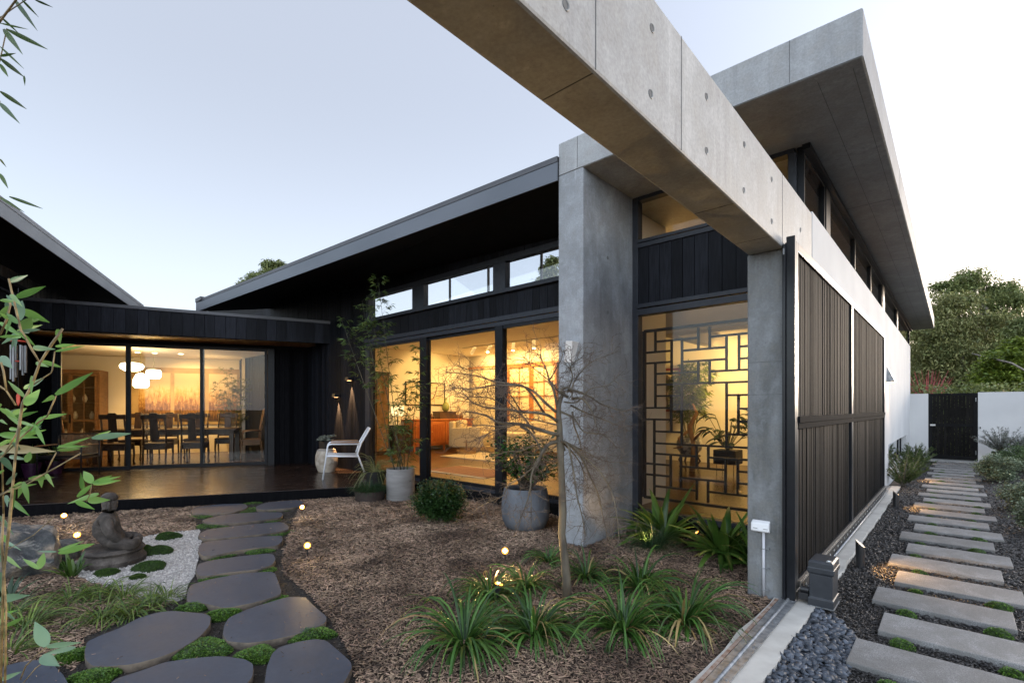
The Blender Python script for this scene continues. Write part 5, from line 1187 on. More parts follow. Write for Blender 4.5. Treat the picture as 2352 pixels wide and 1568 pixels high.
# statue: seated figure seen from behind, facing away to the right
sc = PT(246, 1270, 4.42); sc = Vector((sc.x, sc.y, 0)); fdir = (rightv*.80-tocamv*.60).normalized(); ldir = Vector((-fdir.y, fdir.x, 0))
st = thing('stone_statue', 'weathered dark stone figure sitting cross-legged with its back to us', 'statue', Tm(sc))
def SP(f, l, z): return sc+fdir*f+ldir*l+Vector((0, 0, z))
bs = MB()
def oval(k, z): return [tuple(SP(.05+.235*k*math.cos(a), .25*k*math.sin(a)*(1 if True else 1), z)) for a in [2*math.pi*i/28 for i in range(28)]]
R5 = [oval(1.0, -.01), oval(1.02, .05), oval(.93, .075), oval(.90, .10), oval(.98, .125), oval(.9, .15)]
vs_ = sum(R5, []); fs = []
for k in range(5):
    for j in range(28): j2 = (j+1) % 28; fs.append((k*28+j, k*28+j2, (k+1)*28+j2, (k+1)*28+j))
fs.append(tuple(5*28+j for j in range(28))); bs.add(vs_, fs).build('pedestal', M_stone, st, smooth=True, auto=40)
V = [SP(0, 0, .185), SP(-.01, 0, .27), SP(-.005, 0, .36), SP(.0, 0, .425), SP(.005, 0, .462), SP(.015, 0, .50), SP(.02, 0, .55), SP(.02, 0, .595),   # 0-7 spine neck head
     SP(.0, .105, .415), SP(.02, .155, .32), SP(.09, .165, .225), SP(.17, .07, .20),           # left arm 8-11
     SP(.0, -.105, .415), SP(.02, -.155, .32), SP(.09, -.165, .225), SP(.17, -.07, .20),        # right arm 12-15
     SP(.09, .14, .185), SP(.19, .20, .18), SP(.23, .05, .175),                                    # left leg
     SP(.09, -.14, .185), SP(.19, -.20, .18), SP(.23, -.02, .19)]
E_ = [(0, 1), (1, 2), (2, 3), (3, 4), (4, 5), (5, 6), (6, 7), (3, 8), (8, 9), (9, 10), (10, 11), (3, 12), (12, 13), (13, 14), (14, 15), (0, 16), (16, 17), (17, 18), (0, 19), (19, 20), (20, 21)]
Rr = [(.15, .13), (.13, .115), (.145, .11), (.11, .085), .042, .055, .072, .05, .052, .044, .036, .03, .052, .044, .036, .03, .062, .055, .04, .062, .055, .04]
skin('figure', V, E_, Rr, M_stone, st)
mb = MB(); mb.lathe([(.060, -.03), (.066, -.01), (.062, .012), (.045, .030), (.02, .042), (.0, .045)], tuple(SP(.015, 0, .60)), 16); mb.build('topknot', M_stone, st, smooth=True)
for sg in (-1, 1): MB().tube([SP(.02, sg*.068, .57), SP(.02, sg*.076, .535), SP(.022, sg*.07, .485)], [.008, .013, .009], 8).build('ear', M_stone, st, smooth=True)

# ------------------------------------------------------------------ right side bushes
M_hebe = leafmat('pale_edged_leaf', (.07, .11, .045), (.28, .33, .22), .5, .35, .2, scale=25)
M_hebed = leafmat('mid_green_leaf', (.04, .08, .022), (.12, .18, .06), .5, .3, .25, scale=9)
for i, (px, py, rx, rz, n, mm_, lb) in enumerate([(2288, 1108, .42, .33, 9000, M_hebe, 'rounded pale-leaved shrub beside the middle of the plank path'), (2352, 1178, .34, .27, 6500, M_hebe, 'pale-leaved shrub at the right frame edge, nearer one'), (2340, 1085, .50, .36, 9000, M_hebed, 'green shrub behind the rounded pale one'), (2285, 1062, .36, .26, 5500, M_hebed, 'low green shrub near the end wall'), (2390, 1230, .30, .25, 5000, M_hebe, 'pale-leaved shrub mostly outside the right edge'), (2400, 1100, .5, .45, 6000, M_hebed, 'green shrub cut by the right frame edge')]):
    p = G(px, py); bush((p.x+.05, p.y, 0), rx*.86, rz*.86, n, .036, lb, mm_, seed=200+i, clumps=60, grp='shrubs right of the plank path')
# grey spiky shrub in the pot near wall
M_grey = leafmat('silver_leaf', (.14, .16, .14), (.28, .30, .27), .6, .25, .2)
for i, (px, py, tt, h, lb) in enumerate([(2298, 1034, 11.6, .62, 'silver-grey rosemary-like shrub against the end wall'), (2350, 1035, 11.3, .42, 'smaller silver-grey shrub at the right edge by the end wall')]):
    p = PT(px, py, tt); c = Vector((p.x, p.y, max(.12, p.z-.05))); t = thing('silver_shrub', lb, 'shrub', Tm((c.x, c.y, 0)), 'silver-grey shrubs by the end wall')
    if i == 0: pot(t, Vector((c.x, c.y, 0)), [(0, 0), (.12, 0), (.16, c.z+.02), (.14, c.z+.02), (0, c.z)], M_potb, .14, c.z+.0)
    r = random.Random(300+i); mb = MB(); LL = []
    for k in range(60):
        az = r.random()*6.283; e = r.uniform(.35, 1.45); L = h*r.uniform(.6, 1.1); q = c+Vector((math.cos(az)*math.cos(e), math.sin(az)*math.cos(e), math.sin(e)))*L
        mb.tube([c, c.lerp(q, .5)+Vector((0, 0, .03)), q], [.006, .004, .002], 3)
        for j in range(45): s = c.lerp(q, r.uniform(.25, 1)); LL.append((s, r.random()*6.283, r.uniform(.2, 1.2), r.uniform(.04, .07)))
    mb.build('stems', M_bark, t); leaves_from(LL, M_grey, t, asp=.16)
# spiky green plants at the foot of the white wall
M_gre = leafmat('upright_green_leaf', (.045, .085, .022), (.13, .17, .05), .5, .3, .25)
for i, (x, y, h, lb) in enumerate([(-.70, 11.3, .55, 'spiky upright green shrub next to the second bollard, nearest'), (-.72, 12.9, .60, 'spiky upright green shrub below the low window'), (-.70, 14.4, .55, 'spiky upright green shrub toward the end wall'), (-.72, 15.6, .5, 'farthest spiky green shrub by the white wall')]):
    c = Vector((x, y, 0)); t = thing('spiky_shrub', lb, 'shrub', Tm(c), 'spiky shrubs at the foot of the white wall'); r = random.Random(320+i); mb = MB(); LL = []
    for k in range(34):
        az = r.random()*6.283; e = r.uniform(.6, 1.45); L = h*r.uniform(.6, 1.15); q = c+Vector((math.cos(az)*math.cos(e), math.sin(az)*math.cos(e), math.sin(e)))*L
        mb.tube([c, c.lerp(q, .5)+Vector((0, 0, .03)), q], [.008, .005, .003], 3)
        for j in range(60): s = c.lerp(q, r.uniform(.15, 1)); LL.append((s, az+r.uniform(-1.4, 1.4), r.uniform(.3, 1.2), r.uniform(.05, .085)))
    mb.build('stems', M_bark, t); leaves_from(LL, M_gre, t, asp=.13)

# ------------------------------------------------------------------ trees beyond the walls
M_euc = leafmat('drooping_tree_leaf', (.12, .15, .05), (.34, .33, .13), .55, .35, .3, scale=.6, hue=.015)
M_euc2 = leafmat('dark_tree_leaf', (.11, .15, .05), (.28, .31, .11), .55, .3, .3, scale=.5, hue=.012)
M_yel = leafmat('yellow_green_leaf', (.08, .13, .02), (.24, .30, .04), .5, .3, .35, scale=1.2, hue=.012)
M_tbark = mat('pale_tree_bark', (.12, .10, .08), (.26, .23, .20), .85, scale=6, bump=.4)
def tree(base, h, blobs, n, size, label, m, seed, trunk_r=.18, droop=(-1.2, .2), cat='tree', asp=.32, grp=None, tight=.19, group2=None):
    """blobs: list of (dx_right, dy_depth, z, rx, rz)"""
    r = np.random.default_rng(seed); rr = random.Random(seed); base = Vector(base); t = thing('tree', label, cat, Tm(base), grp)
    F3 = Vector((_F[0], _F[1], 0)); mb = MB(); top = base+Vector((0, 0, h*.78))
    tk = [base+Vector((rr.gauss(0, .15)*k, rr.gauss(0, .15)*k, h*.78*k/6)) for k in range(7)]
    mb.tube(tk, [trunk_r*(1-.75*k/6) for k in range(7)], 9)
    P = []; W = []
    for (dr, dd, z, rx, rz) in blobs:
        c = base+rightv*dr+F3*dd; c.z = z
        j = min(6, max(1, int((z-base.z)/(h*.78)*6*.7))); s = tk[j]
        mb.tube([s, s.lerp(c, .55)+Vector((0, 0, .2)), c], [trunk_r*.4, trunk_r*.22, trunk_r*.08], 6)
        nc = 34
        u = r.normal(size=(nc, 3)); u /= np.linalg.norm(u, axis=1)[:, None]
        cc = np.array(c)+u*np.array([rx, rx, rz])*r.uniform(.35, 1.0, (nc, 1))
        for q in cc[:12]:
            mb.tube([tuple(c), tuple((np.array(c)+q)/2+np.array([0, 0, .1])), tuple(q)], [trunk_r*.10, trunk_r*.07, trunk_r*.03], 4)
        P.append(cc); W.append(np.full(nc, rx*rz)); 
        for q in range(nc): pass
    C = np.concatenate(P); Wt = np.concatenate(W); sz = np.repeat([b[3] for b in blobs], 34)
    k = r.choice(len(C), n, p=Wt/Wt.sum()); sg = sz[k][:, None]*tight
    pos = C[k]+r.normal(size=(n, 3))*sg*np.array([1, 1, .62])
    mb.build('trunk', M_tbark, t, smooth=True)
    S = np.stack([size*asp*r.uniform(.6, 1.4, n), size*r.uniform(.6, 1.4, n), size*np.ones(n)], 1)
    mesh_np('crown', [scatter(LEAF, pos, rotm(r.random(n)*6.283, r.uniform(droop[0], droop[1], n), r.normal(0, .5, n)), S)], m, t)
    return t
def TB(px, t): p = PT(px, 938, t); return (p.x, p.y, -.1)
def zz_(py, t): return CAM_H+(938-py)/1124.*t
def blobsfrom(px0, t, L):   # (px,py,rpx,rpy) sightings -> metres
    return [((px-px0)*t/1124., 0, zz_(py, t), rx*t/1124., ry*t/1124.) for px, py, rx, ry in L]
T_ = 26
tree(TB(2195, T_), 8, blobsfrom(2195, T_, [(2195, 700, 55, 38), (2165, 755, 60, 40), (2240, 750, 60, 42), (2200, 810, 75, 45), (2150, 830, 50, 40), (2255, 830, 55, 42), (2195, 870, 75, 35), (2130, 790, 35, 30), (2145, 880, 45, 30), (2250, 890, 50, 30)]), 42000, .20, 'drooping olive-brown tree straight above the garden gate', M_euc, 401, .16)
T_ = 38
tree(TB(2260, T_), 14, blobsfrom(2260, T_, [(2230, 645, 45, 25), (2180, 665, 40, 25), (2300, 668, 34, 22), (2270, 690, 60, 32), (2330, 690, 26, 16), (2320, 740, 55, 40), (2130, 750, 40, 45), (2120, 840, 45, 60), (2350, 800, 60, 70), (2260, 780, 70, 50)]), 36000, .30, 'tall dark tree rising highest behind the drooping one', M_euc2, 402, .3)
T_ = 20
tree(TB(2320, T_), 5, blobsfrom(2320, T_, [(2310, 830, 50, 30), (2345, 800, 40, 30), (2300, 870, 55, 28), (2350, 870, 50, 40), (2270, 885, 30, 18)]), 17000, .15, 'bright yellow-green tree above the right garden wall', M_yel, 403, .10, droop=(-.7, .4), asp=.5)
T_ = 24
tree(TB(2370, T_), 8, blobsfrom(2370, T_, [(2350, 760, 45, 35), (2390, 740, 50, 50), (2330, 800, 35, 30), (2390, 830, 60, 50)]), 15000, .18, 'green tree cut by the right frame edge above the wall', M_euc2, 404, .14)
T_ = 30
tree(TB(2110, T_), 6, blobsfrom(2110, T_, [(2105, 860, 30, 30), (2130, 900, 50, 25), (2090, 900, 30, 30), (2110, 820, 22, 20)]), 10000, .2, 'low dark tree beside the end of the white side wall', M_euc2, 405, .14)
T_ = 34
tree(TB(630, T_), 11, blobsfrom(640, T_, [(632, 612, 20, 13), (600, 640, 26, 12), (655, 612, 16, 12), (640, 640, 40, 20), (575, 655, 18, 9)]), 9000, .24, 'tree top showing above the dark roof on the left', M_euc2, 406, .25)
T_ = 30
tree(TB(1250, T_), 10, blobsfrom(1250, T_, [(1262, 622, 20, 16), (1245, 645, 18, 10), (1275, 650, 16, 16), (1270, 600, 15, 12)]), 5000, .24, 'gum tree seen through the right highlight window', M_euc, 407, .12)
rs_ = thing('red_stemmed_shrub', 'shrub of bare crimson stems behind the end wall left of the gate', 'shrub', Tm(TB(2135, 17)))
mb = MB(); r = random.Random(9)
for k in range(60):
    px = r.uniform(2090, 2180); b0 = PT(2130+(px-2130)*.5, 925, 17.5+r.random()); q = PT(px+(px-2130)*.35, r.uniform(848, 895), 17.5+r.random()); mb.tube([b0, b0.lerp(q, .6)+Vector((0, 0, .05)), q], [.012, .009, .004], 4)
mb.build('stems', mat('crimson_stem', (.20, .02, .025), (.32, .05, .04), .6), rs_)

# hedge behind the garden gate
hd = thing('hedge', 'dense dark hedge seen through the slits of the garden gate', 'hedge', Tm((0, 19.5, 0)))
rgh = np.random.default_rng(77); n = 14000
pos = np.stack([rgh.uniform(-2.5, 3.5, n), 19.4+rgh.normal(0, .35, n), rgh.uniform(0, 2.1, n)], 1)
mesh_np('foliage', [leafcloud(rgh, pos, .11, .5)], M_euc2, hd)
MB().box(-2.4, 3.4, 19.3, 19.6, 0, 1.8).build('branches', M_soil, hd)
# ------------------------------------------------------------------ THINGS ON THE DECK
M_wpow = mat('white_powder_coat', (.70, .72, .76), (.76, .78, .82), .35, scale=5)
M_rope = mat('white_woven_rope', (.55, .56, .58), (.68, .69, .71), .8, scale=60, bump=.6, bscale=90)
M_teak = mat('teak_armrest', (.20, .10, .045), (.32, .17, .08), .5, scale=8, stretch=(1, 8, 8))
def chairM(c, ang): return Tm(c, ang)
# white armchair: local x = seat forward, y = sideways
def wchair():
    c = PT(788, 1090, 8.95); M = Tm((c.x, c.y, .155), math.atan2(-rightv.y*.93-tocamv.y*-.35, -rightv.x*.93-tocamv.x*-.35))
    t = thing('white_armchair', 'white outdoor armchair with woven seat and teak armrests on the deck', 'chair', M)
    for y in (-.28, .28):
        b = MB(M); b.tube([(.34, y, 0), (.27, y, .50), (.262, y, .575), (.235, y, .61), (.19, y, .62), (-.28, y, .61)], .015, 10); b.build('arm_frame', M_wpow, t, smooth=True)
        b = MB(M); b.tube([(-.40, y, 0), (-.24, y, .43), (-.30, y, .62), (-.44, y, .86), (-.455, y*.93, .885)], .015, 10); b.build('rear_leg', M_wpow, t, smooth=True)
        b = MB(M); b.box(-.27, .21, y-.022, y+.022, .635, .655); b.build('armrest', M_teak, t, bevel=.006)
    b = MB(M); b.tube([(-.455, -.26, .885), (-.455, .26, .885)], .015, 10); b.tube([(.275, -.28, .41), (.275, .28, .41)], .014, 8); b.tube([(-.24, -.28, .38), (-.24, .28, .38)], .014, 8)
    for y in (-.28, .28): b.tube([(.28, y, .41), (-.25, y, .385)], .014, 8)
    b.build('seat_frame', M_wpow, t, smooth=True)
    b = MB(M)
    for k in range(26):
        y = -.255+k*.0204; b.tube([(.275, y, .425), (.05, y, .405), (-.22, y, .40)], .0085, 5)
    b.build('seat', M_rope, t, smooth=True)
    b = MB(M)
    for k in range(26):
        y = -.255+k*.0204; b.tube([(-.235, y, .41), (-.315, y, .62), (-.45, y, .88)], .0085, 5)
    b.build('backrest', M_rope, t, smooth=True)
wchair()
# carved drum stool with a planter
c = PT(750, 1078, 9.7); c = Vector((c.x, c.y, .155))
t = thing('drum_stool', 'pale carved stone drum stool against the black wall', 'stool', Tm(c))
M_drum = mat('carved_stone', (.30, .25, .19), (.52, .46, .38), .8, scale=9, detail=5, bump=1, bscale=22, bdist=.02)
MB().lathe([(0, 0), (.155, 0), (.165, .02), (.20, .12), (.212, .22), (.205, .33), (.175, .42), (.16, .44), (.14, .45), (0, .455)], c, 36).build('drum_body', M_drum, t, smooth=True, auto=45)
b = MB(); b.lathe([(.1685, .415), (.176, .42), (.176, .432), (.165, .438)], c, 36); b.build('rim_band', M_potc, t, smooth=True)
c2 = c+Vector((0, 0, .456)); t = thing('succulent_planter', 'dark square planter of pale succulents on the drum stool', 'potted plant', Tm(c2))
MB().box(c2.x-.13, c2.x+.10, c2.y-.09, c2.y+.09, c2.z, c2.z+.13).build('planter_box', M_potb, t, bevel=.006)
M_succ = leafmat('pale_succulent', (.16, .20, .14), (.50, .52, .46), .5, .3, .2, scale=20)
r = random.Random(3); LL = []
for k in range(26):
    cx, cy, cz = c2.x+r.uniform(-.2, .16), c2.y+r.uniform(-.09, .09), c2.z+r.uniform(.14, .24)
    for j in range(26): LL.append((Vector((cx, cy, cz)), r.random()*6.283, r.uniform(.0, 1.3), r.uniform(.03, .06)))
leaves_from(LL, M_succ, t, asp=.35)
# dark bench-chair on the deck in front of the dining doors  (local frame of the wing)
M_blk = mat('black_tube', (.010, .010, .011), (.015, .015, .016), .35)
CM = WM @ Tm((-1.28, -.60, .155), R_(172))
t = thing('black_rope_armchair', 'black tube armchair with tan rope back in front of the dining doors', 'chair', CM)
for x in (-.34, .34):
    b = MB(CM); b.tube([(x, .30, 0), (x, .30, .50), (x, .28, .56)], .014, 8); b.tube([(x, -.26, 0), (x, -.26, .66)], .014, 8); b.tube([(x, .30, .33), (x, -.26, .33)], .012, 8); b.build('side_frame', M_blk, t, smooth=True)
    MB(CM).box(x-.03, x+.03, -.20, .33, .555, .575).build('armrest', M_teak, t, bevel=.006)
b = MB(CM); b.tube([(-.34, -.26, .50), (-.34, -.29, .72), (-.31, -.30, .76), (.31, -.30, .76), (.34, -.29, .72), (.34, -.26, .50)], .014, 8); b.tube([(-.34, -.26, .38), (.34, -.26, .38)], .012, 8); b.tube([(-.34, .30, .33), (.34, .30, .33)], .012, 8); b.build('back_frame', M_blk, t, smooth=True)
b = MB(CM)
for k in range(38): x = -.30+k*.0162; b.tube([(x, -.265, .38), (x, -.295, .755)], .0035, 4)
b.build('backrest', mat('tan_rope', (.20, .13, .07), (.30, .21, .12), .8), t)
MB(CM).box(-.33, .33, -.25, .30, .345, .385).build('seat', M_blk, t, bevel=.01)
# purple pots
for i, (a_, b_, lb) in enumerate([(-1.72, -.62, 'dark purple glazed pot with yellow-green foliage, left one by the black wall'), (-1.52, -.25, 'dark purple glazed pot with strappy leaves, right one by the black armchair')]):
    c = WL(a_-.12, b_, .155); t = thing('purple_pot', lb, 'potted plant', Tm(c), 'purple pots on the deck')
    pot(t, c, [(0, 0), (.10, 0), (.15, .20), (.155, .25), (.14, .25), (.13, .21), (0, .21)], mat('purple_glaze', (.035, .012, .035), (.06, .02, .055), .25), .13, .215)
    r = random.Random(60+i); S = [((c.x, c.y, c.z+.2), r.random()*6.28, r.uniform(.7, 1.45), r.uniform(.25, .45), .025, r.uniform(1, 3), 0) for _ in range(34)]
    ribbons(MB(), S, 6).build('leaves', M_brom if i else M_fern, t, smooth=True)
# wind chime hanging from the wing soffit
cc = PT(42, 785, 5.9); t = thing('wind_chime', 'wind chime of grey tubes under a red disc hanging at the far left', 'wind chime', Tm((cc.x, cc.y, cc.z)))
M_redp = mat('red_wood', (.42, .035, .015), (.55, .06, .02), .45)
M_tubeg = mat('chime_aluminium', (.16, .165, .17), (.24, .245, .25), .4, metal=.7)
MB().lathe([(0, 0), (.085, 0), (.085, .014), (0, .016)], tuple(cc), 24).build('top_disc', M_redp, t)
MB().tube([cc, (cc.x, cc.y, 2.85)], .0015, 4).build('cord', M_black, t)
for k in range(6):
    a = k*math.pi/3+.3; x, y = cc.x+.062*math.cos(a), cc.y+.062*math.sin(a); L = .30+.028*k
    MB().tube([(x, y, cc.z-.04), (x, y, cc.z-.04-L)], .0125, 12).build('chime_tube', M_tubeg, t, smooth=True, auto=50)
MB().tube([(cc.x, cc.y, cc.z), (cc.x, cc.y, cc.z-.62)], .001, 4).build('clapper_cord', M_black, t)
MB().lathe([(0, 0), (.03, 0), (.03, .016), (0, .016)], (cc.x, cc.y, cc.z-.24), 16).build('clapper', M_redp, t)
b = MB(); s_ = cc.z-.62
b.add([tuple(Vector((cc.x, cc.y, s_))+rightv*dx+Vector((0, 0, dz))+tocamv*dy) for dy in (-.004, .004) for dx, dz in ((0, .02), (.022, -.03), (.018, -.11), (0, -.15), (-.018, -.11), (-.022, -.03))], [(0, 1, 2, 3, 4, 5), (11, 10, 9, 8, 7, 6)]+[(k, (k+1) % 6, 6+(k+1) % 6, 6+k) for k in range(6)]); b.build('sail', M_redp, t)

# ------------------------------------------------------------------ DINING ROOM FURNITURE
M_dkw = mat('dark_carved_timber', (.020, .010, .006), (.050, .024, .012), .38, scale=6, stretch=(6, 1, 1))
M_medw = mat('brown_timber', (.13, .065, .028), (.22, .115, .05), .4, scale=6, stretch=(1, 1, 6))
FZ = .15
t = thing('dining_table', 'long dark timber dining table ringed by chairs', 'table', WM @ Tm((-.35, 1.9, FZ)))
TB0, TB1, TA0, TA1 = 1.45, 2.45, -1.75, 1.15
MB(WM).box(TA0, TA1, TB0, TB1, FZ+.72, FZ+.76).build('tabletop', M_dkw, t, bevel=.006)
b = MB(WM); b.box(TA0+.06, TA1-.06, TB0+.05, TB0+.08, FZ+.62, FZ+.72); b.box(TA0+.06, TA1-.06, TB1-.08, TB1-.05, FZ+.62, FZ+.72); b.box(TA0+.06, TA0+.09, TB0+.08, TB1-.08, FZ+.62, FZ+.72); b.box(TA1-.09, TA1-.06, TB0+.08, TB1-.08, FZ+.62, FZ+.72); b.build('apron', M_dkw, t)
for a_ in (TA0+.05, TA1-.15):
    for b_ in (TB0+.04, TB1-.14): MB(WM).box(a_, a_+.10, b_, b_+.10, FZ, FZ+.72).build('leg', M_dkw, t, bevel=.01)
def dchair(M, arms, cane=True, name='dining_chair', mat_=None, label='', H=1.12):
    m = mat_ or M_dkw; t = thing(name, label, 'chair', M, 'dining chairs')
    MB(M).box(-.24, .24, -.22, .24, .43, .48).build('seat', m, t, bevel=.01)
    for x in (-.215, .215):
        MB(M).tube([(x, .21, .43), (x*1.05, .225, .2), (x*1.0, .22, .06), (x*1.04, .24, 0)], [.028, .02, .018, .03], 8).build('leg', m, t, smooth=True)
        MB(M).tube([(x, -.22, .43), (x, -.24, .2), (x, -.26, 0)], [.024, .02, .02], 8).build('leg', m, t, smooth=True)
        MB(M).tube([(x, -.20, .45), (x*.98, -.22, .75), (x*.95, -.30, H)], [.022, .019, .02], 8).build('back_post', m, t, smooth=True)
    b = MB(M); b.hexa([(-.24, -.325, H-.10), (.24, -.325, H-.10), (.24, -.285, H-.10), (-.24, -.285, H-.10), (-.24, -.335, H), (.24, -.335, H), (.24, -.295, H+.0), (-.24, -.295, H)]); b.hexa([(-.09, -.335, H), (.09, -.335, H), (.09, -.295, H), (-.09, -.295, H), (-.06, -.337, H+.035), (.06, -.337, H+.035), (.06, -.297, H+.035), (-.06, -.297, H+.035)]); b.build('top_rail', m, t, bevel=.006)
    b = MB(M); b.hexa([(-.08, -.235, .52), (.08, -.235, .52), (.08, -.215, .52), (-.08, -.215, .52), (-.075, -.315, H-.10), (.075, -.315, H-.10), (.075, -.295, H-.10), (-.075, -.295, H-.10)]); b.build('splat', m, t)
    b = MB(M)
    for z in (.52, .66): b.box(-.21, .21, -.235, -.215, z, z+.03)
    b.build('cross_rail', m, t)
    if cane:
        b = MB(M)
        for s in (-1, 1):
            for k in range(6): x = s*(.095+k*.018); b.tube([(x, -.228, .69), (x, -.308, H-.10)], .0022, 3)
            for k in range(15): z = .70+k*.022; y = -.228-(z-.69)/(H-.79)*.08; b.tube([(s*.085, y, z), (s*.20, y, z)], .0022, 3)
        b.build('cane_panel', m, t)
    MB(M).box(-.215, .215, -.19, .20, .33, .43).build('seat_skirt', m, t)
    if arms:
        for s in (-1, 1): MB(M).tube([(s*.22, -.22, .68), (s*.25, .0, .69), (s*.255, .17, .67), (s*.22, .20, .58), (s*.22, .19, .47)], .017, 8).build('armrest', m, t, smooth=True)
    return t
ordn = ['leftmost', 'second from left', 'third from left', 'rightmost']
for i, a_ in enumerate((-1.05, -.30, .42)):
    dchair(WM @ Tm((a_-.05, 1.12, FZ), R_(rnd.uniform(-3, 3))), False, label='dark cane-backed dining chair on the near side of the table, '+['left', 'middle', 'right'][i]+' one')
for i, a_ in enumerate((-1.3, -.62, .06, .74)):
    dchair(WM @ Tm((a_, 2.72, FZ), R_(180+rnd.uniform(-3, 3))), False, label='dark cane-backed dining chair on the far side of the table, '+ordn[i])
dchair(WM @ Tm((-2.05, 1.62, FZ), R_(-75)), True, cane=False, mat_=M_medw, label='brown high-backed armchair at the left end of the dining table', H=1.22)
dchair(WM @ Tm((1.42, 1.95, FZ), R_(100)), True, cane=False, mat_=M_medw, label='brown high-backed armchair at the right end of the dining table', H=1.22)
# pendants
M_pend = emis('pendant_glow', (1, .80, .50), 2.2)
for i, (a_, b_, z, prof, lb) in enumerate([(-1.04, 1.75, 2.38, [(0, -.11), (.13, -.10), (.22, -.04), (.235, .02), (.20, .07), (.10, .095), (0, .10)], 'wide flattened white glass pendant lamp, left of three'), (-.95, 2.05, 2.08, [(0, -.19), (.11, -.185), (.165, -.12), (.16, .0), (.10, .14), (.04, .17), (0, .175)], 'tall egg-shaped white glass pendant lamp, lowest of three'), (-.72, 2.15, 2.24, [(0, -.11), (.12, -.105), (.15, -.06), (.155, .06), (.13, .10), (.05, .11), (0, .11)], 'drum-shaped white glass pendant lamp, right of three')]):
    c = WL(a_, b_, z); t = thing('pendant_lamp', lb, 'pendant lamp', Tm(c), 'white pendant lamps over the dining table')
    MB().lathe(prof, c, 28).build('lamp_shade', M_pend, t, smooth=True)
    top = WL(a_, b_, 2.815); pts = [c.lerp(top, k/12)+Vector((.025*math.sin(k*1.4+i), .02*math.cos(k*1.1), 0))*(1-abs(k-6)/6) for k in range(13)]; pts[0] = c+Vector((0, 0, .1))
    MB().tube(pts, .004, 5).build('cable', M_canel, t)
for i, a_ in enumerate((-1.24, -.88, -.31)):
    c = WL(a_, 2.8, 2.815); t = thing('ceiling_downlight', 'round recessed ceiling downlight of the dining room, '+['left', 'middle', 'right'][i], 'downlight', Tm(c), 'dining room downlights')
    MB().lathe([(0, 0), (.05, 0), (.055, .003), (0, .003)], c, 20).build('lens', emis('downlight_lens%d' % i, (1, .8, .5), 3), t)
# triptych of a reedy landscape in a stone-coloured surround
def reedmat():
    m, t, out = _new('painted_reeds'); g = NG(t); tc = g.n('TexCoord'); sp = g.n('SeparateXYZ'); g.l(tc.outputs['Object'], sp.inputs[0])
    v = g.mapping((7, 7, 1.4)); a = g.noise(v, 3, 7, .75, .5); v2 = g.mapping(); b_ = g.noise(v2, 5, 6, .7, 1.0)
    hgt = g.math('MULTIPLY_ADD', sp.outputs[2], -.62, 1.15); f = g.math('MULTIPLY', g.math('ADD', a, g.math('MULTIPLY', b_, .5)), hgt)
    c = g.ramp(f, [(.38, (.62, .52, .34)), (.52, (.50, .33, .13)), (.62, (.26, .13, .04)), (.8, (.06, .03, .015))])
    bb = g.bsdf(c, .7); g.l(bb.outputs[0], out.inputs[0]); return m
M_reed = reedmat(); M_stonep = mat('sandstone_surround', (.36, .26, .13), (.46, .34, .18), .7, scale=3, detail=6)
t = thing('wall_picture', 'three-panel painting of golden reeds in a sandstone surround on the dining wall', 'picture', WM @ Tm((-.3, 4.19, 1)))
MB(WM).box(-1.86, .98, 4.165, 4.199, .95, 2.55).build('surround', M_stonep, t)
for a0_, a1_ in ((-1.62, -.88), (-.78, -.04), (.06, .78)):
    MB(WM).box(a0_, a1_, 4.145, 4.168, 1.05, 2.40).build('painted_panel', M_reed, t)
light('picture_beam', 'SPOT', WL(-.4, 3.3, 2.75), 9, size=.05, col=(1, .58, .18), target=WL(-.4, 4.2, 1.4), spot=120)
t = thing('dark_panel', 'dark grey doorway panel at the right of the dining room', 'door', WM @ Tm((1.9, 4.1, FZ)))
MB(WM).box(1.55, 2.45, 4.12, 4.18, FZ, 2.55).build('door_leaf', mat('dark_grey_panel', (.05, .05, .052), (.08, .078, .075), .5), t)
# display cabinet
CBM = WM @ Tm((-2.75, 3.2, FZ)); t = thing('display_cabinet', 'brown timber display cabinet with glazed doors at the left of the dining room', 'cabinet', CBM)
MB(CBM).box(-.75, .45, .35, .95, 0, .06).build('plinth', M_medw, t)
b = MB(CBM); b.box(-.75, .45, .92, .95, .06, 2.15); b.box(-.75, -.71, .4, .92, .06, 2.15); b.box(.41, .45, .4, .92, .06, 2.15); b.box(-.75, .45, .35, .95, 2.15, 2.25); b.build('carcass', M_medw, t)
for x0, x1 in ((-.71, -.15), (-.15, .41)):
    f = MB(CBM); frame(f, x0+.003, x1-.003, .07, 2.14, .36, .40, .05); f.box(x0+.05, x1-.05, .365, .395, .92, .96); f.box((x0+x1)/2-.01, (x0+x1)/2+.01, .37, .39, .12, 2.09); fo = f.build('door', M_medw, t)
    MB(CBM).box(x0+.05, x1-.05, .377, .381, .12, 2.09).build('pane', M_glass, fo)
    MB(CBM).box((x1 if x1 < 0 else x0)-.02, (x1 if x1 < 0 else x0)+.02, .345, .36, .88, 1.1).build('handle', M_black, fo)
for z in (.5, .95, 1.4, 1.8): MB(CBM).box(-.70, .40, .45, .91, z, z+.02).build('shelf', M_medw, t)
M_cer = mat('pale_ceramic', (.5, .42, .3), (.65, .58, .45), .3)
for k in range(10):
    a_ = -.6+.2*(k % 5)+.05*(k//5); z = (.52, .97, 1.42)[k % 3]; cv = CBM @ Vector((a_, .65, z)); MB().lathe([(0, 0), (.03, 0), (.055, .07), (.05, .13), (.02, .19), (.025, .21), (0, .21)], cv, 14).build('vase', M_cer, label='small pale ceramic vase number of the cabinet' if 0 else 'small pale ceramic vase on a shelf inside the display cabinet', cat='vase', group='ceramic vases in the display cabinet', smooth=True)
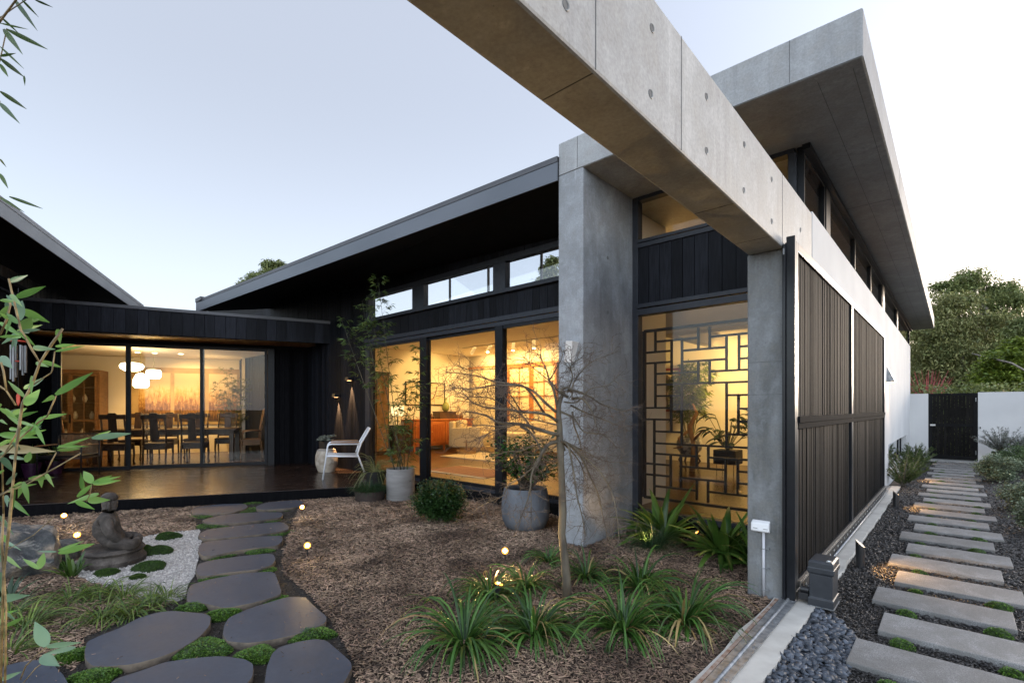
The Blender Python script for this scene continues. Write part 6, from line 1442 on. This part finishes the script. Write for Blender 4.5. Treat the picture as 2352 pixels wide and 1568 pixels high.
# indoor bamboo in dining room
M_bami = leafmat('indoor_bamboo_leaf', (.06, .09, .018), (.20, .22, .05), .45, .3, .35)
def indoor_bamboo(c, H, lb, seed, n=9, leafn=26, spread=.45, m_leaf=None, potprof=None, potm=None, size=.12):
    t = thing('indoor_bamboo', lb, 'potted plant', Tm(c)); pot(t, c, potprof or [(0, 0), (.16, 0), (.2, .18), (.21, .34), (.19, .34), (.18, .3), (0, .3)], potm or M_cer, .18, .305)
    rr = random.Random(seed); ends = []
    for k in range(n): a = k*2.4; q = spread*math.sqrt((k+.5)/n); ends.append((Vector((c.x+q*math.cos(a), c.y+q*math.sin(a), c.z+H*rr.uniform(.62, 1.0))), (0, 0, 0)))
    stalks(t, ends, c.x, c.y, c.z+.3, .012, .34, size, leafn, m_leaf or M_bami, M_canel, seed, .06, [.25]*n)
indoor_bamboo(WL(.85, 3.35, FZ), 2.45, 'tall bamboo in a white pot at the right of the dining room', 11)

# ------------------------------------------------------------------ LIVING ROOM FURNITURE
M_ched = mat('cherry_timber', (.30, .085, .022), (.42, .14, .04), .32, scale=4, stretch=(6, 1, 1)); LZ = .2
t = thing('sideboard', 'long reddish cherry-wood sideboard against the living room wall', 'sideboard', Tm((-11.3, 9.3, LZ)))
MB().box(-11.56, -11.1, 8.2, 10.4, LZ+.14, LZ+.86).build('carcass', M_ched, t, bevel=.005); MB().box(-11.58, -11.07, 8.15, 10.45, LZ+.86, LZ+.90).build('top', M_ched, t, bevel=.006)
for k in range(4):
    y0 = 8.24+k*.54; f = MB(); f.box(-11.099, -11.078, y0+.01, y0+.53, LZ+.2, LZ+.82); fo = f.build('door', M_ched, t, bevel=.004)
    f = MB(); f.box(-11.0779, -11.072, y0+.08, y0+.46, LZ+.27, LZ+.75); f.build('inset_panel', mat('cherry_panel%d' % k, (.24, .06, .016), (.34, .10, .028), .3, scale=5, stretch=(1, 6, 1)), fo)
    MB().tube([(-11.072, y0+(.5 if k % 2 == 0 else .04), LZ+.55), (-11.05, y0+(.5 if k % 2 == 0 else .04), LZ+.53)], .01, 8).build('handle', mat('brass', (.6, .42, .15), (.7, .5, .2), .3, metal=1), fo)
for y in (8.24, 9.3, 10.36): MB().box(-11.14, -11.10, y-.03, y+.03, LZ, LZ+.14).build('leg', M_ched, t)
SBZ = LZ+.90
t = thing('storage_box', 'dark lacquered box on the sideboard under the vase', 'box', Tm((-11.3, 9.45, SBZ))); MB().box(-11.45, -11.12, 9.15, 9.78, SBZ, SBZ+.19).build('box_body', mat('dark_lacquer', (.05, .025, .018), (.09, .045, .03), .3), t, bevel=.005); MB().box(-11.46, -11.11, 9.14, 9.79, SBZ+.19, SBZ+.215).build('lid', M_dkw, t, bevel=.004)
MB().lathe([(0, 0), (.05, 0), (.10, .06), (.115, .14), (.09, .22), (.04, .28), (.032, .36), (.042, .40), (.03, .40), (0, .38)], (-11.28, 9.5, SBZ+.215), 24).build('vase', mat('green_glass', (.16, .20, .06), (.26, .28, .10), .15, spec=.8), label='green glass bottle vase on the dark lacquered box', cat='vase', smooth=True)
t = thing('dried_branch', 'tall dried blossom branch leaning over the sideboard', 'dried flowers', Tm((-11.25, 9.95, SBZ)))
r = random.Random(5); b = MB(); LL = []
for k in range(5):
    p = Vector((-11.25, 9.95, SBZ+.1)); d = Vector((.1, r.uniform(-.5, .6), 1)).normalized(); pts = [p.copy()]
    for j in range(8):
        p = p+d*.1; d = (d+Vector((r.gauss(0, .15), r.gauss(0, .3), r.gauss(0, .1)))).normalized(); pts.append(p.copy())
        for _ in range(5): LL.append((p+Vector((r.gauss(0, .02), r.gauss(0, .03), r.gauss(0, .03))), r.random()*6.28, r.uniform(-1, 1), .03))
    b.tube(pts, .005, 4)
b.lathe([(0, 0), (.05, 0), (.055, .12), (0, .12)], (-11.25, 9.95, SBZ), 14); b.build('branches', M_medw, t); leaves_from(LL, M_dry, t, asp=.7)
for i, (y, h, rr_) in enumerate([(8.75, .30, .05), (8.95, .16, .03), (9.02, .10, .03), (10.1, .18, .06)]):
    MB().lathe([(0, 0), (rr_, 0), (rr_*1.05, h*.5), (rr_*.5, h*.75), (rr_*.55, h), (0, h)], (-11.25, y, SBZ), 12).build('ornament', M_medw if i % 2 else M_dkw, label=['tallest dark wooden ornament at the left of the sideboard', 'small brown ornament beside the tall one', 'smallest dark ornament on the sideboard', 'squat brown ornament at the right end of the sideboard'][i], cat='ornament', smooth=True)
t = thing('framed_picture', 'wide thin-framed pale botanical picture above the sideboard', 'picture', Tm((-11.58, 9, 1.5)))
f = MB(); f.box(-11.599, -11.56, 8.27, 9.72, 1.50, 1.525); f.box(-11.599, -11.56, 8.27, 9.72, 2.15, 2.175); f.box(-11.599, -11.56, 8.27, 8.295, 1.525, 2.15); f.box(-11.599, -11.56, 9.695, 9.72, 1.525, 2.15); f.build('frame', M_dkw, t)
MB().box(-11.598, -11.585, 8.295, 9.695, 1.525, 2.15).build('canvas', mat('pale_canvas', (.62, .56, .42), (.55, .45, .25), .7, scale=3, detail=6, contrast=(.55, .7)), t)
b = MB(); b.tube([(-11.583, 8.5, 1.68), (-11.583, 8.8, 1.76), (-11.583, 9.05, 1.74), (-11.583, 9.2, 1.68)], [.004, .008, .012, .006], 6); b.tube([(-11.583, 9.1, 1.62), (-11.583, 9.27, 1.70), (-11.583, 9.37, 1.88), (-11.583, 9.42, 2.06), (-11.583, 9.34, 2.0)], [.006, .015, .017, .012, .004], 6)
b.build('painted_stroke', M_medw, t)
t = thing('armchair', 'cream slatted upholstered armchair beside the sideboard', 'chair', Tm((-10.1, 9.4, LZ), R_(-70)))
AM = Tm((-10.1, 9.45, LZ), R_(-62)); M_cream = mat('cream_linen', (.50, .42, .30), (.58, .50, .37), .9, scale=30, bump=.3)
ROOTM[t.name] = AM; t.matrix_world = AM
MB(AM).box(-.42, .42, -.40, .45, .16, .42).build('base', M_cream, t, bevel=.02); MB(AM).box(-.32, .32, -.28, .47, .42, .55).build('seat_cushion', M_cream, t, bevel=.05)
for s in (-1, 1): MB(AM).box(s*.44-.07, s*.44+.07, -.42, .42, .14, .68).build('arm', M_cream, t, bevel=.03)
MB(AM).box(-.44, .44, -.52, -.36, .14, .85).build('backrest', M_cream, t, bevel=.04); MB(AM).box(-.28, .28, -.36, -.2, .52, .88).build('back_cushion', M_cream, t, bevel=.06)
t = thing('sofa', 'cream sofa in front of the paper screens', 'sofa', Tm((-8.6, 9.7, LZ))); 
MB().box(-9.5, -7.2, 9.6, 10.4, LZ+.12, LZ+.42).build('base', M_cream, t, bevel=.03); MB().box(-9.5, -7.2, 10.25, 10.45, LZ+.4, LZ+.85).build('backrest', M_cream, t, bevel=.05)
for x in (-9.4, -8.3): MB().box(x, x+1.05, 9.58, 10.24, LZ+.42, LZ+.55).build('seat_cushion', M_cream, t, bevel=.04)
t = thing('basket', 'round rattan tray basket with a hoop handle on the floor', 'basket', Tm((-9.55, 8.75, LZ)))
MB().lathe([(0, 0), (.24, 0), (.26, .10), (.235, .10), (.22, .02), (0, .02)], (-9.55, 8.75, LZ), 24).build('basket_body', mat('rattan', (.25, .15, .07), (.38, .25, .12), .7, scale=40), t); MB().tube([(-9.55+.22*math.cos(a)*.7, 8.75+.22*math.cos(a)*-.7, LZ+.1+.28*math.sin(a)) for a in [math.pi*k/10 for k in range(11)]], .012, 6).build('handle', M_medw, t)
t = thing('rug', 'flat brown patterned rug with pale fringe on the living room floor', 'rug', Tm((-6.9, 6.5, LZ)))
def rugmat():
    m, t_, out = _new('diamond_rug'); g = NG(t_); v = g.mapping((1, 1, 1), rot=(0, 0, .785)); ck = g.n('TexChecker'); ck.inputs['Scale'].default_value = 9; g.l(v, ck.inputs[0]); ck.inputs[1].default_value = (.22, .10, .055, 1); ck.inputs[2].default_value = (.34, .17, .09, 1)
    c = g.mix(.4, ck.outputs[0], g.ramp(g.noise(v, 60, 3), [(.3, (.15, .07, .04)), (.7, (.4, .22, .13))])); b = g.bsdf(c, .95); g.l(b.outputs[0], out.inputs[0]); return m
MB().box(-7.65, -6.0, 5.95, 6.85, LZ+.001, LZ+.012).build('pile', rugmat(), t); MB().box(-7.67, -5.98, 6.85, 6.92, LZ+.001, LZ+.010).build('fringe', M_cream, t); MB().box(-7.67, -5.98, 5.88, 5.95, LZ+.001, LZ+.010).build('fringe', M_cream, t)
MB().box(-9.6, -7.4, 7.9, 9.3, LZ+.001, LZ+.02).build('rug', M_cream, label='plain pale rug in front of the cream sofa', cat='rug')
# paper screens on the back wall (lit from the front by area lamps without fittings)
M_or = mat('orange_screen_timber', (.42, .17, .05), (.52, .23, .08), .4, scale=5); M_pap = mat('paper_screen', (.75, .66, .45), (.80, .71, .50), .8)
for i, (x0, x1, lb) in enumerate([(-11.40, -9.95, 'left plain paper screen without a grid on the living room back wall'), (-9.88, -8.98, 'middle gridded paper screen in an orange timber frame'), (-8.96, -8.06, 'right gridded paper screen in an orange timber frame')]):
    t = thing('paper_screen', lb, 'screen', Tm(((x0+x1)/2, 10.75, LZ)), 'paper screens on the living room back wall')
    f = MB(); frame(f, x0, x1, LZ, 2.66, 10.70, 10.75, .06 if i else .03)
    if i:
        for z in (.95, 1.35, 1.75, 2.15): f.box(x0+.06, x1-.06, 10.715, 10.735, z, z+.018)
        f.box((x0+x1)/2-.009, (x0+x1)/2+.009, 10.714, 10.736, LZ+.06, 2.60)
    f.build('frame', M_or if i else M_cream, t); MB().box(x0+.03, x1-.03, 10.74, 10.746, LZ+.03, 2.62).build('paper', M_pap, t)
for x, sx in ((-10.6, 0), (-9.4, 0), (-8.5, 0)): light('screen_wash', 'AREA', (x, 10.25, 3.0), 6.5, size=.5, col=(1, .62, .22), target=(x, 10.8, 1.2))
# ceiling track with four spots
t = thing('track_light', 'white ceiling track with four cylindrical spotlights in the living room', 'track light', Tm((-8.4, 9, 3.03)))
MB().box(-9.95, -6.6, 8.98, 9.02, 3.035, 3.06).build('track', M_white, t)
for x, dxx, dz in ((-9.5, -.10, -.13), (-8.9, -.10, -.13), (-8.1, .0, -.16), (-7.45, .02, -.16)):
    p = Vector((x, 9, 3.0)); d = Vector((dxx, -.02, dz)).normalized(); ho = MB().tube([(x, 9, 3.035), tuple(p)], .012, 6).build('stem', M_white, t); MB().tube([p-d*.03, p+d*.17], [.045, .045], 14).build('spot_head', M_white, t, smooth=True, auto=50); MB().tube([p+d*.171, p+d*.173], [.038, .038], 14).build('lens', emis('spot_lens%d' % int(-x*10), (1, .8, .5), 4), t)
t = thing('side_cabinet', 'tall dark cabinet with framed glass at the left end of the living room', 'cabinet', Tm((-10.9, 7.0, LZ)))
MB().box(-11.55, -11.0, 6.55, 7.35, LZ, 2.35).build('carcass', M_dkw, t, bevel=.01); MB().box(-10.999, -10.98, 6.6, 6.93, LZ+.1, 2.25).build('door', mat('amber_door', (.18, .10, .04), (.28, .16, .07), .3), t); MB().box(-10.999, -10.98, 6.97, 7.30, LZ+.1, 2.25).build('door', mat('amber_door2', (.18, .10, .04), (.28, .16, .07), .3), t)
t = thing('table_lamp', 'small lit table lamp with square shade at the left of the living room', 'lamp', Tm((-11.2, 7.75, LZ)))
MB().box(-11.45, -11.0, 7.5, 8.0, LZ, LZ+.75).build('stand', M_dkw, t); MB().tube([(-11.2, 7.75, LZ+.75), (-11.2, 7.75, LZ+1.0)], .015, 8).build('lamp_base', M_black, t); MB().box(-11.32, -11.08, 7.63, 7.87, LZ+1.0, LZ+1.28).build('lamp_shade', emis('shade_glow', (1, .68, .3), .45), t)

# ------------------------------------------------------------------ HALL
t = thing('red_framed_picture', 'figure sketch with red blocks in a red frame on the hall wall', 'picture', Tm((-5.05, 10.98, 1.3)))
xa, xb, za, zb = -5.42, -4.68, 1.33, 2.34
f = MB(); frame(f, xa, xb, za, zb, 10.96, 10.999, .05); f.build('frame', mat('red_frame', (.28, .035, .02), (.36, .05, .03), .4), t); MB().box(xa+.05, xb-.05, 10.985, 10.998, za+.05, zb-.05).build('paper', mat('ivory_paper', (.62, .52, .36), (.70, .60, .44), .8), t)
MB().box(xa+.10, xa+.36, 10.980, 10.984, za+.45, za+.72).build('red_block', mat('red_wash', (.34, .05, .03), (.45, .10, .06), .8, scale=14), t)
b = MB(); b.tube([(xa+.40, 10.978, za+.86), (xa+.42, 10.978, za+.62), (xa+.36, 10.978, za+.42), (xa+.41, 10.978, za+.22), (xa+.40, 10.978, za+.12)], [.02, .05, .04, .02, .008], 8); b.build('sketched_shape', mat('charcoal', (.10, .07, .05), (.18, .13, .09), .9), t)
HZ = .2
c = Vector((-4.05, 9.9, HZ)); t2 = thing('plant_stand', 'low carved dark timber stand under the blue-white jar', 'stand', Tm(c))
for a in (0, 1.57, 3.14, 4.71): MB().tube([(c.x+.17*math.cos(a), c.y+.17*math.sin(a), c.z+.22), (c.x+.22*math.cos(a), c.y+.22*math.sin(a), c.z+.14), (c.x+.16*math.cos(a), c.y+.16*math.sin(a), c.z+.05), (c.x+.21*math.cos(a), c.y+.21*math.sin(a), c.z)], [.02, .022, .015, .02], 7).build('leg', M_dkw, t2, smooth=True)
MB().lathe([(0, .22), (.22, .22), (.22, .25), (0, .25)], c, 20).build('stand_top', M_dkw, t2)
c = c+Vector((0, 0, .25)); M_jar = mat('blue_white_jar', (.10, .11, .13), (.42, .42, .40), .3, scale=9, contrast=(.45, .55))
indoor_bamboo(c, 1.95, 'dense lit bamboo in a blue-white jar behind the lattice screen', 33, n=13, leafn=40, spread=.42, potprof=[(0, 0), (.15, 0), (.24, .12), (.25, .26), (.21, .36), (.19, .36), (.19, .32), (0, .32)], potm=M_jar, m_leaf=leafmat('lit_bamboo_leaf', (.07, .12, .015), (.24, .30, .05), .45, .3, .35), size=.13)
t = thing('driftwood_sculpture', 'twisted golden driftwood figure standing in front of the hall bamboo', 'sculpture', Tm((-3.75, 9.3, HZ)))
b = MB(); q = [(-3.75, 9.3, .0), (-3.72, 9.3, .5), (-3.80, 9.3, .85), (-3.66, 9.3, 1.12), (-3.74, 9.3, 1.3)]
b.tube([(x, y, z+HZ) for x, y, z in q], [.06, .04, .05, .035, .015], 8); b.tube([(-3.78, 9.3, HZ+.8), (-4.02, 9.3, HZ+.62), (-3.95, 9.3, HZ+.45), (-4.12, 9.3, HZ+.42)], [.035, .025, .02, .01], 7); b.tube([(-3.72, 9.3, HZ+.6), (-3.55, 9.3, HZ+.78), (-3.45, 9.3, HZ+.74)], [.03, .02, .01], 7)
b.build('driftwood', mat('golden_wood', (.30, .16, .05), (.45, .26, .09), .45, scale=8), t, smooth=True)
c = Vector((-3.12, 9.4, HZ)); t = thing('broadleaf_houseplant', 'broad-leaved dark houseplant in a dark cube pot on a wire stand in the hall', 'potted plant', Tm(c))
b = MB(); 
for sx in (-.15, .15):
    for sy in (-.15, .15): b.tube([(c.x+sx, c.y+sy, c.z), (c.x+sx, c.y+sy, c.z+.18)], .006, 5)
b.build('wire_stand', M_blk, t); MB().box(c.x-.2, c.x+.2, c.y-.2, c.y+.2, c.z+.18, c.z+.44).build('pot', M_potb, t, bevel=.01)
r = random.Random(17); S = []; 
for k in range(34):
    az = r.random()*6.283; p0 = Vector((c.x, c.y, c.z+.42)); q = p0+Vector((math.cos(az)*r.uniform(.1, .4), math.sin(az)*.3, r.uniform(.15, .65))); MB
    S.append((tuple(q), az, r.uniform(-.3, .5), r.uniform(.22, .34), .11, r.uniform(2, 5), 0))
b = MB(); [b.tube([(c.x, c.y, c.z+.42), s[0]], .006, 4) for s in S]; b.build('stalks', M_canel, t); ribbons(MB(), S, 7).build('leaves', M_strapd, t, smooth=True)
CH = Tm((-4.35, 8.6, HZ), R_(-80)); dchair(CH, True, cane=False, label='dark hall armchair with slatted back left behind the lattice screen', name='hall_chair', H=.98)
indoor_bamboo(Vector((-1.75, 7.2, HZ)), 1.4, 'small leafy plant half hidden behind the gate pillar in the hall', 55, n=6, leafn=18, spread=.35, potm=M_potb, size=.11)

# ------------------------------------------------------------------ NEAR BAMBOO AT THE LEFT EDGE
M_bnear = leafmat('near_bamboo_leaf', (.10, .23, .045), (.21, .37, .10), .38, .22, .4, scale=9, hue=.012)
M_bblue = leafmat('blue_green_bamboo_leaf', (.10, .19, .11), (.17, .28, .17), .30, .15, .35, scale=9)
M_bdry = leafmat('withered_bamboo_leaf', (.20, .19, .09), (.42, .34, .20), .5, .2, .35, scale=14)
M_btop = leafmat('overhead_bamboo_leaf', (.045, .09, .025), (.09, .15, .045), .4, .3, .3, scale=9)
M_bcane = mat('thin_bamboo_cane', (.10, .07, .025), (.30, .21, .09), .5, scale=40, detail=5, contrast=(.4, .6))
def bleaf(mb, a, b_, w, t0, t1, sag=.06, nseg=9):
    A = PT(a[0], a[1], t0); B = PT(b_[0], b_[1], t1); w = w*((t0+t1)/2)/1124.
    d = (B-A); L = d.length; d.normalize(); view = ((A+B)/2-Vector((0, 0, CAM_H))).normalized(); s = view.cross(d).normalized(); up = s.cross(d).normalized()
    if up.z < 0: up = -up
    tilt = s*.93+view*.36; tilt.normalize(); vs_ = []
    for k in range(nseg+1):
        f = k/nseg; ww = w*.5*(math.sin(math.pi*min(1, f*.93+.04)**.72))*(1-.25*f); ww = max(ww, .0003)
        p = A.lerp(B, f)+up*L*sag*4*f*(1-f); vs_ += [tuple(p-tilt*ww+up*ww*.22), tuple(p-up*.0), tuple(p+tilt*ww+up*ww*.22)]
    fs = []
    for k in range(nseg): a_ = 3*k; fs += [(a_, a_+1, a_+4, a_+3), (a_+1, a_+2, a_+5, a_+4)]
    mb.add(vs_, fs)
def zA(x, y): return (x*.24, 752.6+y*.24)
def zB(x, y): return (x*.3102, 1081.9+y*.3102)
def zC(x, y): return (x*.42, y*.42)
def zD(x, y): return (x*.24, 423.4+y*.24)
nb = thing('near_bamboo', 'leafy bamboo close to the viewer along the lower left edge', 'bamboo', Tm(tuple(G(20, 1700))))
g1, g2_, g3 = MB(), MB(), MB(); rr = random.Random(12)
NL = [(zA, (530,640),(890,425),75,0),(zA,(875,1055),(1254,1010),72,1),(zA,(880,1060),(1060,985),42,0),(zA,(545,1150),(870,1045),38,0),(zA,(560,1130),(850,1135),32,0),(zA,(545,1170),(770,1155),42,0),(zA,(240,740),(382,588),95,0),(zA,(240,665),(75,508),45,0),(zA,(520,655),(400,715),52,0),(zA,(315,190),(530,205),62,1),(zA,(530,178),(718,160),40,0),(zA,(530,225),(812,172),34,0),(zA,(0,1150),(535,1182),105,2),(zA,(0,1020),(380,1050),75,0),(zA,(0,275),(120,390),95,1),(zA,(0,770),(180,880),45,0),(zA,(230,585),(300,530),40,0),(zA,(200,90),(0,85),28,0),(zA,(880,1480),(1150,1462),46,0),(zA,(885,1482),(800,1370),82,0),(zA,(880,1480),(1155,1420),38,0),(zA,(800,1560),(770,1385),36,0),(zA,(20,1240),(130,1380),62,1),(zA,(90,1230),(280,1262),48,1),(zA,(250,1285),(290,1185),62,0),(zA,(60,1500),(165,1385),42,1),(zA,(0,880),(70,925),30,0),
 (zB,(690,85),(830,30),34,0),(zB,(690,95),(892,66),38,0),(zB,(685,88),(620,2),64,0),(zB,(570,190),(682,96),40,0),(zB,(605,132),(600,18),30,0),(zB,(650,215),(815,212),60,0),(zB,(730,165),(500,240),42,0),(zB,(560,222),(702,282),42,0),(zB,(430,605),(700,535),58,0),(zB,(430,585),(622,515),24,0),(zB,(290,722),(326,602),56,0),(zB,(290,722),(168,645),34,0),(zB,(420,595),(280,592),18,1),(zB,(0,945),(222,915),72,1),(zB,(345,1295),(258,1112),98,1),(zB,(345,1295),(602,1265),46,1),(zB,(305,1370),(442,1440),90,1),(zB,(560,1300),(330,1350),44,1),(zB,(0,1545),(160,1480),40,1),(zB,(20,650),(0,640),30,0),
 (zD,(145,1085),(437,973),72,0),(zD,(210,1180),(60,1060),85,1),(zD,(190,1300),(212,1110),70,1),(zD,(200,1200),(476,1322),88,0),(zD,(210,1400),(300,1270),115,0),(zD,(0,1108),(135,1118),42,0),(zD,(0,1320),(232,1470),52,0),(zD,(0,1458),(200,1448),36,0),(zD,(90,1290),(0,1230),40,0),(zD,(170,1330),(60,1230),55,0)]
for fn, a, b_, wd, kind in NL:
    sc_ = .3102 if fn is zB else .24; t0 = rr.uniform(.92, 1.12); bleaf((g1, g2_, g3)[kind], fn(*a), fn(*b_), wd*sc_, t0, t0+rr.uniform(-.05, .05), rr.uniform(.02, .05))
CNP = [[zA(600,10),zA(380,340),zA(215,720),(34,1060),(22,1200),(8,1320)],[zA(0,1250),zA(200,1050),zA(450,850)],[(20,640),zD(200,1400),zA(220,50)],[(8,1180),(4,1250),(14,1400),(10,1500)],[zA(70,1568),zA(440,1390)],[(0,900),(30,960),(20,1100)]]
for k in range(64):
    L_ = rr.choice(CNP); i = rr.randrange(len(L_)-1); f = rr.random(); p = (L_[i][0]*(1-f)+L_[i+1][0]*f-rr.uniform(0, 14), L_[i][1]*(1-f)+L_[i+1][1]*f)
    an_ = rr.uniform(-2.6, .9); ln_ = rr.uniform(32, 85); t0 = rr.uniform(.98, 1.2); bleaf((g1, g2_, g1)[k % 3], p, (p[0]+ln_*math.cos(an_)*.9-6, p[1]-ln_*math.sin(an_)*.55+8), rr.uniform(7, 14), t0, t0+rr.uniform(-.08, .08), rr.uniform(.0, .06))
g1.build('leaves', M_bnear, nb, smooth=True); g2_.build('blue_green_leaves', M_bblue, nb, smooth=True); g3.build('withered_leaf', M_bdry, nb, smooth=True)
CN = [([zA(600,10),zA(500,150),zA(380,340),zA(300,560),zA(215,720),zA(190,900),(34,1060),(22,1200),(8,1320),(0,1600)], .0035),([(20,640),zD(200,1400),zA(220,50),zA(300,200),zA(380,335)], .0028),([zA(-40,1300),zA(0,1250),zA(200,1050),zA(370,900),zA(450,850),zA(520,690),zA(535,650)], .0022),([zA(-60,1640),zA(70,1568),zA(250,1500),zA(440,1390),zA(600,1300),zA(770,1200)], .0020),([zA(440,1390),zA(490,1280),zA(540,1190)], .0016),([zA(-20,545),zA(0,560),zA(60,600),zA(150,740)], .0024),([zA(10,330),zA(35,420),zA(60,600)], .0026),([zA(525,225),zA(500,400),zA(490,430),zA(310,550)], .0018),([zD(0,1440),zD(60,1300),zD(100,1150),(20,690)], .0028),([zB(-30,640),zB(0,612),zB(250,470),zB(400,335)], .0012),([zB(-20,180),zB(120,110),zB(370,0)], .0014),([zB(150,1540),zB(190,1440),zB(280,1350),zB(360,1290)], .0018),([zB(170,1568),zB(260,1460),zB(335,1400)], .0012),([zB(640,225),zB(665,170),zB(680,95)], .0012),([zA(170,960),zA(160,1010),zA(20,1240),(8,1180)], .0022),([(8,1180),(4,1250),(14,1400),(10,1650)], .003)]
for i, (L_, rd) in enumerate(CN):
    t0 = 1.0+.01*(i % 3); MB().tube([PT(x, y, t0) for x, y in L_], [rd*.62*(1+.25*((j_ % 2))) for j_ in range(len(L_))], 7).build('cane', M_bcane, nb, smooth=True)
# spray of bamboo leaves overhead, top left corner
ob = thing('overhanging_bamboo', 'dark slender bamboo leaves hanging in at the top left corner', 'bamboo', Tm(tuple(G(-160, 1700))))
g1 = MB()
for a, b_, wd in [((80,0),(205,170),24),((20,160),(125,300),30),((38,162),(262,272),26),((190,0),(290,42),12),((0,320),(135,425),24),((132,415),(136,470),10),((0,500),(146,598),24),((0,565),(110,678),26),((0,350),(45,422),20),((0,950),(45,1032),20),((50,1075),(235,1142),18),((0,1080),(135,1162),18),((0,128),(155,162),10),((0,308),(88,292),14),((120,0),(212,96),13),((0,255),(132,378),12),((0,90),(110,190),12),((0,870),(35,915),10)]:
    t0 = rr.uniform(1.2, 1.5); bleaf(g1, zC(*a), zC(*b_), wd*.42*1.1, t0, t0+rr.uniform(-.04, .04), .03)
g1.build('leaves', M_btop, ob, smooth=True)
MB().tube([PT(-160, 1700, 1.4), PT(-120, 1000, 1.4), PT(-60, 400, 1.38), PT(-8, 60, 1.35), PT(60, -30, 1.35), PT(120, -90, 1.35)], [.008, .007, .005, .003, .002, .001], 7).build('cane', M_bcane, ob, smooth=True)
for L_ in ([(-60,400),(-30,330),(0,232)],[(-30,200),(0,140),(16,66)],[(-90,700),(-30,560),(0,455)],[(0,42),(30,20),(60,0)]):
    MB().tube([PT(x, y, 1.37) for x, y in L_], .0015, 5).build('cane', M_bcane, ob)
